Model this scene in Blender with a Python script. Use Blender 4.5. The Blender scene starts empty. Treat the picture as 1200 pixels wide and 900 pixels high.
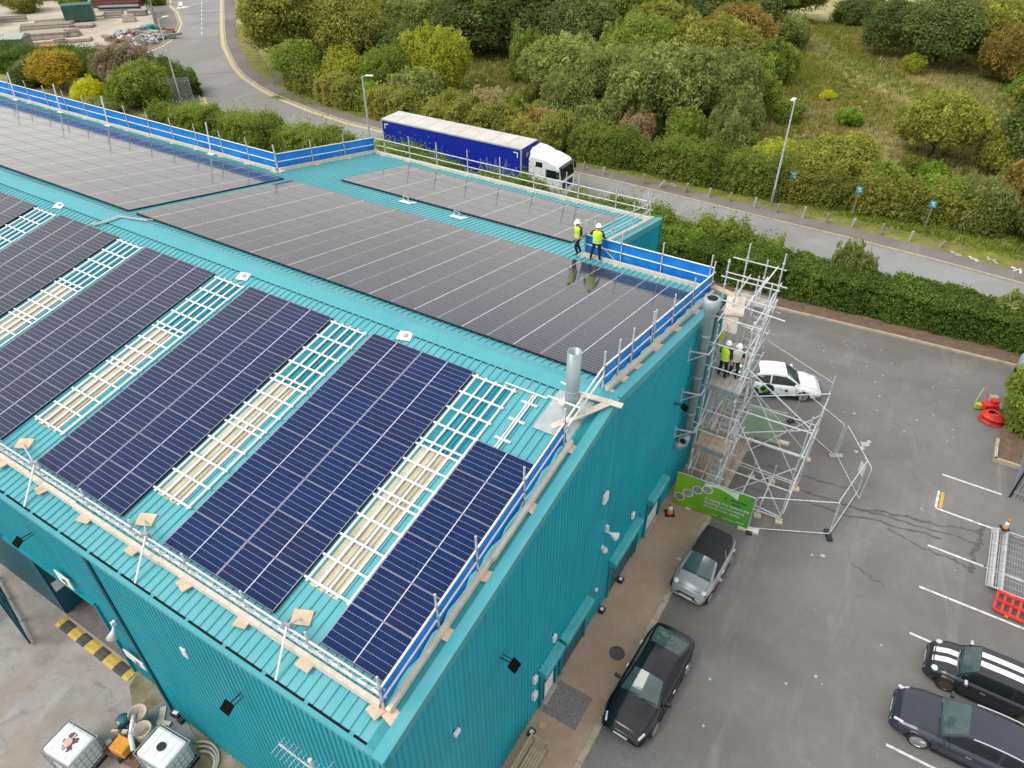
import bpy, math, random
import numpy as np
from mathutils import Vector, Matrix
random.seed(7); R=math.radians; PI=math.pi
scene=bpy.context.scene
COL=scene.collection
HE,YB,HR=8.964,22.564,11.022
TH=math.atan2(HR-HE,YB/2); CT,ST=math.cos(TH),math.sin(TH)
def FS(X,s,h=0): return Vector((X, s*CT-h*ST, HE+s*ST+h*CT))          # front roof slope
def BS(X,s,h=0): return Vector((X, YB/2+s*CT+h*ST, HR-s*ST+h*CT))     # back roof slope
# ---------------------------------------------------------------- mesh builder
class MB:
    def __init__(s): s.v=[]; s.f=[]; s.m=[]; s.uv=None
    def add(s,vs,fs,mi=0):
        o=len(s.v); s.v+= [tuple(v) for v in vs]
        s.f+=[tuple(i+o for i in f) for f in fs]; s.m+=[mi]*len(fs); return s
    def frame_box(s,c,ax,ay,az,mi=0):   # centre + three half-axis vectors
        c=Vector(c);ax=Vector(ax);ay=Vector(ay);az=Vector(az)
        vs=[c+sx*ax+sy*ay+sz*az for sz in(-1,1) for sy in(-1,1) for sx in(-1,1)]
        return s.add(vs,[(0,2,3,1),(4,5,7,6),(0,1,5,4),(2,6,7,3),(0,4,6,2),(1,3,7,5)],mi)
    def box(s,c,d,rz=0,mi=0):
        q=Matrix.Rotation(rz,3,'Z')
        return s.frame_box(c,q@Vector((d[0]/2,0,0)),q@Vector((0,d[1]/2,0)),Vector((0,0,d[2]/2)),mi)
    def bar(s,a,b,w,h,up=(0,0,1),mi=0):
        a=Vector(a);b=Vector(b);d=b-a
        if d.length<1e-6: return s
        u=Vector(up); side=d.cross(u)
        if side.length<1e-6: side=d.cross(Vector((1,0,0)))
        side.normalize(); u=side.cross(d).normalized()
        return s.frame_box((a+b)/2,d/2,side*w/2,u*h/2,mi)
    def tube(s,a,b,r,n=8,mi=0,r2=None,cap=True):
        a=Vector(a);b=Vector(b);d=(b-a)
        if d.length<1e-6: return s
        if r2 is None: r2=r
        d.normalize(); u=d.cross(Vector((0,0,1)))
        if u.length<1e-3: u=Vector((1,0,0))
        u.normalize(); w=d.cross(u)
        vs=[a+r*(u*math.cos(2*PI*i/n)+w*math.sin(2*PI*i/n)) for i in range(n)]+[b+r2*(u*math.cos(2*PI*i/n)+w*math.sin(2*PI*i/n)) for i in range(n)]
        fs=[(i,(i+1)%n,n+(i+1)%n,n+i) for i in range(n)]
        if cap: fs+=[tuple(reversed(range(n))),tuple(range(n,2*n))]
        return s.add(vs,fs,mi)
    def path(s,pts,r,n=8,mi=0):
        pts=[Vector(p) for p in pts]; rings=[]; up=Vector((0,0,1)); N=len(pts)
        for i,p in enumerate(pts):
            d=(pts[min(i+1,N-1)]-pts[max(i-1,0)]).normalized(); u=d.cross(up)
            if u.length<1e-3: u=d.cross(Vector((1,0,0)))
            u.normalize(); w=d.cross(u)
            rr=r[i] if isinstance(r,(list,tuple)) else r
            rings.append([p+rr*(u*math.cos(2*PI*k/n)+w*math.sin(2*PI*k/n)) for k in range(n)])
        vs=[v for g in rings for v in g]
        fs=[(i*n+k,i*n+(k+1)%n,(i+1)*n+(k+1)%n,(i+1)*n+k) for i in range(N-1) for k in range(n)]
        fs+=[tuple(reversed(range(n))),tuple(range((N-1)*n,N*n))]
        return s.add(vs,fs,mi)
    def lathe(s,c,prof,n=16,mi=0,axis=(0,0,1)):
        c=Vector(c);q=Vector((0,0,1)).rotation_difference(Vector(axis)).to_matrix()
        vs=[c+q@Vector((r*math.cos(2*PI*i/n),r*math.sin(2*PI*i/n),z)) for r,z in prof for i in range(n)]
        fs=[(j*n+i,j*n+(i+1)%n,(j+1)*n+(i+1)%n,(j+1)*n+i) for j in range(len(prof)-1) for i in range(n)]
        fs+=[tuple(reversed(range(n))),tuple(range((len(prof)-1)*n,len(prof)*n))]
        return s.add(vs,fs,mi)
    def prism(s,poly,z0,z1,mi=0):
        n=len(poly); vs=[(x,y,z0) for x,y in poly]+[(x,y,z1) for x,y in poly]
        return s.add(vs,[tuple(reversed(range(n))),tuple(range(n,2*n))]+[(i,(i+1)%n,n+(i+1)%n,n+i) for i in range(n)],mi)
    def sheet(s,poly,z,mi=0): return s.add([(x,y,z) for x,y in poly],[tuple(range(len(poly)))],mi)
    def build(s,name,mats,parent=None,smooth=False,bevel=0,world=True):
        me=bpy.data.meshes.new(name)
        off=Vector((0,0,0))
        inv=None
        if parent is not None and world:
            inv=WM(parent).inverted()
        vs=[tuple(inv@Vector(v)) for v in s.v] if inv else s.v
        me.from_pydata(vs,[],s.f)
        if not isinstance(mats,(list,tuple)): mats=[mats]
        for m in mats: me.materials.append(m)
        if len(mats)>1: me.polygons.foreach_set('material_index',s.m)
        if smooth: me.polygons.foreach_set('use_smooth',[True]*len(me.polygons))
        me.update()
        o=bpy.data.objects.new(name,me); COL.objects.link(o)
        if parent is not None: o.parent=parent
        if bevel:
            b=o.modifiers.new('bevel','BEVEL'); b.width=bevel; b.segments=2; b.limit_method='ANGLE'
        return o
def WM(o):
    m=Matrix.LocRotScale(o.location,o.rotation_euler,o.scale)
    return (WM(o.parent)@m) if o.parent else m
def tag(o,label=None,cat=None,group=None,kind=None):
    if label: o['label']=label
    if cat: o['category']=cat
    if group: o['group']=group
    if kind: o['kind']=kind
    return o
def empty(name,loc,label,cat,group=None,rz=0):
    o=bpy.data.objects.new(name,None); COL.objects.link(o); o.location=loc; o.rotation_euler=(0,0,rz)
    o.empty_display_size=.2
    return tag(o,label,cat,group)
CH={}
def children(o): return [c for c in COL.objects if c.parent==o]
def copy_tree(o,label=None,kids=None):
    kids=children(o) if kids is None else kids
    c=o.copy(); COL.objects.link(c)
    if label: c['label']=label
    for k in kids:
        d=k.copy(); COL.objects.link(d); d.parent=c
        for g in SUB.get(k.name,[]):
            e=g.copy(); COL.objects.link(e); e.parent=d
    return c
SUB={}
def sub(parent,o): SUB.setdefault(parent.name,[]).append(o); return o
# ---------------------------------------------------------------- materials
MATS={}
def mat(name,col,rough=.6,metal=0,noise=.12,scale=3,col2=None,bump=0,bscale=None,spec=.5,coat=0,objvar=0,stretch=None,detail=4,alpha=1):
    if name in MATS: return MATS[name]
    m=bpy.data.materials.new(name); m.use_nodes=True; nt=m.node_tree; N=nt.nodes; L=nt.links
    p=N['Principled BSDF']; p.inputs['Roughness'].default_value=rough; p.inputs['Metallic'].default_value=metal
    p.inputs['Specular IOR Level'].default_value=spec; p.inputs['Coat Weight'].default_value=coat
    if alpha<1: p.inputs['Alpha'].default_value=alpha
    tc=N.new('ShaderNodeTexCoord'); mp=N.new('ShaderNodeMapping'); L.new(tc.outputs['Object'],mp.inputs[0])
    if stretch: mp.inputs['Scale'].default_value=stretch
    nz=N.new('ShaderNodeTexNoise'); nz.inputs['Scale'].default_value=scale; nz.inputs['Detail'].default_value=detail; nz.inputs['Roughness'].default_value=.6
    L.new(mp.outputs[0],nz.inputs[0])
    c2=col2 if col2 else tuple(min(1,c*(1+noise)) for c in col); c1=col if col2 else tuple(c*(1-noise) for c in col)
    rp=N.new('ShaderNodeValToRGB'); rp.color_ramp.elements[0].position=.32; rp.color_ramp.elements[1].position=.68
    rp.color_ramp.elements[0].color=(*c1,1); rp.color_ramp.elements[1].color=(*c2,1)
    L.new(nz.outputs['Fac'],rp.inputs[0]); out=rp.outputs[0]
    if objvar:
        oi=N.new('ShaderNodeObjectInfo'); hs=N.new('ShaderNodeHueSaturation'); mr=N.new('ShaderNodeMapRange')
        L.new(oi.outputs['Random'],mr.inputs[0]); mr.inputs[3].default_value=1-objvar; mr.inputs[4].default_value=1+objvar
        L.new(mr.outputs[0],hs.inputs['Value']); L.new(out,hs.inputs['Color']); out=hs.outputs[0]
    L.new(out,p.inputs['Base Color'])
    if bump:
        n2=N.new('ShaderNodeTexNoise'); n2.inputs['Scale'].default_value=bscale or scale*6; n2.inputs['Detail'].default_value=5
        L.new(mp.outputs[0],n2.inputs[0])
        b=N.new('ShaderNodeBump'); b.inputs['Strength'].default_value=bump; b.inputs['Distance'].default_value=.05
        L.new(n2.outputs['Fac'],b.inputs['Height']); L.new(b.outputs[0],p.inputs['Normal'])
    MATS[name]=m; return m
class G:   # tiny node helper
    def __init__(s,name,rough=.8,spec=.5):
        s.m=bpy.data.materials.new(name); s.m.use_nodes=True; s.N=s.m.node_tree.nodes; s.L=s.m.node_tree.links
        s.p=s.N['Principled BSDF']; s.p.inputs['Roughness'].default_value=rough; s.p.inputs['Specular IOR Level'].default_value=spec
        s.tc=s.N.new('ShaderNodeTexCoord'); MATS[name]=s.m
    def co(s,scale=(1,1,1),loc=(0,0,0),rot=(0,0,0),src='Object'):
        mp=s.N.new('ShaderNodeMapping'); mp.inputs['Scale'].default_value=scale; mp.inputs['Location'].default_value=loc; mp.inputs['Rotation'].default_value=rot
        s.L.new(s.tc.outputs[src],mp.inputs[0]); return mp.outputs[0]
    def noise(s,co,scale,detail=4,rough=.6,dist=0):
        n=s.N.new('ShaderNodeTexNoise'); n.inputs['Scale'].default_value=scale; n.inputs['Detail'].default_value=detail; n.inputs['Roughness'].default_value=rough
        n.inputs['Distortion'].default_value=dist; s.L.new(co,n.inputs[0]); return n.outputs['Fac']
    def vor(s,co,scale,feature='F1',out='Distance'):
        n=s.N.new('ShaderNodeTexVoronoi'); n.feature=feature; n.inputs['Scale'].default_value=scale; s.L.new(co,n.inputs['Vector']); return n.outputs[out]
    def ramp(s,fac,*stops,interp='LINEAR'):
        r=s.N.new('ShaderNodeValToRGB'); e=r.color_ramp.elements; r.color_ramp.interpolation=interp
        while len(e)<len(stops): e.new(.5)
        for i,(p_,c) in enumerate(stops):
            e[i].position=p_; e[i].color=(*c,1) if isinstance(c,(tuple,list)) else (c,c,c,1)
        s.L.new(fac,r.inputs[0]); return r.outputs[0]
    def mix(s,fac,a,b,mode='MIX'):
        n=s.N.new('ShaderNodeMix'); n.data_type='RGBA'; n.blend_type=mode
        for v,i in((fac,0),(a,6),(b,7)):
            if hasattr(v,'links'): s.L.new(v,n.inputs[i])
            elif i==0: n.inputs[0].default_value=v
            else: n.inputs[i].default_value=(*v,1)
        return n.outputs[2]
    def math(s,op,a,b=0,c=None):
        n=s.N.new('ShaderNodeMath'); n.operation=op
        for i,v in enumerate((a,b,c)):
            if v is None: continue
            if hasattr(v,'links'): s.L.new(v,n.inputs[i])
            else: n.inputs[i].default_value=v
        return n.outputs[0]
    def sep(s,co):
        n=s.N.new('ShaderNodeSeparateXYZ'); s.L.new(co,n.inputs[0]); return n.outputs
    def color(s,c): s.L.new(c,s.p.inputs['Base Color']); return s
    def rough(s,c): s.L.new(c,s.p.inputs['Roughness']); return s
    def bump(s,h,strength=.3,dist=.05):
        b=s.N.new('ShaderNodeBump'); b.inputs['Strength'].default_value=strength; b.inputs['Distance'].default_value=dist
        s.L.new(h,b.inputs['Height']); s.L.new(b.outputs[0],s.p.inputs['Normal']); return s
# cladding and roof
def metal_sheet(name,c1,c2,rough,dirt,axis):
    g=G(name,rough,.5); co=g.co()
    st=g.co(scale=(6,6,.25) if axis=='z' else (5,.3,5))
    a=g.noise(co,.35,5); b=g.noise(st,1.2,4)
    col=g.ramp(a,(.3,c1),(.7,c2)); col=g.mix(g.ramp(b,(.42,0.),(.75,.65)),col,dirt)
    g.color(col); g.rough(g.ramp(g.noise(co,1.5,3),(.3,rough-.06),(.7,rough+.12))); return g.m
M_wall=metal_sheet('teal_wall_cladding',(.001,.32,.41),(.002,.385,.47),.38,(.012,.24,.30),'z')
M_roof=metal_sheet('teal_roof_sheet',(.058,.345,.395),(.095,.40,.44),.42,(.17,.37,.39),'y')
M_cap=metal_sheet('teal_flashing',(.04,.31,.36),(.065,.36,.40),.40,(.12,.33,.36),'y')
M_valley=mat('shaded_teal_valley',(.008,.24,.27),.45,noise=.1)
M_trim=mat('teal_trim',(.002,.23,.27),.4,noise=.1)
M_dkteal=mat('dark_teal_door',(.002,.085,.115),.45,noise=.1)
M_canopy=mat('canopy_teal',(.04,.34,.36),.5,noise=.15,scale=2)
M_black=mat('black_plastic',(.012,.012,.014),.5)
M_matt=mat('matt_black_metal',(.004,.004,.004),.85,spec=.1)
M_void=mat('dark_gutter_lining',(.01,.011,.012),.9)
M_galv=mat('galvanised_steel',(.60,.62,.63),.45,metal=.3,noise=.22,scale=8)
M_galv2=mat('dull_galvanised_steel',(.30,.33,.35),.5,metal=.35,noise=.2,scale=5)
M_flue=mat('grey_flue_steel',(.33,.40,.415),.42,metal=.35,noise=.18,scale=1.6,stretch=(1,1,.3))
M_lead=mat('pale_flashing_sheet',(.42,.46,.47),.5,metal=.2,noise=.15,scale=2)
M_alu=mat('bright_aluminium_rail',(.80,.83,.85),.35,metal=.25,noise=.06)
M_board=mat('scaffold_board',(.56,.50,.41),.8,col2=(.72,.66,.56),scale=4,stretch=(1,1,1),bump=.2)
M_pad=mat('plywood_pad',(.52,.40,.27),.8,col2=(.64,.52,.38),scale=6)
M_blue=mat('blue_barrier_sheet',(.004,.17,.60),.5,col2=(.006,.24,.72),scale=1.5,spec=.4)
M_white=mat('white_paint',(.78,.79,.79),.4,noise=.05)
M_wsheet=mat('white_plastic',(.72,.73,.72),.45,noise=.08)
M_conc=mat('concrete_grey',(.30,.29,.27),.85,col2=(.42,.41,.38),scale=5,bump=.2)
M_yel=mat('yellow_plastic',(.42,.32,.10),.8,col2=(.68,.46,.05),scale=5)
M_orange=mat('orange_plastic',(.75,.20,.02),.5,noise=.15)
M_red=mat('red_plastic',(.55,.03,.02),.5,noise=.2)
M_glassd=mat('dark_window_glass',(.012,.018,.022),.08,noise=.1,spec=.6)
M_int=mat('interior_floor',(.16,.14,.13),.9,noise=.2)
# solar glass
def cell_mat():
    g=G('solar_cell_glass',.13,.5); uv=g.co(src='UV'); x,y,_=g.sep(uv)
    def line(v,n,w):   # 1 on a line of width w (in fraction of cell) at each cell border
        f=g.math('FRACT',g.math('MULTIPLY',v,n)); d=g.math('ABSOLUTE',g.math('SUBTRACT',f,.5)); return g.math('GREATER_THAN',d,.5-w/2)
    h=g.math('MULTIPLY',line(y,6,.065),g.math('LESS_THAN',g.math('ABSOLUTE',g.math('SUBTRACT',y,.5)),.45))
    dash=g.math('LESS_THAN',g.math('ABSOLUTE',g.math('SUBTRACT',g.math('FRACT',g.math('MULTIPLY',x,24)),.5)),.36)
    vl=line(x,24,.06)
    mid=g.math('LESS_THAN',g.math('ABSOLUTE',g.math('SUBTRACT',x,.5)),.0070); mid=g.math('MAXIMUM',mid,g.math('GREATER_THAN',g.math('ABSOLUTE',g.math('SUBTRACT',x,.5)),.4945))
    oi=g.N.new('ShaderNodeObjectInfo')
    base=g.ramp(oi.outputs['Random'],(0.,(.002,.013,.064)),(.5,(.003,.015,.073)),(1.,(.007,.013,.052)))
    cellv=g.N.new('ShaderNodeTexWhiteNoise'); cellv.noise_dimensions='2D'
    sc=g.N.new('ShaderNodeVectorMath'); sc.operation='MULTIPLY'; sc.inputs[1].default_value=(24,6,1); g.L.new(uv,sc.inputs[0])
    fl=g.N.new('ShaderNodeVectorMath'); fl.operation='FLOOR'; g.L.new(sc.outputs[0],fl.inputs[0]); g.L.new(fl.outputs[0],cellv.inputs['Vector'])
    base=g.mix(g.math('MULTIPLY',cellv.outputs['Value'],.45),base,(.004,.026,.12))
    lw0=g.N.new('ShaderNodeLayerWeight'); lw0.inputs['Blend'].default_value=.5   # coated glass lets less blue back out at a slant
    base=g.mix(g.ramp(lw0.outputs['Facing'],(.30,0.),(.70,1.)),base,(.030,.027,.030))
    c=g.mix(g.math('MULTIPLY',vl,.14),base,(.20,.24,.42))
    c=g.mix(g.math('MULTIPLY',h,g.math('ADD',.12,g.math('MULTIPLY',dash,.50))),c,(.46,.50,.62))
    c=g.mix(mid,c,(.62,.60,.74)); g.color(c)
    g.rough(g.ramp(g.noise(g.co(),2.2,4),(.3,.07),(.7,.16)))
    # anti-reflective glass: little mirror face-on, strong towards grazing
    g.p.inputs['Specular IOR Level'].default_value=.12
    gl=g.N.new('ShaderNodeBsdfGlossy'); gl.inputs['Color'].default_value=(1,.97,.87,1)
    g.L.new(g.ramp(g.noise(g.co(),2.2,4),(.3,.05),(.7,.11)),gl.inputs['Roughness'])
    lw=g.N.new('ShaderNodeLayerWeight'); lw.inputs['Blend'].default_value=.5
    fac=g.math('ADD',g.math('MULTIPLY',g.math('POWER',lw.outputs['Facing'],3.4),.56),.006)
    mx=g.N.new('ShaderNodeMixShader'); g.L.new(fac,mx.inputs[0]); g.L.new(g.p.outputs[0],mx.inputs[1]); g.L.new(gl.outputs[0],mx.inputs[2]); g.L.new(mx.outputs[0],g.N['Material Output'].inputs[0])
    return g.m
M_cell=cell_mat()
M_pframe=mat('panel_frame_aluminium',(.26,.26,.32),.45,metal=.4,noise=.05)
M_pside=mat('panel_edge_black',(.012,.013,.02),.5,noise=.05)
# ground materials
def asphalt(name,c1,c2,patch,speck=.35):
    g=G(name,.9,.25); co=g.co()
    a=g.noise(co,.18,6,.65); b=g.noise(co,1.1,5,.7); f=g.noise(co,26,3,.7)
    c=g.ramp(a,(.33,c1),(.67,c2)); c=g.mix(g.ramp(b,(.52,0.),(.75,.55)),c,patch)
    c=g.mix(g.ramp(f,(.38,.45),(.7,0.)),c,tuple(x*.55 for x in c1))
    c=g.mix(g.ramp(g.noise(co,.07,4,.6,.8),(.42,0.),(.60,.85)),c,(c1[0]*.78,c1[1]*.71,c1[2]*.66)); c=g.mix(g.ramp(g.noise(co,.42,6,.75,1.5),(.60,0.),(.70,.45)),c,tuple(x*.62 for x in c1)); c=g.mix(g.ramp(g.noise(g.co(scale=(.5,.12,1),rot=(0,0,.4)),1.2,5,.7,.6),(.55,0.),(.72,.35)),c,tuple(x*1.3 for x in c2))
    sp=g.vor(co,3.1); spn=g.noise(co,.33,2)
    c=g.mix(g.math('MULTIPLY',g.math('LESS_THAN',sp,.05),g.math('GREATER_THAN',spn,.56)),c,(.42,.41,.38)) if speck else c
    g.color(c); g.bump(f,.35,.01); return g.m
M_asph=asphalt('car_park_asphalt',(.172,.168,.163),(.245,.240,.233),(.30,.292,.28))
M_road=asphalt('road_asphalt',(.28,.29,.285),(.33,.335,.33),(.36,.365,.36),0)
M_pave=asphalt('old_pavement_asphalt',(.20,.18,.165),(.27,.25,.23),(.18,.19,.09),.3)
def concyard():
    g=G('yard_concrete',.85,.3); co=g.co()
    a=g.noise(co,.45,6,.65,.4); b=g.noise(co,1.7,5,.7,1.); f=g.noise(co,20,4)
    c=g.ramp(a,(.3,(.24,.215,.195)),(.5,(.33,.305,.285)),(.72,(.42,.395,.375)))
    c=g.mix(g.ramp(b,(.52,0.),(.75,.7)),c,(.16,.14,.13)); c=g.mix(g.ramp(g.noise(co,.35,4,.6,.7),(.5,0.),(.7,.6)),c,(.30,.22,.15)); c=g.mix(g.ramp(g.noise(co,.6,3,.5,.7),(.62,0.),(.74,.45)),c,(.42,.44,.44)); c=g.mix(g.ramp(g.noise(co,.5,5,.6,.2),(.68,0.),(.76,.4)),c,(.22,.36,.38))
    g.color(c); g.bump(f,.25,.01); return g.m
M_yard=concyard()
def walk():
    g=G('brown_footpath',.9,.25); co=g.co()
    a=g.noise(co,.5,6,.7); f=g.noise(co,14,5,.75); m=g.noise(co,1.3,4,.6,.5)
    c=g.ramp(a,(.3,(.33,.225,.15)),(.7,(.45,.335,.245))); c=g.mix(g.ramp(f,(.5,0.),(.8,.5)),c,(.56,.47,.39)); c=g.mix(g.ramp(m,(.6,0.),(.8,.6)),c,(.22,.165,.10))
    g.color(c); g.bump(f,.4,.012); return g.m
M_walk=walk()
def moss():
    g=G('mossy_concrete',.95,.2); co=g.co(); a=g.noise(co,1.2,6,.7); b=g.noise(co,.5,4)
    c=g.ramp(a,(.3,(.13,.105,.065)),(.5,(.22,.185,.11)),(.7,(.33,.30,.24))); c=g.mix(g.ramp(b,(.5,0.),(.7,.6)),c,(.17,.16,.055))
    g.color(c); g.bump(a,.4,.02); return g.m
M_moss=moss()
def soil():
    g=G('bark_soil',.95,.2); co=g.co(); a=g.noise(co,3,6,.75); c=g.ramp(a,(.3,(.11,.075,.05)),(.7,(.22,.155,.11)))
    g.color(c); g.bump(a,.6,.03); return g.m
M_soil=soil()
def meadow():
    g=G('rough_meadow',.95,.1); co=g.co()
    a=g.noise(co,.045,5,.6,.6); b=g.noise(co,.16,6,.7,.8); f=g.noise(co,1.8,5,.8); h=g.noise(co,.7,4,.7)
    c=g.ramp(a,(.36,(.26,.29,.085)),(.48,(.37,.35,.135)),(.60,(.48,.42,.21)))
    c=g.mix(g.ramp(b,(.46,0.),(.66,.7)),c,(.40,.33,.165)); c=g.mix(g.ramp(h,(.5,0.),(.72,.55)),c,(.19,.235,.06))
    c=g.mix(g.ramp(f,(.4,.55),(.6,0.)),c,(.16,.165,.065)); g.color(c); g.bump(f,.6,.2); return g.m
M_meadow=meadow()
def verge():
    g=G('mossy_verge',.95,.15); co=g.co(); a=g.noise(co,.8,6,.75); b=g.noise(co,.25,4)
    c=g.ramp(a,(.3,(0.139,0.116,0.046)),(.5,(0.186,0.202,0.031)),(.7,(0.295,0.279,0.093))); c=g.mix(g.ramp(b,(.45,0.),(.6,.6)),c,(0.202,0.155,0.101))
    g.color(c); g.bump(a,.6,.05); return g.m
M_verge=verge()
def sand():
    g=G('dusty_hardstanding',.95,.2); co=g.co(); a=g.noise(co,.13,6,.65,.5); b=g.noise(co,.5,5,.7)
    c=g.ramp(a,(.3,(.33,.28,.22)),(.6,(.50,.45,.37))); c=g.mix(g.ramp(b,(.55,0.),(.72,.55)),c,(.24,.20,.155))
    g.color(c); return g.m
M_sand=sand()
M_kerb=mat('kerb_concrete',(.33,.275,.20),.9,col2=(.48,.42,.33),scale=3,bump=.2)
M_kerby=mat('worn_yellow_line',(.46,.38,.19),.85,col2=(.52,.45,.28),scale=3)
M_line=mat('white_road_marking',(.42,.41,.40),.85,col2=(.80,.80,.79),scale=4)
M_yline=mat('orange_road_marking',(.62,.33,.03),.8,noise=.15,scale=9)
M_tar=mat('tar_seal',(.10,.097,.092),.85,noise=.3,scale=3)
def foliage(name,c1,c2,c3=None,trans=.20):
    g=G(name,.65,.25)
    at=g.N.new('ShaderNodeAttribute'); at.attribute_name='tone'
    c=g.ramp(at.outputs['Fac'],(0.,c1),(.55,c2),(1.,c3 or tuple(min(1,x*1.35) for x in c2)))
    oi=g.N.new('ShaderNodeObjectInfo'); hs=g.N.new('ShaderNodeHueSaturation'); mr=g.N.new('ShaderNodeMapRange')
    g.L.new(oi.outputs['Random'],mr.inputs[0]); mr.inputs[3].default_value=.85; mr.inputs[4].default_value=1.15
    g.L.new(mr.outputs[0],hs.inputs['Value']); g.L.new(c,hs.inputs['Color']); g.color(hs.outputs[0])
    g.p.inputs['Transmission Weight'].default_value=0
    # leaf translucency
    tr=g.N.new('ShaderNodeBsdfTranslucent'); g.L.new(hs.outputs[0],tr.inputs[0]); mx=g.N.new('ShaderNodeMixShader'); mx.inputs[0].default_value=trans*2.3
    g.L.new(g.p.outputs[0],mx.inputs[1]); g.L.new(tr.outputs[0],mx.inputs[2]); g.L.new(mx.outputs[0],g.N['Material Output'].inputs[0])
    return g.m
F={ 'mid':foliage('leaves_mid_green',(0.146,0.212,0.032),(0.264,0.342,0.052),(0.425,0.493,0.087)),
    'dark':foliage('leaves_dark_green',(0.095,0.137,0.035),(0.158,0.212,0.050),(0.278,0.322,0.081)),
    'grey':foliage('leaves_grey_green',(0.182,0.226,0.058),(0.307,0.356,0.092),(0.484,0.521,0.156)),
    'olive':foliage('leaves_olive',(0.198,0.226,0.041),(0.330,0.349,0.058),(0.527,0.493,0.098)),
    'yellow':foliage('leaves_yellow_green',(0.278,0.315,0.035),(0.468,0.493,0.048),(0.500,0.520,0.070)),
    'gold':foliage('leaves_autumn_gold',(0.248,0.247,0.035),(0.484,0.370,0.035),(0.600,0.360,0.030)),
    'lime':foliage('leaves_lime',(0.498,0.521,0.018),(0.580,0.600,0.025),(0.740,0.740,0.060)),
    'bright':foliage('leaves_bright_green',(0.146,0.247,0.028),(0.256,0.397,0.042),(0.410,0.534,0.069)),
    'hedge':foliage('hedge_leaves',(.085,.150,.022),(.155,.245,.034),(.27,.37,.055)),
    'purple':foliage('bare_purple_twigs',(0.278,0.212,0.133),(0.454,0.363,0.231),(0.540,0.468,0.341)),
    'rust':foliage('leaves_rusty',(0.241,0.199,0.046),(0.388,0.301,0.069),(0.586,0.425,0.105)),
    'dead':foliage('dead_brown_leaves',(0.395,0.274,0.128),(0.512,0.386,0.200),(0.560,0.460,0.290)),
    'straw':foliage('dry_grass_blades',(0.468,0.411,0.128),(0.500,0.440,0.200),(0.660,0.600,0.320)),
    'rosebay':foliage('weed_leaves',(0.191,0.233,0.041),(0.337,0.349,0.069),(0.512,0.363,0.095))}
M_bark=mat('bark',(.07,.055,.04),.9,noise=.3,scale=6)
# ---------------------------------------------------------------- world, sun, camera
w=bpy.data.worlds.new('World'); scene.world=w; w.use_nodes=True; nt=w.node_tree; bg=nt.nodes['Background']
sky=nt.nodes.new('ShaderNodeTexSky'); sky.sky_type='NISHITA'; sky.sun_disc=False
SUN_EL,SUN_AZ=R(52),R(215)
sky.sun_elevation=SUN_EL; sky.sun_rotation=SUN_AZ; sky.dust_density=4; sky.air_density=1.0; sky.ozone_density=1
tcw=nt.nodes.new('ShaderNodeTexCoord'); nzw=nt.nodes.new('ShaderNodeTexNoise'); nzw.inputs['Scale'].default_value=2.2; nzw.inputs['Detail'].default_value=5
nt.links.new(tcw.outputs['Generated'],nzw.inputs[0])
rw=nt.nodes.new('ShaderNodeValToRGB'); rw.color_ramp.elements[0].position=.35; rw.color_ramp.elements[1].position=.65
rw.color_ramp.elements[0].color=(5.6,5.5,5.6,1); rw.color_ramp.elements[1].color=(8.2,8.1,8.1,1)
nt.links.new(nzw.outputs['Fac'],rw.inputs[0])
mw=nt.nodes.new('ShaderNodeMix'); mw.data_type='RGBA'; mw.inputs[0].default_value=.86
nt.links.new(sky.outputs[0],mw.inputs[6]); nt.links.new(rw.outputs[0],mw.inputs[7]); nt.links.new(mw.outputs[2],bg.inputs[0])
bg.inputs['Strength'].default_value=.117
sd=bpy.data.lights.new('sun','SUN'); sd.energy=1.5; sd.angle=R(32); sd.color=(1,.97,.92)
so=bpy.data.objects.new('sun',sd); COL.objects.link(so)
# sky texture azimuth: rotation measured from +Y clockwise
sdir=Vector((math.sin(SUN_AZ)*math.cos(SUN_EL),math.cos(SUN_AZ)*math.cos(SUN_EL),math.sin(SUN_EL)))
so.rotation_euler=sdir.to_track_quat('Z','Y').to_euler(); so.location=(0,-20,60)
cd=bpy.data.cameras.new('camera'); cam=bpy.data.objects.new('camera',cd); COL.objects.link(cam); scene.camera=cam
cd.sensor_width=36; cd.lens=36*844.17/1200; cd.clip_end=3000; cd.clip_start=.2
p_,y_,r_=.6638,-.5581,-.0062
fw=Vector((math.cos(p_)*math.sin(y_),math.cos(p_)*math.cos(y_),-math.sin(p_))); rr=Vector((math.cos(y_),-math.sin(y_),0)); uu=rr.cross(fw)
r2=rr*math.cos(r_)+uu*math.sin(r_); u2=-rr*math.sin(r_)+uu*math.cos(r_)
mm=Matrix((r2,u2,-fw)).transposed().to_4x4(); mm.translation=Vector((6.1997,-4.6758,24.8065)); cam.matrix_world=mm
vs=scene.view_settings; vs.view_transform='Standard'; vs.look='None'; vs.exposure=0.55; vs.gamma=1
scene.cycles.use_denoising=True; scene.cycles.max_bounces=6; scene.cycles.diffuse_bounces=3; scene.cycles.transparent_max_bounces=8
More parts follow.
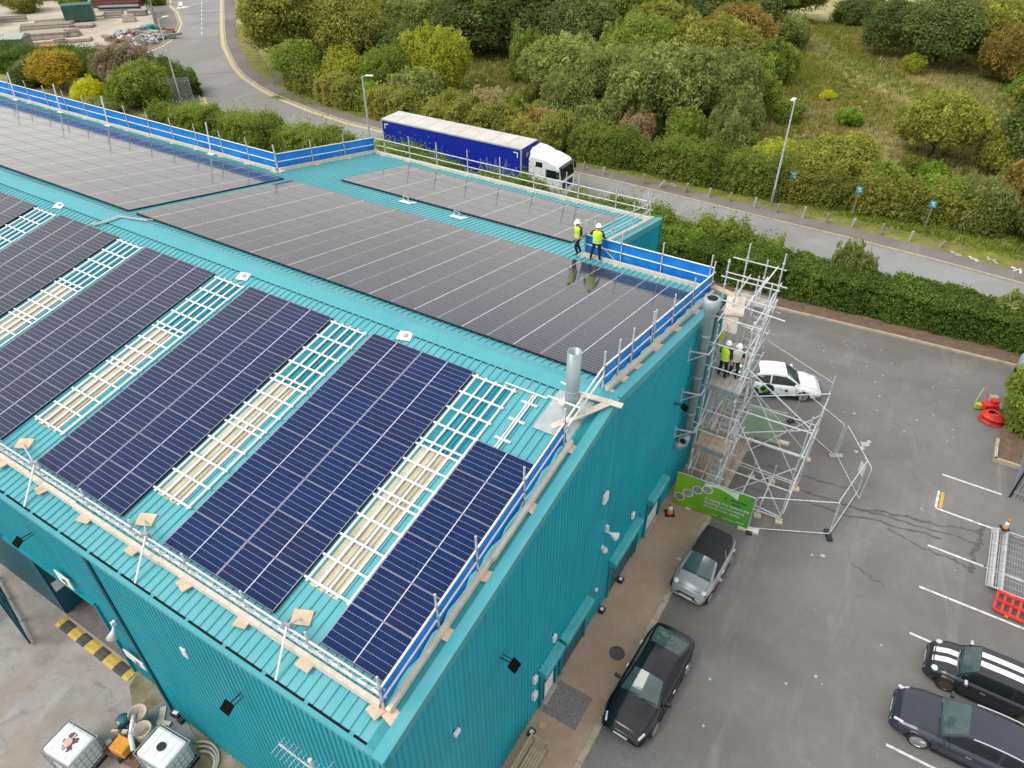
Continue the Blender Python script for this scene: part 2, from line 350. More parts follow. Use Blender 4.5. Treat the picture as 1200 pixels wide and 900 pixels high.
# ---------------------------------------------------------------- ground and roads
def sheet(name,poly,z,m,kind='structure'):
    o=MB().sheet(poly,z).build(name,m); tag(o,kind=kind); return o
g=MB(); n=60; xs=np.linspace(-420,300,n); ys=np.linspace(-120,560,n)
def terr(x,y):
    if y<56 or x<-125: return 0.0
    k=min(1,(y-56)/20)*min(1,max(0,(x+85)/25)); return k*(.35*math.sin(x*.11+1)*math.cos(y*.09)+.2*math.sin(x*.31)*math.sin(y*.27+2))
xs=sorted(set(list(np.linspace(-420,-130,8))+list(np.linspace(-125,60,75))+list(np.linspace(80,300,6)))); ys=sorted(set(list(np.linspace(-120,40,6))+list(np.linspace(50,170,50))+list(np.linspace(190,560,8))))
vsx=[(x,y,terr(x,y)) for y in ys for x in xs]; nx=len(xs)
g.add(vsx,[(j*nx+i,j*nx+i+1,(j+1)*nx+i+1,(j+1)*nx+i) for j in range(len(ys)-1) for i in range(nx-1)])
tag(g.build('ground',M_meadow,smooth=True),kind='structure')
sheet('car_park',[(2.28,-60),(60,-60),(60,41),(45,40),(20,39.0),(12.6,38.6),(7,38.3),(3,38.0),(-.6,37.75),(-2.,37.4),(-2.,25),(2.28,25)],.008,M_asph)
sheet('yard',[(-140,-60),(2.28,-60),(2.28,.0),(2.28,.5),(-140,.5)],.006,M_yard)
sheet('mossy_strip',[(-13.3,.28),(-13.1,-.25),(-12.3,-.7),(-11.3,-1.15),(-9.2,-1.5),(-7.2,-1.9),(-4,-2.3),(0.4,-2.9),(0.4,.3)],.011,M_moss)
MB().box((1.02,12.5,.03),(2.04,26,.12)).build('footpath',M_walk); tag(COL.objects['footpath'],kind='structure')
# kerb of the footpath as separate stones in one strip
k=MB(); y=-.5
while y<25.4:
    k.box((2.14,y+.455,.035),(.22,.90,.15)); y+=.915
tag(k.build('footpath_kerb',M_kerb,bevel=.012),kind='structure')
# hedge side: kerb and planting bed
kb=MB(); pts=[(-2.,37.4),(-.6,37.75),(3,38.0),(7,38.3),(12.6,38.6),(20,39.0),(45,40)]
for a,b in zip(pts,pts[1:]): kb.bar((a[0],a[1],.06),(b[0],b[1],.06),.16,.16)
tag(kb.build('hedge_kerb',M_kerb),kind='structure')
sheet('planting_bed',[(-6,37.2),(-2,37.45),(-.6,37.8),(3,38.05),(7,38.35),(12.6,38.65),(45,40.1),(45,44),(-6,42.5)],.09,M_soil)
sheet('rear_lawn',[(-140,22),(-2,22),(-2,43),(-64,43),(-64,41),(-110,38),(-140,36)],.004,M_verge)
FAR=[(-200,165),(-150,121),(-112.4,89.5),(-95.2,74.8),(-86,67.2),(-80.3,63.2),(-75,59.6),(-70.9,57.3),(-66,55.2),(-62.4,53.9),(-55.0,52.1),(-49.0,51.1),(-40,50.8),(-28,51.0),(-17.2,51.1),(-11.7,50.9),(-4.4,50.5),(1.9,50.3),(7.8,49.9),(14,49.2),(30,46.8),(60,41)]
NEAR=[(60,34),(30,40.0),(14,42.6),(3,43.6),(-11,43.9),(-25,43.6),(-40,43.2),(-55,42.6),(-62,42.2),(-64.6,42.0),(-64.9,43.9),(-65.2,45.3),(-66.4,47.1),(-68.9,48.8),(-72.2,50.0),(-75.5,50.4),(-84,50.9),(-91,51.2),(-91.0,55.1),(-92.1,57.8),(-93.6,62.2),(-96.6,66.8),(-103.2,72.9),(-111.3,78.4),(-116.8,81.3),(-160,116),(-207,155)]
sheet('road',FAR+NEAR,.012,M_road)
def strip(name,pts,w0,w1,z,m,kind='structure'):
    V=[];n=len(pts)
    for i in range(n):
        a=Vector(pts[max(0,i-1)]);b=Vector(pts[min(n-1,i+1)]); d=(b-a).normalized(); nn=Vector((-d.y,d.x)); p=Vector(pts[i])
        V+=[(p.x+nn.x*w0,p.y+nn.y*w0,z),(p.x+nn.x*w1,p.y+nn.y*w1,z)]
    o=MB().add(V,[(2*i,2*i+2,2*i+3,2*i+1) for i in range(n-1)]).build(name,m); 
    if kind: tag(o,kind=kind)
    return o
def kerb(name,pts,w0,w1,z,m):
    V=[];n=len(pts)
    for i in range(n):
        a=Vector(pts[max(0,i-1)]);b=Vector(pts[min(n-1,i+1)]); d=(b-a).normalized(); nn=Vector((-d.y,d.x)); p=Vector(pts[i])
        V+=[(p.x+nn.x*w0,p.y+nn.y*w0,0),(p.x+nn.x*w1,p.y+nn.y*w1,0),(p.x+nn.x*w1,p.y+nn.y*w1,z),(p.x+nn.x*w0,p.y+nn.y*w0,z)]
    F_=[]
    for i in range(n-1):
        for q in range(4): F_.append((4*i+q,4*i+(q+1)%4,4*i+4+(q+1)%4,4*i+4+q))
    return tag(MB().add(V,F_).build(name,m),kind='structure')
kerb('road_kerb',FAR,0.0,.16,.12,M_kerb)
strip('far_pavement',FAR,.16,1.75,.10,M_pave)
strip('far_verge',FAR[3:],1.75,3.6,.085,M_verge)
i0=NEAR.index((-64.6,42.0)); i1=NEAR.index((-84,50.9))
kerb('island_kerb',NEAR[i0:i1+1],0,.16,.12,M_kerb)
strip('island_pavement',NEAR[i0:i1+1],.16,1.6,.10,M_pave)
kerb('near_kerb',NEAR[:i0],0,.16,.12,M_kerb)
j0=NEAR.index((-91.0,55.1))
kerb('upper_kerb',NEAR[j0:],0,.16,.12,M_kerb)
strip('upper_pavement',NEAR[j0:],.16,3.6,.10,M_pave)
strip('yellow_lines',NEAR[i0:i1+1],-.55,-.12,.018,M_kerby); strip('yellow_line_upper',NEAR[j0:],-.5,-.12,.018,M_kerby); strip('yellow_line_far',FAR[:13],-.6,-.12,.018,M_kerby)
d=MB(); a=Vector((-94.2,69.8)); dr=Vector((-.772,.635))
for i in range(9):
    p=a+dr*i*3.0*1.15; q=p+dr*1.9; d.bar((p.x,p.y,.019),(q.x,q.y,.019),.13,.004)
tag(d.build('centre_line',M_line),kind='structure')
d=MB(); d.add([(-118,84.3,.02),(-117.4,84.8,.02),(-113.6,81.6,.02),(-114.0,81.3,.02)],[(0,1,2,3)]); d.add([(-113.0,80.0,.02),(-114.8,81.8,.02),(-112.4,82.6,.02)],[(0,2,1)])
tag(d.build('road_arrow',M_line),kind='structure')
d=MB(); d.bar((-108.4,77.6,.017),(-104.3,82.8,.017),.22,.004); d.bar((-79,52.5,.017),(-74,58.5,.017),.1,.004); tag(d.build('road_joint',M_tar),kind='structure')
sheet('storage_yard_ground',[(-118,81),(-113,79.2),(-106,74.2),(-99.6,68.6),(-96.6,62.8),(-94.4,57.6),(-94,54.5),(-97,54.5),(-104,50),(-108,44),(-150,50),(-160,75),(-124,86)],.02,M_sand)
# parking bays
PX,PY,PB=10.783,11.93,2.509
d=MB()
for kx in range(0,7):
    yy=PY+kx*PB; L_=5.0; x1=PX+L_
    if kx==6: x1=PX+2.45
    d.bar((PX-.05,yy,.014),(x1,yy,.014),.10,.004)
d.bar((PX-.05,PY+5*PB+1.25,.014),(PX-.05,PY+5*PB+.06,.014),.10,.004)
for kx in (-1,-2): d.bar((PX-.05,PY+kx*PB,.014),(PX+5,PY+kx*PB,.014),.10,.004)
tag(d.build('parking_bay_lines',M_line),kind='structure')
d=MB(); d.bar((PX+.13,PY+5*PB+1.25,.014),(PX+.13,PY+5*PB+.10,.014),.13,.004); tag(d.build('bay_marking',M_yline),kind='structure')
# tar crack seals: wandering lines
def wander(a,b,w,seed,amp=.18,n=26):
    rnd=random.Random(seed); a=Vector((*a,.0125)); b=Vector((*b,.0125)); P=[]; 
    off=0
    for i in range(n+1):
        off=off*.75+rnd.uniform(-amp,amp)*.5; t=i/n; q=a.lerp(b,t); nn=Vector((-(b-a).y,(b-a).x,0)).normalized(); P.append(q+nn*off)
    V=[];
    for i,q in enumerate(P):
        ww=w*(.4+rnd.random()); nn=Vector((-(b-a).y,(b-a).x,0)).normalized(); V+=[q-nn*ww/2,q+nn*ww/2]
    return V,[(2*i,2*i+1,2*i+3,2*i+2) for i in range(n)]
d=MB()
for j,(a,b,w_) in enumerate([((2.9,22.2),(8.0,22.6),.09),((3.2,21.4),(11.2,22.6),.12),((8.0,22.6),(12.6,24.0),.13),((5.5,22.3),(12.8,23.2),.10),((9.1,22.1),(12.6,21.5),.09),((12.7,24.6),(12.5,21.3),.20),((8.1,19.3),(9.6,18.7),.07),((2.5,23.0),(7.5,23.7),.08)]):
    V,Fc=wander(a,b,w_,j+3); d.add([(v.x,v.y,v.z+.0004*j) for v in V],Fc)
tag(d.build('tar_crack_seals',M_tar),kind='structure')
# paint spills and dust on the tarmac
rnd=random.Random(4); d=MB()
def blob(x,y,r,z,n=11,sx=1):
    return [(x+sx*r*math.cos(2*PI*i/n)*rnd.uniform(.5,1.2),y+r*math.sin(2*PI*i/n)*rnd.uniform(.5,1.2),z) for i in range(n)],[tuple(range(n))]
for x,y,r in [(7.1,26.9,.16),(7.15,27.3,.22),(7.3,27.6,.12),(6.9,26.5,.10),(7.0,19.0,.12),(8.1,13.2,.08),(10.2,24.1,.05),(6.6,18.8,.05),(7.4,26.2,.06),(6.2,29.5,.08)]:
    V,Fc=blob(x,y,r,.0165); d.add(V,Fc)
for i in range(75):
    x=rnd.uniform(.5,11); y=rnd.uniform(29,37); 
    if rnd.random()<.25: x,y=rnd.uniform(4,13),rnd.uniform(6,30)
    V,Fc=blob(x,y,rnd.uniform(.015,.06),.016,7); d.add(V,Fc)
tag(d.build('paint_spots',mat('pale_paint_spots',(.45,.45,.43),.9,noise=.2)),kind='structure')
# ---------------------------------------------------------------- the warehouse
XL=-60.0
W=empty('warehouse',(-30,11,0),'long teal metal clad warehouse with a low pitched ribbed roof carrying solar panels','warehouse')
def clad(u0,u1,fn,z0,z1,pitch=.2,dep=.042,mb=None,mi=0,breaks=()):
    """fn(u,d)->(x,y) ; z0,z1 functions of u"""
    pts=[]; k=math.floor(u0/pitch)
    while k*pitch<u1:
        for a,dd in((0,0),(.09,0),(.115,dep),(.175,dep)):
            u=k*pitch+a*pitch/.2
            if u0<u<u1: pts.append((u,dd))
        k+=1
    for b in breaks:
        if u0<b<u1: pts.append((b,dep))
    pts=sorted([(u0,0)]+pts+[(u1,0)])
    m_=mb or MB(); V=[]
    for u,dd in pts:
        x,y=fn(u,dd); V+=[(x,y,z0(u)),(x,y,z1(u))]
    m_.add(V,[(2*i,2*i+2,2*i+3,2*i+1) for i in range(len(pts)-1)],mi); return m_
def roofz(y): return HE+(y if y<YB/2 else YB-y)*math.tan(TH)
gm=clad(0.02,YB-.02,lambda u,d:(0+d,u),lambda u:.08,lambda u:roofz(u)-.03,breaks=(YB/2,))
gm.build('gable_wall',M_wall,W)
fwm=clad(-10.95,0.0,lambda u,d:(u,0-d),lambda u:0,lambda u:HE-.04)
fwm.build('yard_wall',M_wall,W)
fw2=clad(XL,-10.95,lambda u,d:(u,.3-d),lambda u:4.1,lambda u:HE-.04)
clad(-13.45,-10.95,lambda u,d:(u,.3-d),lambda u:0,lambda u:4.1,mb=fw2)
fw2.add([(-10.95,.3,0),(-10.95,0,0),(-10.95,0,HE-.04),(-10.95,.3,HE-.04)],[(0,1,2,3)])
fw2.build('recessed_yard_wall',M_wall,W)
rm=MB(); rm.add([(XL,YB,0),(-.02,YB,0),(-.02,YB,HE-.1),(XL,YB,HE-.1)],[(0,1,2,3)]); rm.build('rear_wall',M_wall,W)
im=MB(); im.add([(-17.9,.32,.02),(-13.4,.32,.02),(-13.4,7,.02),(-17.9,7,.02)],[(0,1,2,3)]); im.build('doorway_floor',M_int,W)
im=MB(); im.add([(-18,7,0),(-13.3,7,0),(-13.3,7,4.2),(-18,7,4.2)],[(0,1,2,3)]); im.add([(-18,1.6,0),(-18,7,0),(-18,7,4.2),(-18,1.6,4.2)],[(0,1,2,3)]); im.add([(-13.3,.4,0),(-13.3,7,0),(-13.3,7,4.2),(-13.3,.4,4.2)],[(0,1,2,3)]); im.add([(-18,.36,4.22),(-13.3,.36,4.22),(-13.3,7,4.22),(-18,7,4.22)],[(0,1,2,3)])
im.build('doorway_lining',mat('dark_lining',(.05,.05,.05),.9),W)
dm=MB(); dm.box((-38.9,.36,2.05),(42,.05,4.1)); door=dm.build('sliding_door',M_dkteal,W)
dm=MB(); dm.box((-17.93,.95,2.05),(.06,1.2,4.06)); leaf=dm.build('door_leaf',M_dkteal,W)
dm=MB(); dm.box((-17.92,1.57,2.05),(.10,.05,4.06)); sub(leaf,dm.build('door_frame',M_trim,leaf))
sm=MB(); sm.box((-17.885,1.15,1.9),(.02,.42,.5)); sub(leaf,sm.build('notice',M_white,leaf))
sm=MB(); sm.box((-17.885,.62,1.6),(.02,.36,.5)); sub(leaf,sm.build('notice',M_white,leaf))
sm=MB(); sm.box((-17.885,1.45,2.15),(.02,.1,.12)); sub(leaf,sm.build('notice',M_white,leaf))
tm=MB(); tm.box((-16.2,.25,4.11),(5.5,.16,.12)); tm.box((-13.43,.24,2.05),(.1,.12,4.05)); tm.box((-10.97,-.02,4.45),(.1,.12,HE-.1)); tm.build('door_surround',M_trim,W)
# roof sheets
def ribbed(surf,x0,x1,s0,s1,lift=0,pitch=.275,ht=.042,cuts=1,rise=None):
    pts=[]; k=math.floor(x0/pitch)
    while k*pitch<x1:
        for a,h in((0,0),(.012,ht),(.05,ht),(.068,0)):
            X=k*pitch+a
            if x0<X<x1: pts.append((X,h))
        k+=1
    pts=[(x0,0)]+pts+[(x1,0)]; m_=MB(); V=[]; S=[s0+(s1-s0)*i/cuts for i in range(cuts+1)]
    for X,h in pts:
        for s in S: V.append(surf(X,s,h+lift))
    c=cuts+1
    m_.add(V,[(i*c+j,(i+1)*c+j,(i+1)*c+j+1,i*c+j+1) for i in range(len(pts)-1) for j in range(cuts)]); return m_
SL=YB/2/CT
ribbed(FS,XL,-.3,.05,SL-.05).build('front_roof',M_roof,W)
ribbed(BS,XL,-.3,.05,SL-.02).build('rear_roof',M_roof,W)
EXT0,EXT1,ES=-26.3,-6.28,19.9
ribbed(BS,EXT0,EXT1-.3,SL-.02,ES).build('annex_roof',M_roof,W)
# lap lines across the roof
lm=MB()
for s in (3.9,7.6):
    lm.add([FS(XL,s,.041),FS(-.45,s,.041),FS(-.45,s+.012,.041),FS(XL,s+.012,.041)],[(0,1,2,3)])
lm.build('sheet_lap',M_trim,W)
# ridge cap
cm=MB(); V=[]
for X in (XL,-.02): V+=[FS(X,SL-.45,.052),FS(X,SL-.02,.11),BS(X,.02,.11),BS(X,.45,.052),FS(X,SL-.45,.0),BS(X,.45,.0)]
cm.add(V,[(0,1,7,6),(1,2,8,7),(2,3,9,8),(4,0,6,10),(3,5,11,9),(4,5,3,2,1,0),(6,7,8,9,11,10)])
cm.build('ridge_cap',M_cap,W)
dm=MB(); k=math.floor(XL/.275)
while k*.275<-.6:
    dm.bar(FS(k*.275+.07,SL-.457,.026),FS(k*.275+.26,SL-.457,.026),.008,.045,up=(0,-ST,CT)); k+=1
dm.build('ridge_filler',M_void,W)
# verge caps along the gable
def verge(surf,s0,s1,X=0.0,w=.5,name='verge_flashing'):
    m_=MB()
    a,b=surf(X,s0),surf(X,s1); nrm=(surf(X,s0,1)-surf(X,s0)); 
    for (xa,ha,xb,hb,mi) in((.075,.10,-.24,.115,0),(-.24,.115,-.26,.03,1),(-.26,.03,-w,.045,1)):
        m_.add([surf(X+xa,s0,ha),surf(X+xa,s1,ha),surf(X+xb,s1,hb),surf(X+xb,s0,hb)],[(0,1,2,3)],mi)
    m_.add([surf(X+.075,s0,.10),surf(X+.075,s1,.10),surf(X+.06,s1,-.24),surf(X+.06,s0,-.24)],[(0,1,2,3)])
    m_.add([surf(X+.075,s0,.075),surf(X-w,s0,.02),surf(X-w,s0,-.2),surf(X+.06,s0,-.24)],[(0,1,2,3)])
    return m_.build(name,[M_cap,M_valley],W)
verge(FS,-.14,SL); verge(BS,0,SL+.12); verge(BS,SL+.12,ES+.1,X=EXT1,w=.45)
# eaves gutter with dark slots and brackets
gm=MB(); gm.box(((XL+.06)/2,-.082,HE-.03),(abs(XL)+.06,.115,.14)); gm.build('gutter',M_cap,W)
gm=MB(); gm.box(((XL)/2,.01,HE-.05),(abs(XL)-.1,.12,.04)); gm.build('gutter_lining',M_void,W)
X=-.95
while X>-26:
    gm=MB(); gm.box((X,.0,HE+.006),(.12,.12,.03)); gm.build('gutter_bracket',M_cap,W); X-=1.37
gm=MB(); gm.box((-.2,.0,HE+.006),(.4,.12,.03)); gm.build('gutter_bracket',M_cap,W)
gm=MB(); yb=YB+.1
gm.box(((XL+EXT0)/2,yb,HE-.05),(abs(XL-EXT0),.2,.14)); gm.box(((EXT1)/2,yb,HE-.05),(abs(EXT1),.2,.14)); p=BS(0,ES+.1); gm.box(((EXT0+EXT1)/2,p.y,p.z-.06),(EXT1-EXT0,.2,.14))
gm.build('rear_gutter',M_cap,W)
# annex walls
yE=BS(0,ES).y; zE=BS(0,ES).z
am=clad(YB,yE,lambda u,d:(EXT1+d,u),lambda u:0,lambda u:BS(0,(u-YB/2)/CT).z-.03); am.add([(EXT0,yE,0),(EXT1,yE,0),(EXT1,yE,zE-.05),(EXT0,yE,zE-.05)],[(0,1,2,3)])
am.add([(EXT0,YB,0),(EXT0,yE,0),(EXT0,yE,zE-.05),(EXT0,YB,HE-.05)],[(0,1,2,3)])
am.build('annex_wall',M_wall,W)
wm_=MB(); wm_.box((EXT1+.05,26.6,6.3),(.06,1.5,.9)); wn=wm_.build('window',M_glassd,W); wm_=MB(); wm_.box((EXT1+.04,26.6,6.3),(.06,1.66,1.06)); sub(wn,wm_.build('window_frame',M_trim,wn))
# roof light strips
def grp():
    g=G('rooflight_fibreglass',.45,.4); co=g.co(); a=g.noise(g.co(scale=(6,1,6)),1.1,5,.7); b=g.noise(co,.6,5,.65)
    c=g.ramp(a,(.3,(.40,.36,.24)),(.7,(.58,.54,.40))); c=g.mix(g.ramp(b,(.5,0.),(.75,.65)),c,(.20,.21,.09)); g.color(c); return g.m
M_grp=grp()
M_rclean=mat('cleaner_roof_sheet',(.004,.22,.30),.45,noise=.1,stretch=(4,.3,4))
RACKX=[-3.7,-9.75,-15.8,-21.9,-28.0]
for rx in RACKX:
    ribbed(FS,rx-.62,rx+.40,2.28,7.3,lift=.005).build('rooflight',M_grp,W)
    ribbed(FS,rx-.62,rx+.62,7.3,10.45,lift=.004).build('roof_infill_sheet',M_rclean,W)
# corner trims
tm=MB(); tm.box((.03,.0,HE/2),(.14,.14,HE-.1)); tm.box((EXT1+.03,yE,zE/2),(.12,.12,zE-.1)); tm.build('corner_trim',M_trim,W)
# canopies over the gable doors, shutters, doors
for (y0,y1,zt) in [(15.75,17.5,2.6),(12.1,14.75,2.55),(8.2,10.3,2.55),(6.75,8.05,2.6)]:
    m_=MB(); yc=(y0+y1)/2; L_=y1-y0
    prof=[(0.035,zt),(.30,zt-.05),(.35,zt-.09),(.35,zt-.30),(.31,zt-.33),(.035,zt-.33)]
    V=[(x,y0,z) for x,z in prof]+[(x,y1,z) for x,z in prof]; n=6
    m_.add(V,[(i,(i+1)%n,n+(i+1)%n,n+i) for i in range(n)]+[tuple(range(n)),tuple(reversed(range(n,2*n)))])
    c_=m_.build('door_canopy',M_canopy,W)
    s_=MB(); s_.box((.055,yc,(zt-.3)/2+.08),(.03,L_-.3,zt-.42)); sh=s_.build('shutter',M_dkteal,W)
    for yy in (y0+.10,y1-.10):
        f_=MB(); f_.box((.075,yy,(zt-.3)/2+.08),(.10,.08,zt-.42)); sub(sh,f_.build('door_frame',M_trim,sh))
for y0,y1 in ((7.0,7.9),(15.9,17.3)):
    f_=MB(); f_.box((.13,(y0+y1)/2,.13),(.2,y1-y0,.1)); f_.build('door_sill',M_conc,W)
    f_=MB(); f_.box((.085,(y0+y1)/2,.75),(.012,y1-y0-.3,.9)); f_.build('door_panel',M_wsheet,W)
# drainage boxes etc on wall
dp=MB(); dp.tube((.09,14.9,.1),(.09,14.9,2.4),.04); dp.build('downpipe',M_dkteal,W); dp=MB(); dp.tube((-10.8,-.07,.1),(-10.8,-.07,HE-.1),.05); dp.build('downpipe',M_dkteal,W)
# ---------------------------------------------------------------- solar panels
PW,PH,PG=2.090,1.146,.008
def panel_meshes():
    a=MB(); a.add([(.012,.012,.0405),(PW-.012,.012,.0405),(PW-.012,PH-.012,.0405),(.012,PH-.012,.0405)],[(0,1,2,3)])
    o=a.build('cell_face',M_cell,world=False); uv=o.data.uv_layers.new(name='UVMap')
    for i,c in enumerate([(0,0),(1,0),(1,1),(0,1)]): uv.data[i].uv=c
    f=MB(); w_=.017; Z=.042
    for (x0,y0,x1,y1) in ((0,0,PW,w_),(0,PH-w_,PW,PH),(0,w_,w_,PH-w_),(PW-w_,w_,PW,PH-w_)): f.add([(x0,y0,Z),(x1,y0,Z),(x1,y1,Z),(x0,y1,Z)],[(0,1,2,3)])
    c=[(0,0),(PW,0),(PW,PH),(0,PH)]
    for i in range(4):
        (x0,y0),(x1,y1)=c[i],c[(i+1)%4]; f.add([(x0,y0,-.045),(x1,y1,-.045),(x1,y1,Z),(x0,y0,Z)],[(0,1,2,3)],1)
    f.add([(0.01,.01,.004),(PW-.01,.01,.004),(PW-.01,PH-.01,.004),(.01,PH-.01,.004)],[(0,3,2,1)],1)
    q=f.build('frame',[M_pframe,M_pside],world=False); return o,q
cell0,frame0=panel_meshes(); CELLME,FRAMEME=cell0.data,frame0.data
bpy.data.objects.remove(cell0); bpy.data.objects.remove(frame0)
def place_panel(surf,x0,s0,h,label,group,tilt):
    r=bpy.data.objects.new('solar_panel',None); COL.objects.link(r); r.empty_display_size=.2
    r.location=surf(x0,s0,h); r.rotation_euler=(tilt,0,0); tag(r,label,'solar panel',group)
    for n_,me in(('cell_face',CELLME),('frame',FRAMEME)):
        o=bpy.data.objects.new(n_,me); COL.objects.link(o); o.parent=r
ORD=['bottom','second','third','fourth','fifth','sixth','seventh','top']
NUM=['first','second','third','fourth','fifth','sixth','seventh','eighth','ninth','tenth','eleventh','twelfth','thirteenth','fourteenth','fifteenth']
from mathutils import geometry
CI=cam.matrix_world.inverted()
def inframe(P,m=0.0):
    q=CI@P
    if q.z>-.1: return False
    x=600+844.17*q.x/-q.z; y=450-844.17*q.y/-q.z
    return -m<x<1200+m and -m<y<900+m
def vis_panel(surf,x,s):
    return any(inframe(surf(x+a*PW,s+b*PH,.12),2) for a in(0,.5,1) for b in(0,.5,1))
PP=PH+PG; S0=1.2345
blocks=[(-2.93,1,6,'short block by the gable'),(-8.72,2,8,'first full block from the gable'),(-14.80,2,8,'second full block from the gable'),(-20.95,2,8,'third full block from the gable'),(-27.0,2,8,'fourth full block from the gable'),(-33.1,2,8,'fifth block from the gable')]
npan=0
for bx,nc,nr,bn in blocks:
    for j in range(nr):
        for i in range(nc):
            x=bx+i*(PW+PG); s=S0+j*PP
            if not vis_panel(FS,x,s): continue
            rw_='top' if j==nr-1 else ORD[j]
            cl='' if nc==1 else (', gable side column' if i==1 else ', far side column')
            place_panel(FS,x,s,.085,f'dark blue panel, {rw_} row{cl} of the {bn}','solar panels on the near roof slope',TH); npan+=1
# rear slope arrays: columns counted from the gable end
def rear_array(xr,ncol,s0,nr,what,grp,colword='column'):
    global npan
    for j in range(nr):
        for i in range(ncol):
            x=xr-(i+1)*PW-i*PG; s=s0+j*PP
            if not vis_panel(BS,x,s): continue
            r=bpy.data.objects.new('solar_panel',None); COL.objects.link(r)
            # local y runs up the slope on both sides, so the origin sits at the lower edge
            r.location=BS(x,s,.085); r.rotation_euler=(-TH,0,0)
            tag(r,what.format(NUM[j],NUM[i]),'solar panel',grp)
            for n_,me in(('cell_face',CELLME),('frame',FRAMEME)):
                o=bpy.data.objects.new(n_,me); COL.objects.link(o); o.parent=r
            npan+=1
rear_array(-1.12,11,.86,8,'grey panel of the long array, {} row below the ridge, {} column from the gable','solar panels on the rear slope')
rear_array(-24.72,15,.86,8,'grey panel beyond the array gap, {} row below the ridge, {} column past the gap','solar panels on the rear slope')
rear_array(-7.95,7,12.35,5,'grey annex roof panel, {} row down, {} column from the workers end','solar panels on the annex roof')
print('PANELS',npan)
# panel rails peeking out under the arrays (clamp feet)
# ---------------------------------------------------------------- bare mounting racks on the front slope
def rack():
    r=empty('mounting_rack',(0,0,0),'x','mounting rack')
    for k in range(5):
        m_=MB(); m_.box((-.7+.35*k,4.0,.06),(.065,8.12,.045)); m_.build('rail',M_alu,r,world=False)
    for y in (.02,.75,1.44,2.16,2.86,3.08,3.69,4.27,4.89,5.11,5.79,6.49,7.19,7.94):
        m_=MB(); m_.box((0,y,.105),(1.62,.058,.04)); m_.build('crossbar',M_alu,r,world=False)
    return r
rk=rack(); kids=children(rk)
names=['between the short panel block and the first full block','between the first and second full panel blocks','between the second and third full panel blocks','between the third and fourth full panel blocks','between the fourth and fifth panel blocks down the roof']
for i,rx in enumerate(RACKX):
    o=rk if i==0 else copy_tree(rk,kids=kids)
    o.location=FS(rx,2.36,0); o.rotation_euler=(TH,0,0); tag(o,'bare white rail rack '+names[i],'mounting rack','mounting racks between the panel blocks')
lr=empty('loose_rail',FS(-2.3,8.2),'short white rail assembly with three cross feet beside the grey roof flue','rail')
lr.rotation_euler=(TH,0,0)
for dx in (0,.09):
    m_=MB(); m_.box((dx-.05,1.1,.075),(.05,2.3,.04)); m_.build('rail',M_alu,lr,world=False)
for y in (.35,1.15,1.9):
    m_=MB(); m_.box((0,y,.05),(.55,.08,.03)); m_.build('crossbar',M_alu,lr,world=False)
m_=MB(); m_.box((-.35,2.3,.09),(1.5,.045,.035)); m_.build('crossbar',M_alu,lr,world=False)
# small white roof sensors
def sensor(P,lab,tilt):
    r=empty('roof_sensor',P,lab,'sensor','white plates on the roof'); r.rotation_euler=(tilt,0,.3)
    m_=MB(); m_.box((0,0,.055),(.5,.42,.03)); m_.build('base_plate',M_white,r,world=False,bevel=.01)
    m_=MB(); m_.lathe((0.03,0,.07),[(.09,0),(.08,.06),(.03,.08)],12); m_.build('dome',mat('pinkish_cap',(.6,.42,.36),.5),r,world=False,smooth=True)
sensor(FS(-7.69,10.88),'white square plate on the front slope above the second panel block',TH)
sensor(FS(-15.6,10.85),'white square plate on the front slope near the ridge, middle one',TH)
sensor(FS(-27.9,10.98),'white square plate near the ridge by the last racks',TH)
def bracket(P,lab):
    r=empty('roof_bracket',P,lab,'bracket','white brackets on the strip before the annex array'); r.rotation_euler=(-TH,0,0)
    m_=MB(); m_.box((0,0,.055),(.75,.35,.03)); m_.box((.3,.22,.05),(.25,.25,.02)); m_.build('base_plate',M_white,r,world=False)
    m_=MB(); m_.tube((-.2,0,.06),(-.2,0,.38),.02); m_.tube((.1,.05,.06),(.1,.05,.3),.02); m_.tube((-.2,0,.36),(.1,.05,.28),.015); m_.build('stem',M_galv,r,world=False)
bracket(BS(-17.5,11.75),'white roof bracket on the teal strip, the one farther from the workers'); bracket(BS(-14.1,11.6),'white roof bracket on the teal strip, the one towards the workers')
# conduit over the ridge
m_=MB(); m_.path([FS(-24.9,10.6,.08),FS(-24.4,11.1,.12),FS(-24.1,SL,.17),BS(-23.2,.5,.12),BS(-23,.85,.06)],.035); m_.path([FS(-24.75,10.6,.08),FS(-24.25,11.1,.12),FS(-23.95,SL,.17),BS(-22.9,.5,.12)],.035)
tag(m_.build('cable_conduit',M_lead),'pale cable conduit crossing the ridge beside the array gap','conduit')
# ---------------------------------------------------------------- flues
fl=empty('roof_flue',FS(-.95,10.05),'tall open grey steel flue standing through the front roof slope by the ridge','flue')
b=FS(-.86,10.05)
m_=MB(); m_.lathe((b.x,b.y,b.z-.1),[(.20,0),(.20,2.68),(.178,2.68),(.178,1.3)],28); m_.build('pipe',M_flue,fl,smooth=True)
for z in (1.2,): m_=MB(); m_.lathe((b.x,b.y,b.z+z),[(.202,0),(.21,.01),(.21,.05),(.202,.06)],28); m_.build('band',M_flue,fl,smooth=True)
m_=MB(); m_.lathe((b.x,b.y,b.z-.12),[(.42,0),(.36,.12),(.24,.30),(.205,.36)],28); m_.build('storm_collar',M_lead,fl,smooth=True)
m_=MB(); V=[FS(-1.75,9.35,.05),FS(-.55,9.35,.05),FS(-.55,11.1,.05),FS(-1.75,11.1,.05)]; m_.add(V,[(0,1,2,3)]); m_.build('base_sheet',M_lead,fl)
wf=empty('wall_flue',(.38,18.7,3.9),'grey steel flue running up the gable wall by the scaffold tower','flue')
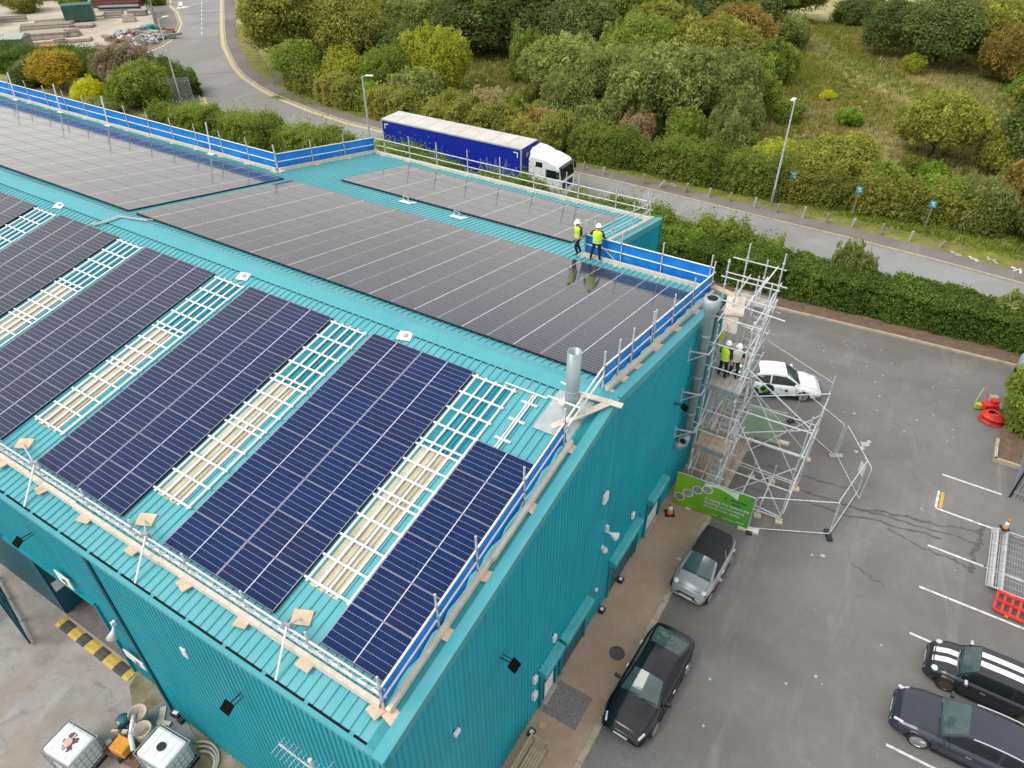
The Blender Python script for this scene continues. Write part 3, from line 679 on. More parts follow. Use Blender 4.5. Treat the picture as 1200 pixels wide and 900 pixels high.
m_=MB(); m_.lathe((.38,18.7,4.0),[(.20,0),(.20,6.1),(.22,6.13),(.215,6.2),(.30,6.42),(.31,6.46),(.31,6.85),(.28,6.86)],28); m_.build('pipe',M_flue,wf,smooth=True)
m_=MB(); m_.lathe((.38,18.7,10.81),[(.19,0),(.20,.062),(.0,.063)],24); m_.build('opening',M_void,wf)
for z in (5.3,7.2,9.2):
    m_=MB(); m_.lathe((.38,18.7,z),[(.203,0),(.215,.01),(.215,.05),(.203,.06)],28); m_.build('band',M_flue,wf,smooth=True)
m_=MB(); m_.path([(.38,18.7,4.2),(.38,18.68,3.9),(.36,18.55,3.7),(.25,18.45,3.62),(.02,18.4,3.6)],.20,16); m_.build('elbow',M_flue,wf,smooth=True)
m_=MB(); m_.lathe((.38,18.5,3.98),[(.21,-.2),(.21,.16)],20,axis=(0,-1,0)); m_.lathe((.38,18.33,3.98),[(.13,-.03),(.13,.0)],18,axis=(0,-1,0),mi=1); m_.build('access_cap',[M_flue,M_void],wf)
for z in (4.6,6.6,8.6):
    m_=MB(); m_.bar((.04,18.1,z+.1),(.72,18.4,z),.04,.04); m_.bar((.04,19.1,z+.1),(.72,19.0,z),.04,.04); m_.bar((.72,18.35,z),(.72,19.05,z),.04,.04); m_.bar((.05,18.1,z-.35),(.65,18.38,z),.03,.03); m_.bar((.05,18.1,z-.4),(.05,18.1,z+.25),.04,.04)
    m_.build('wall_bracket',M_galv,wf)
# ---------------------------------------------------------------- edge protection on the roof
TR=.03
def guard(label,base,n_or_ts,blue=False,toe=True,up=1.0,pad=True,out=(0,0,0),group='edge barriers round the roof',post_h=1.4,lattice=False,xbr=(),cat='barrier',sheet_ts=None,posts_low=False):
    """base(t)->point on the roof surface, t in 0..1 ; out = offset of rails from the base line"""
    P=lambda t,h: base(t)+Vector((0,0,h))
    r=empty('edge_barrier',base(0),label,cat,group)
    ts=n_or_ts if isinstance(n_or_ts,(list,tuple)) else [i/(n_or_ts-1) for i in range(n_or_ts)]
    o=Vector(out)
    segs=16 if sheet_ts else 1
    for nm,h in(('top_rail',up),('mid_rail',up*.55)):
        MB().tube(P(-.002,h),P(1.002,h),TR).build(nm,M_white if blue else M_galv,r)
    if lattice:
        m_=MB(); L_=(base(1)-base(0)).length; k=int(L_/.42)
        for i in range(k):
            a=i/k;b=(i+1)/k; m_.tube(P(a,up*.58)+o*.3,P(a,up*.97)+o*.0,.014,5); m_.tube(P(a,up*.58)+o*.3,P(b,up*.97),.011,5)
        m_.tube(P(0,up*.58)+o*.3,P(1,up*.58)+o*.3,.02,6)
        m_.build('lattice_beam',M_galv,r)
    if toe:
        a,b=base(0)+o,base(1)+o; L_=(b-a).length; n_=max(1,round(L_/3.9)); m_=MB()
        rn=random.Random(len(label))
        for i in range(n_):
            p=a.lerp(b,i/n_);q=a.lerp(b,(i+1.015)/n_ if i<n_-1 else 1); z=.135+.012*(i%2); j=rn.uniform(-.03,.03)
            nn=(q-p).cross(Vector((0,0,1))).normalized()*j
            m_.bar(p+Vector((0,0,z))+nn,q+Vector((0,0,z))+nn,.12,.20)
        m_.build('toe_board',M_board,r)
    for i,t in enumerate(ts):
        b_=base(t); 
        MB().tube(b_+Vector((0,0,.05)),b_+Vector((0,0,post_h)),TR).build('post',M_galv,r)
        if pad:
            q=o.normalized() if o.length else Vector((0,0,0))
            m_=MB(); m_.box(b_+q*.22+Vector((0,0,.065)),(.42 if i%2 else .36,.34,.035),rz=.25*((i%3)-1)); m_.build('base_pad',M_pad,r)
            m_=MB(); m_.lathe(b_+Vector((0,0,up)),[(.05,-.05),(.05,.05)],6); m_.build('coupler',M_galv2,r)
            m_=MB(); m_.lathe(b_+Vector((0,0,up*.55)),[(.05,-.05),(.05,.05)],6); m_.build('coupler',M_galv2,r)
    if blue:
        K=int((base(1)-base(0)).length/.35)+2; m_=MB(); V=[]; rn=random.Random(len(label)*3); sag=[rn.uniform(0,.12) for _ in ts]
        d=(base(1)-base(0)).normalized(); nn=Vector((-d.y,d.x,0))
        for i in range(K+1):
            t=i/K; sg=.03+.05*math.sin(t*17+rn.random()*.5)
            for h,wv in((up*.99,0),(up*.62,.02),(sg+.1,.05)):
                V.append(P(t,h)+nn*(.035+wv*math.sin(t*60+h*7+rn.random())))
        n3=3; F_=[(i*n3+j,i*n3+j+1,(i+1)*n3+j+1,(i+1)*n3+j) for i in range(K) for j in range(2)]
        m_.add(V,F_); m_.build('blue_sheet',M_blue,r,smooth=True)
    for t,dx,hh in xbr:
        b_=base(t); m_=MB(); m_.tube(b_+Vector((0,0,.05)),b_+Vector(dx)+Vector((0,0,hh)),TR*.9); m_.build('brace',M_galv,r)
    return r
# front eave: rail, lattice beam, boards, pads, props
fe=guard('long tube and board edge rail with lattice beam along the near eave',lambda t:FS(-58+t*57.3,.88),[1-(i*2.15+.05)/57.3 for i in range(0,14)],blue=False,up=.72,lattice=True,out=(0,-.14,0),post_h=1.05,cat='guardrail')
for i,X in enumerate([-3.55,-8.75,-13.9,-19.2,-24.6]):
    a=FS(X,.88,0)+Vector((0,0,.78)); m_=MB(); m_.tube(a,Vector((X+.25,.03,HE+.04)),.028); m_.build('prop',M_white,fe)
    xb=RACKX[i]-.1; m_=MB(); m_.tube(a,FS(xb,1.45,.1),.022); m_.build('brace',M_galv,fe)
    m_=MB(); q=FS(xb,1.5,.065); m_.frame_box(q,(.24,.1,.01),(-.08,.18*CT,.18*ST),(0,-.02*ST,.02)); m_.build('base_pad',M_pad,fe)
    for dz in (0,.09,-.08):
        m_=MB(); m_.tube(a+Vector((-.12,-.02,dz-.04)),a+Vector((.12,.03,dz)),.045,6); m_.build('coupler',M_galv2,fe)
# gable barriers, two slopes
def gl(surf,sa,sb,X=-.60): return lambda t:surf(X,sa+(sb-sa)*t)
guard('blue sheeted barrier on the near slope above the gable wall',gl(FS,.75,9.3),[0,.25,.45,.72,.98],blue=True,out=(.14,0,0),up=.95,post_h=1.45)
guard('blue sheeted barrier on the far slope above the gable wall',gl(BS,.15,11.1),[.0,.1,.2,.36,.38,.55,.75,.98],blue=True,out=(.14,0,0),up=.95,post_h=1.5)
m_=MB(); p0=FS(-.60,9.3,.06)+Vector((0,0,.9)); p1=BS(-.60,.15,.06)+Vector((0,0,.9)); m_.tube(p0,p1,.028); m_.tube(p0-Vector((0,0,.35)),p1-Vector((.0,0,.35)),.028); m_.tube(FS(-1.5,9.75)+Vector((0,0,1.0)),FS(-.45,9.75)+Vector((0,0,1.0)),.028); m_.tube(FS(-1.45,10.5)+Vector((0,0,.9)),FS(-.4,10.3)+Vector((0,0,.9)),.028)
tag(m_.build('guard_tubes',M_white),'bare white tubes bridging the two gable barriers around the roof flue','tube')
for i,(X,s,rz) in enumerate([(-.35,10.9,.1),(-.55,10.2,1.1),(-1.25,10.6,1.4)]):
    m_=MB(); L_=[1.3,2.2,.9][i]; m_.box(BS(X,-.3+i*.0,.07)+Vector((0,-(11.0-s)*1.2,-.02*i)),(L_,.22,.04),rz=rz)
    tag(m_.build('plank',M_board),['short scaffold plank lying across the ridge at the gable edge','long scaffold plank lying beside the roof flue','small scaffold plank on the ridge side of the roof flue'][i],'plank')
# rear eave
guard('long blue sheeted barrier along the rear roof edge before the gold tree',lambda t:BS(-60+t*33.6,11.2),[i/15 for i in range(16)],blue=True,out=(0,-.16,0),up=1.05,post_h=1.55)
for i,X in enumerate([-52.4,-46.9,-41.6,-31.6]):
    b=BS(X,10.85); r=empty('brace_post',b,['tall white post at the rear barrier, fourth from the barrier corner','tall white post at the rear barrier, third from the barrier corner','tall white post at the rear barrier, second from the barrier corner','tall white post at the rear barrier, first from the barrier corner'][i],'post','white posts along the rear barrier')
    MB().tube(b+Vector((0,0,.05)),b+Vector((.05,.15,1.9)),.04).build('tube',M_white,r); m_=MB(); m_.box(b+Vector((0,0,.07)),(.5,.3,.03)); m_.build('base_pad',M_white,r)
guard('blue sheeted barrier stepping out to the annex eave',lambda t:BS(-26.35,11.2+8.4*t),[0,.33,.66,1],blue=True,out=(.16,0,0),up=1.0,post_h=1.5)
guard('open tube guardrail along the annex eave before the lorry',lambda t:BS(-26.3+19.6*t,19.5),[0,.045,.15,.26,.38,.5,.62,.73,.77,.89,.985],out=(0,-.2,0),up=1.0,post_h=1.6,cat='guardrail')
guard('open tube guardrail on the road corner end of the annex roof',lambda t:BS(-6.75,19.5-7.2*t),[.02,.35,.7,1],out=(.15,0,0),up=1.0,post_h=1.5,cat='guardrail')
guard('blue sheeted barrier between the two workers and the roof corner',lambda t:BS(-6.75+6.0*t,11.35),[0,.3,.62,.98],blue=True,out=(0,-.2,0),up=1.05,post_h=1.6,xbr=[(.28,(-1.6,.0,0),1.2)])
# ---------------------------------------------------------------- scaffold stair tower
T=empty('scaffold_stair_tower',(1.4,21.5,0),'galvanised scaffold stair tower against the gable corner with three landings','scaffold')
X0,X1,Y0,Y1=.70,1.98,19.1,22.6; YM=20.85
def std(x,y,z0,z1,m=M_galv):
    m_=MB(); m_.tube((x,y,z0),(x,y,z1),.03)
    z=z0+1
    while z<z1: m_.lathe((x,y,z),[(.05,-.03),(.055,0),(.05,.03)],6); z+=1.0
    m_.build('standard',m,T)
for (x,y,z1) in [(X0,Y0,9.6),(X1,Y0,10.1),(X0,YM,10.6),(X1,YM,10.9),(.62,22.0,11.7),(X1,22.25,11.5),(1.3,Y1,10.9),(1.35,21.3,10.8),(.1,21.3,11.2)]: std(x,y,.08,z1)
def tb(a,b,nm='ledger',m=M_galv,r=.027): MB().tube(a,b,r).build(nm,m,T)
for z in (2.1,3.15,4.3,6.45,7.6,8.85,9.9):
    tb((X1,Y0-.3,z),(X1,Y1+.3,z)); 
    if z not in (7.5,): tb((X0,Y0-.3,z),(X0,Y1+.3,z))
for y in (Y0,YM,Y1):
    for z in (2.0,4.25,5.4,7.6,8.7,9.9): tb((X0-.2,y,z),(X1+.3,y,z),'transom')
tb((.0,22.3,10.8),(X1+.15,22.3,10.8),'transom'); tb((-.1,21.3,10.4),(X1+.25,21.3,10.4),'transom'); tb((.1,20.4,9.9),(X1+.9,20.1,9.9),'transom'); tb((-.1,21.9,10.3),(X1+.2,21.9,10.3),'transom')
for (a,b) in [((X0,Y0,.3),(X0,Y1,4.2)),((X0,Y1,4.5),(X0,Y0,8.6)),((X1,Y0,.3),(X1,YM,4.0)),((X1,Y1,4.3),(X1,Y0,8.4)),((X0,Y0,4.3),(X0,YM,6.6)),((X1,Y0,7.2),(X1,Y1,9.9)),((X1+.04,Y0,6.6),(X1+.04,Y1,9.3)),((1.1,21.2,9.2),(1.8,22.3,10.9)),((1.0,20.6,9.1),(1.6,21.8,10.6))]: tb(a,b,'brace')
M_deck=mat('scaffold_deck_boards',(.36,.33,.29),.85,col2=(.50,.46,.41),scale=5,bump=.2)
M_pale=mat('pale_stair_steel',(.52,.49,.47),.6,metal=.1,noise=.15,scale=5)
def deck(y0,y1,z,x0=X0,x1=X1,m=M_deck):
    n=5; w_=(x1-x0)/n
    for i in range(n):
        m_=MB(); m_.box((x0+w_*(i+.5),(y0+y1)/2,z),(w_-.012,y1-y0,.05)); m_.build('deck_board',m,T)
    for yy,hh in ((y0-.03,.24),(y1+.03,.12)): m_=MB(); m_.box(((x0+x1)/2,yy,z+.02),(x1-x0+.1,.06,hh)); m_.build('deck_beam',M_galv2,T)
deck(Y0,Y0+1.2,3.3,m=mat('tan_deck_boards',(.42,.30,.20),.85,col2=(.55,.42,.30),scale=4)); deck(Y0,Y0+1.2,6.6); deck(21.9,Y1+.2,4.95); deck(21.9,Y1+.3,9.0,x0=.2); deck(20.9,21.9,9.0,x0=.2,x1=1.0)
def flight(y0,z0,y1,z1,xc=1.62,w_=.62):
    n=9; f=MB()
    for sx in (-1,1): f.bar((xc+sx*w_/2,y0,z0),(xc+sx*w_/2,y1,z1),.05,.2)
    st=f.build('stair_flight',M_pale,T)
    for i in range(1,n):
        t=i/n; m_=MB(); m_.box((xc,y0+(y1-y0)*t,z0+(z1-z0)*t+.05),(w_-.06,.23,.035)); sub(st,m_.build('tread',M_pale,st))
    h=MB(); h.tube((xc+w_/2,y0,z0+.95),(xc+w_/2,y1,z1+.95),.025); h.tube((xc+w_/2,y0,z0+.5),(xc+w_/2,y1,z1+.5),.025); h.build('handrail',M_galv,T)
    h=MB(); h.bar((xc-w_/2-.14,y0+.1,z0+.5),(xc-w_/2-.14,y1,z1+.35),.05,.24); h.build('side_board',M_pale,T)
flight(Y0+1.15,3.35,21.9,4.95); flight(Y0+1.15,6.65,21.9,8.95); flight(21.9,4.95,Y0+1.2,6.55,xc=1.02); flight(Y0+.3,.15,21.9,1.7,xc=1.62); flight(21.9,1.7,Y0+1.2,3.3,xc=1.02)
# leaning board and kinked panel on the top
m_=MB(); m_.frame_box((.75,21.0,9.42),(.36,.05,.04),(.12,-.45,-.12),(0,.02,.05)); tag(m_.build('plywood_sheet',mat('pale_plywood',(.62,.54,.45),.8,noise=.12),bevel=.01),'pale plywood sheet resting on top of the stair tower','board')
m_=MB(); m_.frame_box((.80,20.55,8.95),(.30,0,0),(.05,-.12,-.42),(0,.03,.0)); tag(m_.build('plywood_sheet',MATS['pale_plywood']),'pale plywood sheet hanging down inside the stair tower','board')
m_=MB(); m_.box((.0,22.0,9.35),(1.2,.3,.06),rz=-.25); tag(m_.build('plank',M_pad),'orange tinted plank at the roof corner beside the stair tower','plank')
# outrigger frame
O=empty('scaffold_outrigger',(4,22,0),'outrigger frame of tubes bracing the stair tower on the car park','scaffold')
def ot(a,b,nm='ledger',r=.03,m=M_galv): MB().tube(a,b,r).build(nm,m,O)
for (x,y,h) in [(4.87,19.9,6.2),(5.0,22.3,5.0),(4.95,24.6,5.2),(3.0,22.0,1.0),(3.9,22.2,1.1),(3.95,19.75,1.2),(3.0,19.7,1.2)]:
    ot((x,y,.05),(x,y,h),'standard')
    m_=MB(); m_.box((x,y,.06),(.30,.28,.10),rz=.3); m_.build('timber_pad',M_pad,O)
    if h>4:
        for z in (1,2,3.2,4.0,4.5): m_=MB(); m_.lathe((x,y,z),[(.05,-.03),(.058,0),(.05,.03)],6); m_.build('coupler',M_galv2,O)
for y,zz in ((19.9,(.25,2.0,4.1,5.4)),(22.3,(.3,2.0,4.0)),(24.6,(2.0,4.2))):
    for z in zz: ot((2.0,min(y-.1,22.55),z),(5.0,y,z))
ot((2.05,20.0,.45),(4.9,19.9,.35)); ot((2.1,22.2,.5),(5.0,22.3,.42))
for z in (2.0,4.0): ot((4.93,19.8,z),(4.98,24.7,z))
for x in (3.0,3.92): ot((x,19.6,.4),(x-.02,22.3,.4),'foot_tie')
for a,b in [((4.9,19.9,.4),(2.05,19.5,5.3)),((4.95,22.3,.4),(2.05,21.6,5.5)),((2.05,19.5,.5),(4.88,19.9,3.4)),((5,22.3,4.6),(2.05,21.6,1.2)),((4.95,24.6,4.8),(2.05,22.4,7.4)),((4.95,24.5,.4),(2.05,22.5,4.6)),((4.93,20,.5),(4.97,24.5,3.9)),((4.9,19.9,5.6),(2.05,19.2,8.0))]: ot(a,b,'brace')
# planks on the ground under the tower
for i,(x,y,rz,L_) in enumerate([(1.25,20.1,1.5,2.9),(1.55,20.2,1.56,2.8)]):
    m_=MB(); m_.box((x,y-.3,.14+.05*i),(L_,.23,.045),rz=rz); tag(m_.build('plank',M_board),['wall side one of two pale planks lying on the footpath behind the green banner','kerb side one of two pale planks lying on the footpath behind the green banner'][i],'plank')
# ---------------------------------------------------------------- mesh fence panels round the scaffold
def heras_mat():
    g=G('fence_mesh',.5); co=g.co(src='UV'); x,y,_=g.sep(co)
    def ln(v,n,w): return g.math('LESS_THAN',g.math('FRACT',g.math('MULTIPLY',v,n)),w)
    a=g.math('MAXIMUM',ln(x,34,.035),ln(y,10,.02)); g.p.inputs['Metallic'].default_value=.5; g.p.inputs['Base Color'].default_value=(.42,.45,.46,1)
    g.L.new(a,g.p.inputs['Alpha']); return g.m
M_mesh=heras_mat()
def fence(label,a,b,lean=0,group='mesh fence panels round the scaffold',H=2.0,foot=(1,1),z=0.0,tilt=None,banner=None):
    a=Vector((*a,z));b=Vector((*b,z)); d=(b-a).normalized(); nn=Vector((-d.y,d.x,0)); r=empty('fence_panel',a,label,'fence panel',group)
    up=Vector((0,0,H))+nn*lean
    m_=MB(); a0=a+Vector((0,0,.1)); b0=b+Vector((0,0,.1)); c=d*.1
    m_.path([a0,a0+up*.94,a0+up*.98+c*.4,a0+up+c],.024,6); m_.path([b0,b0+up*.94,b0+up*.98-c*.4,b0+up-c],.024,6); m_.tube(a0+up+c,b0+up-c,.024,6); m_.tube(a0+Vector((0,0,.05)),b0+Vector((0,0,.05)),.022,6)
    m_.build('tube_frame',M_galv,r)
    if banner is None:
        m_=MB(); m_.add([a0+Vector((0,0,.05)),b0+Vector((0,0,.05)),b0+up,a0+up],[(0,1,2,3)]); o=m_.build('wire_mesh',M_mesh,r); uv=o.data.uv_layers.new(name='UVMap')
        for i,cc in enumerate([(0,0),(1,0),(1,1),(0,1)]): uv.data[i].uv=cc
    for k,(q,on) in enumerate(zip((a,b),foot)):
        if on:
            m_=MB(); m_.box(q+nn*.0+Vector((0,0,.06)),(.24,.66,.12),rz=math.atan2(d.y,d.x)); m_.build('foot',M_black if on==1 else M_conc,r,bevel=.03)
    return r
fence('mesh fence panel running out from the green banner',(3.85,18.75),(6.94,20.25))
fence('mesh fence panel pointing away from the camera, swung open',(6.96,20.3),(7.5,23.6),lean=.1,foot=(0,0))
f3=fence('outermost mesh fence panel with a white notice',(7.65,23.1),(6.1,25.6),foot=(0,2))
p=Vector((7.3,23.75,1.35)); m_=MB(); m_.box(p,(.45,.015,.6),rz=-1.01); m_.build('notice',M_white,f3)
fence('far mesh fence panel behind the outrigger frame',(6.0,25.5),(3.6,27.2),foot=(0,1))
# banners
def banner_mat(name,fade):
    g=G(name,.5,.35); co=g.co(src='UV'); x,y,_=g.sep(co)
    base=g.ramp(x,(0.,(.25,.47,.01)),(.45,(.15,.42,.03)),(1.,(.08,.31,.04)))
    # paler swoosh along the top centre
    dx=g.math('SUBTRACT',x,.52); yc=g.math('SUBTRACT',.93,g.math('MULTIPLY',g.math('MULTIPLY',dx,dx),1.9)); 
    sw=g.math('MULTIPLY',g.math('GREATER_THAN',y,yc),g.math('GREATER_THAN',x,.36)); sw=g.math('MULTIPLY',sw,g.math('LESS_THAN',x,.80))
    c=g.mix(sw,base,(.62,.80,.58)); 
    if fade: c=g.mix(.72,c,(.48,.60,.47))
    g.color(c); return g.m
M_ban=banner_mat('green_banner_print',0); M_ban2=banner_mat('faded_green_banner',1)
def banner(label,a,b,m,txt,z0=.12,z1=2.05,flip=False):
    a=Vector((*a,0));b=Vector((*b,0)); d=(b-a); L_=d.length; d.normalize(); nn=Vector((d.y,-d.x,0))
    r=empty('banner',a,label,'banner')
    m_=MB(); N_=16; V=[]
    for i in range(N_+1):
        t=i/N_; q=a+d*L_*t+nn*(.03+.02*math.sin(t*19))
        V+=[q+Vector((0,0,z0)),q+Vector((0,0,z1-.03*math.sin(t*PI*4)**2))]
    m_.add(V,[(2*i,2*i+2,2*i+3,2*i+1) for i in range(N_)]); o=m_.build('cloth',m,r,smooth=True); uv=o.data.uv_layers.new(name='UVMap')
    for li,lp in enumerate(o.data.loops):
        vi=lp.vertex_index; uv.data[li].uv=((vi//2)/N_,vi%2)
    H=z1-z0
    M_ph=[mat('photo_print_slate',(.10,.13,.18),.5,col2=(.30,.32,.34),scale=9),mat('photo_print_olive',(.14,.20,.08),.5,col2=(.40,.42,.36),scale=8)]
    for k,(u,v) in enumerate([(.075,.30),(.175,.50),(.285,.69),(.41,.80)]):
        q=a+d*L_*u+nn*.056+Vector((0,0,z0+H*v)); ring=MB(); dsk=MB(); 
        def disc(mb,rad,off):
            mb.add([q+nn*off+d*rad*math.cos(2*PI*i/20)+Vector((0,0,rad*math.sin(2*PI*i/20))) for i in range(20)],[tuple(range(20))])
        disc(ring,.235,.0); disc(dsk,.19,.004); g_=ring.build('photo_ring',M_white,r); sub(g_,dsk.build('photo_disc',M_ph[k%2],g_))
    if txt:
        def text(s_,u,v,size,mt,nm='lettering'):
            c=bpy.data.curves.new(nm,'FONT'); c.body=s_; c.size=size; c.extrude=.002; c.space_line=1.0
            ob=bpy.data.objects.new(nm,c); COL.objects.link(ob); ob.data.materials.append(mt)
            q=a+d*L_*u+nn*.062+Vector((0,0,z0+H*v)); mx=Matrix((d,Vector((0,0,1)),nn)).transposed().to_4x4(); mx.translation=q
            dg=bpy.context.evaluated_depsgraph_get(); me=bpy.data.meshes.new_from_object(ob.evaluated_get(dg)); bpy.data.objects.remove(ob)
            o2=bpy.data.objects.new(nm,me); COL.objects.link(o2); o2.parent=r; o2.matrix_local=Matrix.Translation(-r.location)@mx
            return o2
        text('Creating the sustainable',.40,.50,.20,M_white); text('building environments',.40,.385,.20,M_white); text('of tomorrow, today',.40,.27,.20,M_white)
        text('Vector Drive',.78,.62,.0001,M_white) if False else None
        q=a+d*L_*.665+nn*.06+Vector((0,0,z0+H*.72)); m_=MB(); m_.add([q+d*.085*math.cos(2*PI*i/16)+Vector((0,0,.085*math.sin(2*PI*i/16))) for i in range(16)],[tuple(range(16))]); q2=q+nn*.004+d*.02; m_.add([q2+d*.05*math.cos(2*PI*i/16)+Vector((0,0,.05*math.sin(2*PI*i/16))) for i in range(16)],[tuple(range(16))],mi=1)
        m_.build('emblem',[mat('emblem_dark_green',(.01,.12,.07),.5),M_ban],r)
        for (u0,u1,v) in [(.72,.92,.73),(.74,.86,.62),(.2,.30,.12),(.52,.60,.10),(.66,.82,.10),(.84,.95,.12)]:
            m_=MB(); q0=a+d*L_*u0+nn*.058+Vector((0,0,z0+H*v)); q1=a+d*L_*u1+nn*.058+Vector((0,0,z0+H*v)); m_.bar(q0,q1,.002,.05 if v<.5 else .07); m_.build('print_line',MATS['emblem_dark_green'] if v>.5 else mat('pale_green_ink',(.45,.75,.35),.5),r)
    m_=MB()
    for q in (a,b): m_.tube(q,q+Vector((0,0,z1+.03)),.022)
    m_.tube(a+Vector((0,0,z1+.02)),b+Vector((0,0,z1+.02)),.022); m_.build('frame',M_galv,r)
    m_=MB(); m_.box(b+Vector((.05,.05,.07)),(.9,.25,.13),rz=.12); m_.build('timber_foot',M_board,r)
    return r
banner('green printed banner with white lettering and four round photos by the footpath',(.42,18.45),(3.8,18.68),M_ban,True)
banner('faded green banner with round photos beside the white car',(.35,24.6),(3.4,25.1),M_ban2,False,z0=.1,z1=1.95)
# ---------------------------------------------------------------- cars
def interp(pts,x):
    if x<=pts[0][0]: return pts[0][1]
    for (a,b),(c,d) in zip(pts,pts[1:]):
        if x<=c:
            t=(x-a)/(c-a); t=t*t*(3-2*t)*.5+t*.5; return b+(d-b)*t
    return pts[-1][1]
M_tyre=mat('tyre_rubber',(.018,.018,.018),.85); M_rim=mat('alloy_rim',(.45,.46,.48),.3,metal=.7); M_lamp=mat('headlamp_glass',(.62,.66,.70),.12,noise=.1); M_tail=mat('tail_lamp_red',(.35,.01,.015),.25)
M_plate=mat('number_plate',(.75,.75,.72),.5); M_chrome=mat('chrome_trim',(.7,.7,.7),.15,metal=.9); M_cglass=mat('car_glass_green',(.05,.095,.092),.05,noise=.3,scale=1.2,spec=.7); M_seam=mat('panel_seam',(.006,.006,.006),.7)
def paint(name,c,rough=.22,coat=.25): return mat(name,c,rough,noise=.06,coat=coat,spec=.5)
def car(label,loc,heading,L,W,Ht,deck,xf,xtf,xtr,xr,wb,body,roofm=None,rw=.32,stripes=None,rails=False,group=None,plan=.16,taper=.70,rimm=None,belt_in=.87,tail_hatch=False,seed=0,headl='slim'):
    r=empty('parked_car',(loc[0],loc[1],.012),label,'car',group,rz=heading)
    xw=(wb/2+.03,-wb/2+.03); ra=rw+.055
    D=lambda x:interp(deck,x)
    pw=lambda x:W/2*(1-plan*abs(2*x/L)**5)*(1-.02*abs(2*x/L)**2)
    xs=sorted(set([round(-L/2+L*i/84,4) for i in range(85)])); V=[];n=0
    def zl(x):
        z=.20+.10*max(0,abs(2*x/L)-.86)/.14
        for q in xw:
            if abs(x-q)<ra: z=max(z,rw-.02+math.sqrt(max(0,ra*ra-(x-q)**2)))
        return z
    K=10
    for x in xs:
        w_=pw(x); d=D(x); e=abs(2*x/L); 
        endk=max(0,(e-.93)/.07); f=zl(x); wi=w_*(1-.10*endk**2)
        prof=[(0,d+.035),(.4*wi,d+.028),(.72*wi,d+.005),(.89*wi,d-.045),(.975*wi,d-.12),(1.0*wi,d*.68),(1.0*wi,max(f+.02,d*.48)),(.985*wi,max(f+.01,.34)),(.97*wi,max(f,.24)),(.93*wi,f)]
        prof=[(a,max(b,f) if i>4 else b) for i,(a,b) in enumerate(prof)]
        ring=[(x,a,b) for a,b in prof]+[(x,-a,b) for a,b in reversed(prof[1:])]
        n=len(ring); V+=ring
    m_=MB(); N_=len(xs)
    fs=[(i*n+j,i*n+j+1,(i+1)*n+j+1,(i+1)*n+j) for i in range(N_-1) for j in range(n-1)]
    fs+=[tuple(range(n)),tuple((N_-1)*n+j for j in reversed(range(n)))]
    # mirrored ring goes centre->left->bottom, then right side bottom->centre; fix ordering so the belly stays open
    V2=[];
    for i in range(N_):
        ring=V[i*n:(i+1)*n]; left=ring[:K]; right=ring[K:]   # left: centre..bottom ; right: bottom..near centre
        V2+=list(reversed(left))+list(reversed(right))
    m_.add(V2,fs); bo=m_.build('body',body,r,smooth=True,world=False)
    u=MB(); u.box((0,0,.36),(L-.35,W-.40,.34)); 
    for q in xw: u.box((q,0,.42),(2*ra+.04,W-.22,.50))
    u.build('underbody',M_black,r,world=False)
    # greenhouse
    bz=lambda x:D(max(min(x,xf),xr))
    def T(x):
        if x>=xtf: t=(xf-x)/(xf-xtf); return D(xf)+(Ht-.02-D(xf))*min(1,(t**.92))
        if x<=xtr: t=(x-xr)/(xtr-xr); return D(xr)+(Ht-.05-D(xr))*(max(0,t)**.85)
        t=(x-xtr)/(xtf-xtr); return Ht-.05+.03*t+.055*math.sin(PI*t)
    gx=sorted(set([xf,xtf,xtr,xr]+[xr+(xf-xr)*i/36 for i in range(37)])); rows=[]
    for x in gx:
        b=D(x)-.01; t=T(x); fr=max(0,min(1,(t-b)/(Ht-b))); wb_=pw(x)*belt_in; wt=W/2*taper; wtop=wb_+(wt-wb_)*fr
        wtop=min(wtop,wb_); cr=.03+.03*fr
        pr=[(0,t+cr),(.5*wtop,t+cr*.8),(.88*wtop,t+cr*.3),(wtop,t-.02*fr),(wtop+(wb_-wtop)*.16,t-.02*fr-(t-b)*.16),(wb_,b)]
        rows.append(pr)
    parts={'windscreen':MB(),'rear_window':MB(),('side_window',1,0):MB(),('side_window',1,1):MB(),('side_window',-1,0):MB(),('side_window',-1,1):MB(),'roof':MB(),('pillar',1):MB(),('pillar',-1):MB()}
    for i in range(len(gx)-1):
        xa,xb=gx[i],gx[i+1]; xm=(xa+xb)/2
        for sgn in (1,-1):
            for j in range(5):
                q=[(xa,sgn*rows[i][j][0],rows[i][j][1]),(xb,sgn*rows[i+1][j][0],rows[i+1][j][1]),(xb,sgn*rows[i+1][j+1][0],rows[i+1][j+1][1]),(xa,sgn*rows[i][j+1][0],rows[i][j+1][1])]
                if sgn<0: q=q[::-1]
                if j<=1: k='windscreen' if xm>xtf else ('rear_window' if xm<xtr else 'roof')
                elif j in(2,3): k='roof' if xtr<xm<xtf else ('pillar',sgn)
                else:
                    hgt=T(xm)-D(xm); k=('side_window',sgn,int(xm>(xf+xr)/2-.1)) if (hgt>.17 and abs(xm-(xf+xr)/2+.1)>.045 and xm>xr+.30) else ('pillar',sgn)
                parts[k].add(q,[(0,1,2,3)])
    for k,mb in parts.items():
        k=k if isinstance(k,str) else k[0]
        if mb.f: mb.build(k,{'windscreen':M_cglass,'rear_window':M_cglass,'side_window':M_glassd,'roof':roofm or body,'pillar':body}[k],r,smooth=True,world=False)
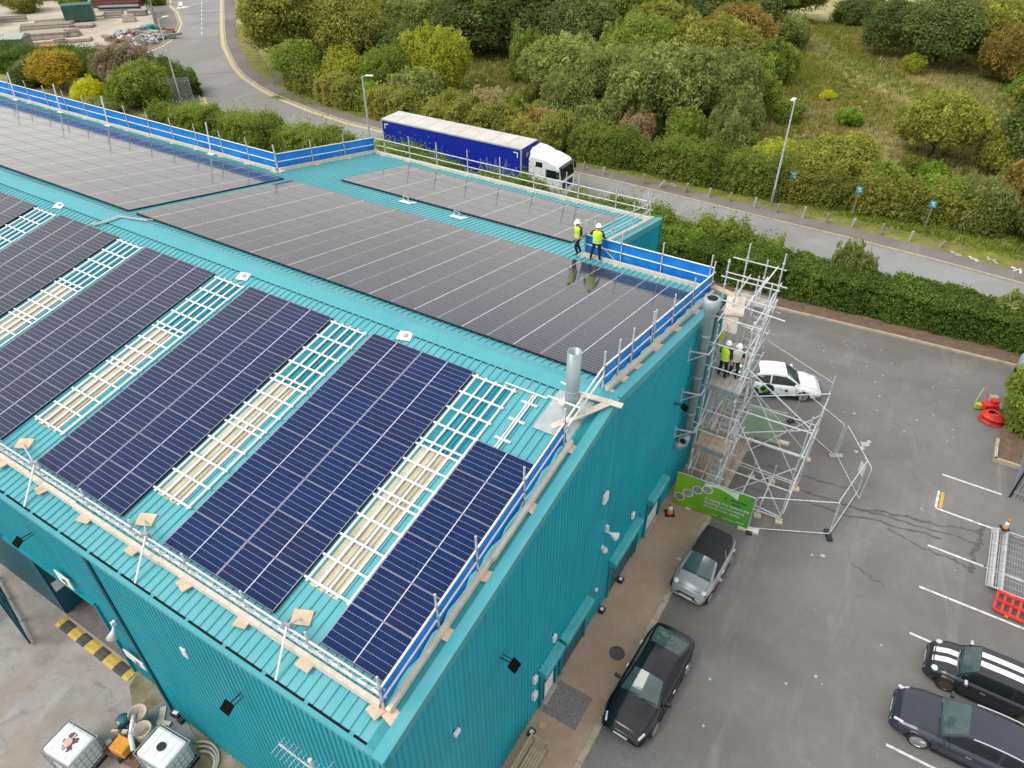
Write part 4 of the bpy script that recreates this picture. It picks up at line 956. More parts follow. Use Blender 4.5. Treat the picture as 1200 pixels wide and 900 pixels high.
    # wheels
    for q in xw:
        for sgn in (1,-1):
            yc=sgn*(W/2-.115); wv=MB(); wv.lathe((q,yc,rw),[(rw-.09,-.10),(rw-.02,-.11),(rw,-.08),(rw,.08),(rw-.02,.11),(rw-.09,.10)],26,axis=(0,1,0)); wo=wv.build('wheel',M_tyre,r,world=False,smooth=True)
            rm_=MB(); ys=yc+sgn*.105
            rm_.lathe((q,ys,rw),[(rw-.085,-.012),(rw-.085,.012),(rw-.11,.02),(rw-.12,.0)],24,axis=(0,1,0))
            for a in range(5):
                an=a*2*PI/5+q; dx,dz=math.cos(an),math.sin(an); rm_.frame_box((q+dx*(rw-.1)*.5,ys+sgn*.01,rw+dz*(rw-.1)*.5),(dx*(rw-.1)*.5,0,dz*(rw-.1)*.5),(0,.012,0),(-dz*.032,0,dx*.032))
            rm_.lathe((q,ys+sgn*.012,rw),[(.05,-.01),(.05,.012)],12,axis=(0,1,0)); ro=rm_.build('rim',rimm or M_rim,None,world=False); ro.parent=wo; sub(wo,ro)
    # lights
    def blob(nm,c,rad,mt,n_=12):
        m_=MB(); pr=[(math.sin(PI*i/8)*1.0+1e-4,-math.cos(PI*i/8)) for i in range(9)]
        V_=[(c[0]+rad[0]*a*math.cos(2*PI*k/n_),c[1]+rad[1]*a*math.sin(2*PI*k/n_),c[2]+rad[2]*b) for a,b in pr for k in range(n_)]
        m_.add(V_,[(j*n_+k,j*n_+(k+1)%n_,(j+1)*n_+(k+1)%n_,(j+1)*n_+k) for j in range(8) for k in range(n_)]); return m_.build(nm,mt,r,world=False,smooth=True)
    for sgn in (1,-1):
        xh=L/2-.30; zz=D(xh)-.10
        if headl=='round': blob('headlight',(L/2-.30,sgn*W*.355,D(L/2-.30)-.035),(.13,.12,.08),M_lamp); 
        else: 
            m_=MB(); yy=sgn*pw(xh+.12)*.84; m_.frame_box((xh+.07,yy,zz+.03),(.14,-sgn*.05,-.05),(.012,sgn*.035,-.01),(0.01,0,.045)); m_.build('headlight',M_lamp,r,world=False,bevel=.03)
        m_=MB(); m_.frame_box((-L/2+.10,sgn*pw(-L/2+.05)*.78,D(-L/2+.1)-.13),(.05,0,0),(0,.12,0),(0,0,.06)); m_.build('tail_light',M_tail,r,world=False,bevel=.03)
        mx=xf-.28; m_=MB(); m_.frame_box((mx,sgn*(pw(mx)+.07),D(mx)+.07),(.06,0,0),(0,.115,0),(0,0,.065)); m_.build('mirror',M_chrome if stripes else (body if not roofm else body),r,world=False,bevel=.03)
        for xh_ in ((xf+xtf)/2-.62,(xtr+xtf)/2-.75):
            m_=MB(); m_.box((xh_,sgn*(pw(xh_)*1.0+.012),D(xh_)*.80),(.17,.03,.03)); m_.build('door_handle',M_chrome,r,world=False)
        for xh_ in (xf-.18,(xf+xr)/2-.12,xr+.25): m_=MB(); m_.box((xh_,sgn*pw(xh_)*1.001,D(xh_)*.60),(.012,.012,D(xh_)*.42)); m_.build('door_seam',M_seam,r,world=False)
        m_=MB(); m_.bar((xw[1]+ra,sgn*pw(0)*.99,.27),(xw[0]-ra,sgn*pw(0)*.99,.27),.03,.10); m_.build('sill_trim',M_seam,r,world=False)
    m_=MB(); m_.box((L/2-.01,0,.42),(.05,.52,.12)); m_.build('number_plate',M_plate,r,world=False)
    m_=MB(); m_.box((L/2-.02,0,.56 if D(L/2-.05)>.62 else .5),(.06,W*.45,.10)); m_.box((L/2-.03,0,.30),(.05,W*.62,.10)); m_.build('grille',M_black,r,world=False,bevel=.02)
    m_=MB(); m_.box((-L/2+.0,0,D(-L/2)-.24),(.04,.5,.11)); m_.build('number_plate',M_plate,r,world=False)
    # bonnet shut line, wipers
    m_=MB()
    for sgn in (1,-1):
        pts=[(x,sgn*pw(x)*.80,D(x)+.012) for x in np.linspace(xf+.02,L/2-.28,8)]; m_.path(pts,.006,4)
    m_.path([(L/2-.22,y,D(L/2-.22)+.03) for y in np.linspace(-W*.36,W*.36,7)],.006,4); m_.build('bonnet_seam',M_seam,r,world=False)
    m_=MB(); 
    for y0_,y1_ in ((.1,.62),(-.55,-.02)): m_.tube((xf+.0,y0_,D(xf)+.055),(xf-.04,y1_,D(xf)+.075),.012,5)
    m_.build('wiper',M_black,r,world=False)
    if rails:
        for sgn in (1,-1): m_=MB(); m_.path([(x,sgn*W/2*(taper+.045),T(x)+.02+.03*math.sin(PI*(x-xtr)/(xtf-xtr))) for x in np.linspace(xtr+.05,xtf-.15,9)],.022,6); m_.build('roof_rail',M_chrome,r,world=False)
    if stripes:
        for yc in (.20,-.20):
            m_=MB(); V_=[]; X_=list(np.linspace(xf+.06,L/2-.16,10))
            for x in X_:
                for yy in (yc-.115,yc+.115): V_.append((x,yy,D(x)+.035+.004-.01*abs(yy)/.5*.6))
            m_.add(V_,[(2*i,2*i+2,2*i+3,2*i+1) for i in range(9)]); V_=[]; X_=list(np.linspace(xtr+.02,xtf-.02,12))
            for x in X_:
                for yy in (yc-.115,yc+.115): V_.append((x,yy,T(x)+.066-.012*(abs(yy)/.35)))
            m_.add(V_,[(2*i,2*i+2,2*i+3,2*i+1) for i in range(11)]); m_.build('stripe',M_white,r,world=False)
        m_=MB(); m_.path([(xf+.06-.5*(abs(a)**2.2)*.35,a*W/2*.93,D(xf)+.05-.02*abs(a)) for a in np.linspace(-1,1,13)],.014,5); m_.build('screen_trim',M_chrome,r,world=False)
    return r,D,pw,T
P_black=paint('black_car_paint',(.003,.004,.006),.16); P_grey=paint('grey_car_paint',(.27,.28,.285)); P_white=paint('white_car_paint',(.80,.81,.82)); P_nav=paint('dark_blue_grey_paint',(.028,.032,.05)); P_blk2=paint('charcoal_car_paint',(.022,.023,.028)); P_soft=mat('black_fabric_roof',(.010,.011,.014),.7)
car('glossy black four door car with a sloping tail parked along the kerb',(3.06,9.55),-PI/2-.045,4.55,1.80,1.42,[(-2.275,.78),(-2.1,.96),(-1.6,1.02),(-.6,.93),(.75,.90),(1.5,.84),(2.05,.70),(2.275,.50)],.98,.28,-.95,-1.95,2.72,P_black,rw=.335,plan=.17,taper=.66)
car('small rounded grey hatchback with a black fabric roof parked by the green banner',(2.93,15.45),-PI/2-.06,3.55,1.62,1.48,[(-1.775,.70),(-1.65,.94),(-1.2,.95),(0,.93),(.85,.92),(1.35,.83),(1.62,.68),(1.775,.48)],.98,.35,-1.30,-1.70,2.30,P_grey,roofm=P_soft,rw=.29,plan=.22,taper=.68,headl='round')
car('white saloon car with a green emblem on its doors behind the scaffold',(1.98,29.35),R(22),4.6,1.80,1.46,[(-2.3,.82),(-2.1,1.02),(-1.4,1.04),(-.6,.95),(.9,.92),(1.5,.86),(2.05,.70),(2.3,.50)],1.12,.35,-1.05,-1.75,2.68,P_white,rw=.32,plan=.16,taper=.67,headl='slim')
wc=COL.objects[[o.name for o in COL.objects if o.get('category')=='car'][-1]]
def side_disc(par,x,y,z,rad,mt,nm,off=0.0):
    m_=MB(); m_.add([(x+rad*math.cos(2*PI*i/20),y+off,z+rad*math.sin(2*PI*i/20)) for i in range(20)],[tuple(range(20))]); return m_.build(nm,mt,par,world=False)
M_emg=mat('emblem_green',(.12,.42,.02),.4); 
side_disc(wc,-.55,-.925,.66,.34,mat('emblem_navy',(.03,.035,.07),.4),'door_graphic'); side_disc(wc,-.72,-.929,.66,.23,M_emg,'door_graphic'); side_disc(wc,-.78,-.933,.66,.13,M_black,'door_graphic'); side_disc(wc,.42,-.925,.66,.10,M_emg,'door_graphic'); side_disc(wc,.42,-.929,.66,.055,M_black,'door_graphic')
car('charcoal retro estate with two white bonnet and roof stripes in the marked bays',(13.38,15.86),PI-.012,4.15,1.70,1.46,[(-2.07,.75),(-1.98,1.0),(-1.3,1.0),(0,.97),(.9,.95),(1.45,.90),(1.85,.74),(2.07,.52)],1.12,.62,-1.70,-1.98,2.52,P_blk2,rw=.315,stripes=True,plan=.20,taper=.72,headl='round',group='cars in the marked bays',rimm=mat('bronze_rim',(.16,.12,.09),.4,metal=.6))
car('long dark blue grey estate car with silver roof rails in the marked bays',(12.98,13.28),PI+.01,4.80,1.86,1.44,[(-2.4,.78),(-2.3,1.0),(-1.5,1.0),(0,.96),(.9,.93),(1.6,.88),(2.15,.74),(2.4,.50)],1.05,.30,-1.75,-2.25,2.80,P_nav,rw=.345,rails=True,plan=.20,taper=.68,group='cars in the marked bays')
# ---------------------------------------------------------------- lorry
K=empty('articulated_lorry',(-29,45.7,.012),'white lorry cab with a long blue curtain sided trailer on the road','lorry')
def kb(nm,c,d,m,bevel=0,par=K):
    m_=MB(); m_.box(c,d); return m_.build(nm,m,par,bevel=bevel)
y0,y1=44.35,46.9; yc=(y0+y1)/2; xr_,xf_=-37.95,-23.35
M_cur=mat('blue_curtain',(.006,.018,.30),.45,col2=(.010,.028,.40),scale=.8,stretch=(6,1,.4),spec=.4); M_lroof=mat('trailer_roof',(.46,.44,.41),.7,col2=(.60,.58,.54),scale=.6)
m_=MB(); V=[]; nx_=90
for i in range(nx_+1):
    x=xr_+.1+(xf_-xr_-.2)*i/nx_; yy=y0-.01+.018*math.sin(i*1.9)
    V+=[(x,yy,1.05),(x,y0,3.92)]
m_.add(V,[(2*i,2*i+2,2*i+3,2*i+1) for i in range(nx_)]); cur=m_.build('curtain',M_cur,K,smooth=True)
kb('trailer_body',((xr_+xf_)/2,yc+.02,2.5),(xf_-xr_-.04,y1-y0-.06,2.86),M_cur)
kb('trailer_roof',((xr_+xf_)/2,yc,3.985),(xf_-xr_,y1-y0,.07),M_lroof,.02)
for x in np.linspace(xr_+1.6,xf_-1.6,8): kb('roof_seam',(float(x),yc,4.024),(.06,y1-y0-.1,.008),mat('roof_seam_grey',(.40,.39,.37),.7))
kb('top_rail',((xr_+xf_)/2,y0-.02,3.93),(xf_-xr_,.05,.10),M_lead); kb('bottom_rail',((xr_+xf_)/2,y0-.0,1.05),(xf_-xr_,.08,.14),M_lead)
kb('corner_post',(xf_-.05,y0,2.5),(.12,.08,2.9),M_lead); kb('corner_post',(xr_+.05,y0,2.5),(.12,.08,2.9),M_lead); kb('front_bulkhead',(xf_+.005,yc,2.5),(.04,y1-y0-.15,2.8),M_cur)
kb('yellow_mark',(xf_+.03,yc+.3,3.3),(.02,.5,.35),M_yel); kb('yellow_mark',(xf_+.03,yc-.45,3.3),(.02,.3,.35),M_yel)
# white corner marks
for x,sx in ((xf_-.55,-1),(xr_+.55,1)):
    m_=MB(); m_.box((x,y0-.035,3.62),(.42,.012,.09)); m_.box((x-sx*.165,y0-.035,3.40),(.09,.012,.36)); m_.build('corner_mark',M_white,K)
# faded plant pattern on the curtain: sprigs of pale leaves
rn=random.Random(5); m_=MB()
def sprig(x,z,h):
    for k in range(9):
        zz=z+h*k/9; 
        for sx in (-1,1):
            a=rn.uniform(.5,1.1); l_=h*.28*(1-k/12); dx,dz=sx*math.cos(a)*l_,math.sin(a)*l_; w_=.035
            yy=y0-.034-.0006*rn.random()
            m_.add([(x,yy,zz),(x+dx*.5-dz*w_/l_,yy,zz+dz*.5+dx*w_/l_),(x+dx,yy,zz+dz),(x+dx*.5+dz*w_/l_,yy,zz+dz*.5-dx*w_/l_)],[(0,1,2,3)])
for x in list(np.arange(-37.2,-30.8,.38))+list(np.arange(-27.2,-24.2,.42)):
    sprig(float(x)+rn.uniform(-.15,.15),1.3+rn.uniform(0,.5),rn.uniform(.5,1.25))
m_.build('sprig_pattern',mat('pale_blue_print',(.20,.28,.48),.5),K)
kb('chassis',((xr_+xf_)/2,yc,.8),(xf_-xr_-.6,1.0,.25),M_black); kb('side_guard',(-30,y0+.08,.65),(5.5,.04,.35),M_lead)
def kw(x,y):
    m_=MB(); m_.lathe((x,y,.52),[(.36,-.14),(.5,-.15),(.52,-.11),(.52,.11),(.5,.15),(.36,.14)],24,axis=(0,1,0)); wo=m_.build('wheel',M_tyre,K,smooth=True); m_=MB(); m_.lathe((x,y-.08,.52),[(.36,-.02),(.30,.03),(.12,.05),(.1,-.04)],18,axis=(0,1,0)); sub(wo,m_.build('rim',M_lead,wo))
for x in (-35.3,-34.0,-32.7,-23.9,-20.75):
    kw(x,y0+.2); kw(x,y1-.2)
# cab
M_cab=paint('white_cab_paint',(.78,.79,.80),.3,.3)
cx0,cx1=-22.75,-19.75
prof=[(cx0,1.0),(cx0,3.35),(cx0+.15,3.60),(cx0+1.6,3.5),(cx1-.45,3.22),(cx1-.18,2.95),(cx1-.02,2.0),(cx1,1.2),(cx1-.02,.45),(cx0+1.0,.45),(cx0+.9,1.0)]
m_=MB(); n=len(prof); V=[(x,y0+.06,z) for x,z in prof]+[(x,y1-.06,z) for x,z in prof]
m_.add(V,[tuple(range(n)),tuple(reversed(range(n,2*n)))]+[(i,n+i,n+(i+1)%n,(i+1)%n) for i in range(n)]); m_.build('cab',M_cab,K,bevel=.09)
m_=MB(); S_=[]   # roof fairing
for x,z,w_ in [(cx0+.05,4.02,1.05),(cx0+.6,3.98,1.08),(cx0+1.3,3.78,1.05),(cx0+1.9,3.50,.98),(cx0+2.4,3.26,.85)]:
    S_+=[(x,yc-w_,3.2),(x,yc-w_*.96,z-.22),(x,yc-w_*.7,z),(x,yc+w_*.7,z),(x,yc+w_*.96,z-.22),(x,yc+w_,3.2)]
m_.add(S_,[(i*6+j,i*6+j+1,(i+1)*6+j+1,(i+1)*6+j) for i in range(4) for j in range(5)]+[(0,1,2,3,4,5),(24,25,26,27,28,29)]); m_.build('roof_fairing',M_cab,K,smooth=False,bevel=.05)
m_=MB(); m_.add([(cx1-.155,y0+.22,2.93),(cx1-.155,y1-.22,2.93),(cx1+.002,y1-.2,2.0),(cx1+.002,y0+.2,2.0)],[(0,1,2,3)]); m_.build('windscreen',M_glassd,K)
kb('side_window',(cx1-.85,y0+.05,2.42),(.95,.03,.72),M_glassd,.01); kb('side_window',(cx0+1.0,y0+.05,3.02),(.6,.03,.40),M_glassd,.01); kb('door_seam',(cx1-1.38,y0+.053,1.75),(.02,.02,2.1),M_seam); kb('grille',(cx1+.01,yc,1.45),(.04,1.7,.6),M_black); kb('sun_visor',(cx1-.1,yc,3.02),(.35,2.2,.05),M_black)
for s_ in (-1,1): 
    kb('mirror',(cx1-.12,yc+s_*1.45,2.55),(.16,.2,.55),M_black,.03); kb('headlight',(cx1+.0,yc+s_*.95,.85),(.06,.4,.22),M_lamp,.02)
kb('step',(cx1-.85,y0+.05,.8),(.9,.1,.4),M_black); kb('fuel_tank',(-22.2,y0+.25,.8),(1.1,.5,.55),M_lead,.1)
# ---------------------------------------------------------------- people
M_skin=mat('skin',(.45,.24,.16),.6); M_trou=mat('dark_trousers',(.012,.013,.018),.85); M_shirt=mat('dark_shirt',(.018,.018,.022),.85); M_hiv=mat('hi_vis_yellow',(.58,.86,.04),.6,noise=.12,scale=8); M_refl=mat('reflective_band',(.55,.58,.45),.3); M_hat=mat('white_helmet_plastic',(.85,.85,.86),.3); M_boot=mat('tan_boots',(.16,.10,.06),.8); M_navy=mat('navy_cloth',(.02,.025,.05),.9)
def skin_mesh(nm,joints,edges,mats_fn,mats,par,root=0,sub_=2):
    me=bpy.data.meshes.new(nm); me.from_pydata([j[0] for j in joints],edges,[]); o=bpy.data.objects.new(nm,me); COL.objects.link(o)
    me.skin_vertices.new() if hasattr(me.skin_vertices,'new') and not me.skin_vertices else None
    o.modifiers.new('s','SKIN'); 
    for i,j in enumerate(joints):
        rr_=j[1] if isinstance(j[1],tuple) else (j[1],j[1]); me.skin_vertices[0].data[i].radius=rr_; me.skin_vertices[0].data[i].use_root=(i==root)
    ss=o.modifiers.new('ss','SUBSURF'); ss.levels=sub_; ss.render_levels=sub_
    dg=bpy.context.evaluated_depsgraph_get(); dg.update(); m2=bpy.data.meshes.new_from_object(o.evaluated_get(dg)); bpy.data.objects.remove(o)
    for m in mats: m2.materials.append(m)
    for p in m2.polygons: p.material_index=mats_fn(p.center); p.use_smooth=True
    q=bpy.data.objects.new(nm,m2); COL.objects.link(q); q.parent=par; return q
def person(label,loc,heading,pose,helmet=True,vest=M_hiv):
    r=empty('person',loc,label,'person','people in helmets on the building',rz=heading)
    J=pose; N=['pelvis','waist','chest','neck','head','headtop','lsh','lel','lwr','lha','rsh','rel','rwr','rha','lhip','lkn','lan','ltoe','rhip','rkn','ran','rtoe']
    RAD=dict(pelvis=(.17,.125),waist=(.155,.115),chest=(.185,.13),neck=.055,head=(.078,.09),headtop=(.07,.08),lsh=.072,lel=.056,lwr=.036,lha=.038,lhip=.10,lkn=.075,lan=.055,ltoe=(.045,.035))
    for k in list(RAD):
        if k[0]=='l': RAD['r'+k[1:]]=RAD[k]
    E_=[('pelvis','waist'),('waist','chest'),('chest','neck'),('neck','head'),('head','headtop'),('chest','lsh'),('lsh','lel'),('lel','lwr'),('lwr','lha'),('chest','rsh'),('rsh','rel'),('rel','rwr'),('rwr','rha'),('pelvis','lhip'),('lhip','lkn'),('lkn','lan'),('lan','ltoe'),('pelvis','rhip'),('rhip','rkn'),('rkn','ran'),('ran','rtoe')]
    idx={n:i for i,n in enumerate(N)}
    wr=[Vector(J['lwr']),Vector(J['rwr'])]; el=[Vector(J['lel']),Vector(J['rel'])]; wz=J['waist'][2]
    def mf(c):
        if c.z<.10: return 3
        for a in el: pass
        if min((c-a).length for a in wr)<.15 or min((c-Vector(J[k])).length for k in('lha','rha'))<.1: return 0
        if c.z>J['neck'][2]-.01: return 0
        if c.z<wz-.06: return 1
        return 2
    skin_mesh('body',[(J[n],RAD[n]) for n in N],[(idx[a],idx[b]) for a,b in E_],mf,[M_skin,M_trou,M_shirt,M_boot],r,root=0)
    # fingers: five short chains per hand
    for s in 'lr':
        w_=Vector(J[s+'wr']);h=Vector(J[s+'ha']); d=(h-w_).normalized(); side=d.cross(Vector((0,0,1)));
        if side.length<.1: side=Vector((0,1,0))
        side.normalize(); m_=MB()
        for k,(o_,l_) in enumerate([(-.03,.07),(-.01,.085),(.01,.08),(.03,.065)]): 
            a=h+side*o_; m_.path([a,a+d*l_*.6,a+d*l_+Vector((0,0,-.015))],[.010,.009,.006],6)
        m_.path([h-d*.03+side*.035,h+side*.07+d*.01,h+side*.075+d*.045],[.012,.010,.008],6); m_.build('fingers',M_skin,r,world=False,smooth=True)
    # vest: shell round the trunk
    wa,chh=Vector(J['waist']),Vector(J['chest']); pe=Vector(J['pelvis']); ne=Vector(J['neck']); m_=MB()
    ls,rs=Vector(J['lsh']),Vector(J['rsh']); ax=(ls-rs).normalized(); fr=ax.cross(Vector((0,0,1))).normalized()
    rings=[(pe+Vector((0,0,-.04)),.215,.175),(pe.lerp(wa,.7),.20,.165),(wa.lerp(chh,.5),.215,.17),(chh,.235,.175),(chh.lerp(ne,.55),.20,.135),(chh.lerp(ne,.95),.085,.085)]
    n_=20; V=[];mi=[]
    for c,a,b in rings: V+=[c+ax*a*math.cos(2*PI*i/n_)+fr*b*math.sin(2*PI*i/n_) for i in range(n_)]
    m_.add(V,[(j*n_+i,j*n_+(i+1)%n_,(j+1)*n_+(i+1)%n_,(j+1)*n_+i) for j in range(5) for i in range(n_)]); ve=m_.build('hi_vis_vest',vest,r,smooth=True,world=False)
    m_=MB(); c0=pe.lerp(wa,.35); V=[]
    for c,a,b in ((c0,.219,.179),(c0+(wa-pe).normalized()*.05,.216,.176)): V+=[c+ax*a*math.cos(2*PI*i/n_)+fr*b*math.sin(2*PI*i/n_) for i in range(n_)]
    m_.add(V,[(i,(i+1)%n_,n_+(i+1)%n_,n_+i) for i in range(n_)]); bd=m_.build('reflective_strip',M_refl,r,smooth=True,world=False)
    # face and helmet
    hd=Vector(J['head']); f_=Vector(J.get('face',(1,0,0))).normalized(); ht=Vector(J['headtop'])
    m_=MB(); m_.lathe(hd.lerp(ht,.45)+f_*0,[(.152,-.012),(.150,.0),(.125,.01),(.120,.05),(.095,.095),(.05,.122),(.005,.13)],20); b_=MB(); m_.frame_box(hd.lerp(ht,.45)+f_*.13,f_*.05,f_.cross(Vector((0,0,1))).normalized()*.09,(0,0,.008)); m_.build('helmet',M_hat,r,smooth=True,world=False)
    m_=MB(); sd_=f_.cross(Vector((0,0,1))).normalized(); m_.frame_box(hd+f_*.095+Vector((0,0,-.01)),f_*.02,sd_*.012,(0,0,.025))
    for s in (-1,1): m_.lathe(hd+sd_*s*.082,[(.02,-.01),(.026,0),(.02,.01)],8,axis=tuple(sd_))
    m_.build('nose_and_ears',M_skin,r,world=False)
    m_=MB()
    for s in (-1,1): m_.frame_box(hd+f_*.083+sd_*s*.03+Vector((0,0,.02)),f_*.006,sd_*.012,(0,0,.006))
    m_.frame_box(hd+f_*.083+Vector((0,0,-.055)),f_*.006,sd_*.025,(0,0,.005)); m_.build('eyes_and_mouth',M_black,r,world=False)
    return r
stand=dict(pelvis=(0,0,.95),waist=(.0,0,1.10),chest=(.02,0,1.34),neck=(.02,0,1.50),head=(.05,0,1.62),headtop=(.05,0,1.72),face=(1,0,-.15),
 lsh=(.02,.19,1.42),lel=(.02,.28,1.14),lwr=(.16,.24,.95),lha=(.21,.22,.90),rsh=(.02,-.19,1.42),rel=(.0,-.27,1.14),rwr=(.12,-.25,.92),rha=(.17,-.24,.86),
 lhip=(0,.10,.88),lkn=(.05,.14,.50),lan=(-.02,.15,.09),ltoe=(.13,.17,.05),rhip=(0,-.10,.88),rkn=(.03,-.14,.50),ran=(-.02,-.16,.09),rtoe=(.13,-.18,.05))
walk=dict(stand); walk.update(head=(.09,0,1.60),headtop=(.10,0,1.70),chest=(.05,0,1.33),neck=(.06,0,1.49),face=(1,0,-.5),lkn=(.20,.10,.52),lan=(.06,.10,.14),ltoe=(.20,.10,.08),rkn=(-.02,-.10,.49),ran=(-.20,-.10,.10),rtoe=(-.06,-.11,.05),rel=(-.02,-.25,1.13),rwr=(.14,-.20,.90),rha=(.19,-.18,.85))
rail=dict(stand); rail.update(lel=(.10,.33,1.20),lwr=(.30,.40,1.10),lha=(.37,.41,1.09),rel=(.03,-.30,1.16),rwr=(.22,-.30,1.04),rha=(.29,-.29,1.03),lkn=(.03,.20,.50),lan=(-.02,.26,.09),ltoe=(.12,.30,.05),rkn=(.0,-.13,.50))
person('worker in white helmet and yellow vest walking beside the annex panels, looking down',BS(-6.95,11.05)+Vector((0,0,.03)),R(-125),walk)
person('worker in white helmet and yellow vest standing with hands on the blue barrier rail',BS(-5.98,10.98)+Vector((0,0,.03)),R(100),rail)
person('worker in a yellow vest standing on the middle scaffold landing',(1.02,19.95,6.63),R(70),stand)
walk2=dict(walk); 
person('worker in white helmet and pale top beside the stairs on the middle landing',(1.42,20.12,6.63),R(-60),walk2,vest=mat('pale_vest',(.62,.64,.58),.7))
# ---------------------------------------------------------------- yard and car park furniture
def lamp_post(label,x,y,H,arm,hd=(1,0)):
    r=empty('street_lamp',(x,y,0),label,'street lamp','street lamps')
    MB().tube((x,y,0),(x,y,H),.09,10,r2=.055).build('column',M_galv,r); MB().tube((x,y,0),(x,y,1.3),.12,10).build('base_sleeve',M_galv2,r)
    a=Vector((hd[0],hd[1],0)).normalized(); m_=MB(); m_.tube((x,y,H),(x+a.x*arm,y+a.y*arm,H+.12),.035,8); m_.build('arm',M_galv,r)
    m_=MB(); c=Vector((x,y,H+.12))+a*(arm+.25); m_.frame_box(c,a*.33,Vector((-a.y,a.x,0))*.15,(0,0,.05)); m_.build('lamp_head',M_wsheet,r,bevel=.03)
lamp_post('tall grey street lamp on the far verge beside a turquoise sign',-5.1,53.7,8.3,.35,(.0,-1)); 
lamp_post('grey street lamp standing in front of the lorry trailer',-38.6,43.3,7.7,.4,(1,.4))
lamp_post('grey street lamp on the grass island at the road junction',-68.6,46.0,8.7,.6,(.2,1))
lamp_post('grey street lamp among the timber in the storage yard',-112.5,49.5,5.5,.3,(.2,1))
# timber bollards
for i,(x,y,h,t) in enumerate([(-21.4,52.0,.85,0),(-19.44,51.9,.8,.05),(-15.56,51.8,1.0,0),(-14.2,51.9,.7,.6),(-11.9,52.0,.9,.25),(-9.88,52.1,.85,.1),(-8.09,52.1,.9,.05),(-6.02,51.9,1.0,.05),(-4.21,51.95,.85,.1),(-2.18,52.0,1.05,.05),(-.41,52.1,.9,0),(1.41,52.4,.75,.15),(3.56,52.2,.95,0),(5.54,52.1,.9,.1),(7.6,52.3,.6,.3)]):
    m_=MB(); m_.tube((x,y,0),(x+t*.7,y,h),.11,8,r2=.10); o=m_.build('bollard',M_conc if i%2 else mat('weathered_timber',(.26,.24,.20),.9,noise=.2))
    tag(o,f'weathered post on the far verge, {NUM[i]} counting from the lorry','bollard','posts along the far verge')
# blue signs
M_sign=mat('blue_sign_face',(.03,.27,.33),.5)
for i,(x,y,h,w_) in enumerate([(-4.0,54.4,2.7,'beside the tall street lamp'),(1.0,54.6,2.5,'between the other two signs'),(6.2,54.9,2.4,'beside the vivid green bush')]):
    r=empty('small_sign',(x,y,0),'small turquoise sign on a short post by the hedge, '+w_,'sign','turquoise signs along the far hedge')
    MB().tube((x,y,0),(x,y,h-.1),.04,8).build('post',M_galv2,r); m_=MB(); m_.box((x,y-.05,h-.3),(.46,.03,.54)); m_.build('sign_plate',M_sign,r)
    m_=MB(); m_.box((x-.02,y-.07,h-.19),(.28,.006,.07)); m_.box((x,y-.07,h-.33),(.08,.006,.13)); m_.box((x+.1,y-.07,h-.4),(.15,.006,.05)); m_.build('sign_print',M_white,r)
# traffic cones
def cone(label,x,y,s=1,z=.01):
    r=empty('traffic_cone',(x,y,z),label,'cone','traffic cones')
    m_=MB(); m_.box((x,y,z+.025*s),(.42*s,.42*s,.05*s),rz=.5); m_.build('base',M_black,r,bevel=.01)
    m_=MB(); m_.lathe((x,y,z+.05*s),[(.16*s,0),(.125*s,.18*s)],16); m_.build('lower_cone',M_orange,r,smooth=True); m_=MB(); m_.lathe((x,y,z+.23*s),[(.125*s,0),(.07*s,.30*s)],16); m_.build('white_sleeve',M_white,r,smooth=True)
    m_=MB(); m_.lathe((x,y,z+.53*s),[(.07*s,0),(.035*s,.2*s),(.02*s,.2*s)],16); m_.build('tip',M_orange,r,smooth=True)
cone('traffic cone on the brown footpath at the wall end of the green banner',.55,17.75,1.0,.09); cone('traffic cone standing on the stacked fence panels',13.35,24.2,.8,.47)
# stacked fence panels + red barrier
for i in range(7):
    x0,yy,z=13.02+.035*(i%3)+.02*i,20.9-.05*i,.08+.055*i
    r=empty('stacked_fence_panel',(x0,yy,z),f'galvanised mesh panel lying flat in the stack over the parking bays, {["bottom","second","third","fourth","fifth","sixth","top"][i]} of seven','fence panel','stacked fence panels')
    H_=3.55; m_=MB(); L_=3.4; c=[(x0,yy,z),(x0+L_,yy-.05,z),(x0+L_,yy+H_,z),(x0,yy+H_-.0,z)]
    for a,b in zip(c,c[1:]+c[:1]): m_.tube(a,b,.024,6)
    m_.tube((x0+.35,yy,z),(x0+.35,yy+H_,z),.02,6); m_.build('tube_frame',M_galv,r)
    if i in (2,5,6):
        m_=MB(); m_.add([(c[0][0],c[0][1],z),(c[1][0],c[1][1],z),(c[2][0],c[2][1],z),(c[3][0],c[3][1],z)],[(0,1,2,3)]); o=m_.build('wire_mesh',M_mesh,r); uv=o.data.uv_layers.new(name='UVMap')
        for k,cc in enumerate([(0,0),(1,0),(1,1),(0,1)]): uv.data[k].uv=cc
r=empty('plastic_barrier',(13.5,19.9,0),'red plastic pedestrian barrier leaning on the stacked fence panels','barrier')
def bpt(u,v): return Vector((13.35+u*1.9,20.35-.62*v-.12*u,.55-.40*v))
m_=MB()
for v in (0,.45,1): m_.bar(bpt(0,v),bpt(1,v),.14,.07)
for u in np.linspace(0,1,8): m_.bar(bpt(float(u),0),bpt(float(u),1),.10,.06)
m_.build('frame',M_red,r); m_=MB(); m_.bar(bpt(.5,.12),bpt(.9,.12),.12,.08); m_.build('white_strip',M_white,r); m_=MB(); m_.box(bpt(.25,1.1),(.12,.1,.08)); m_.build('foot_clip',M_orange,r)
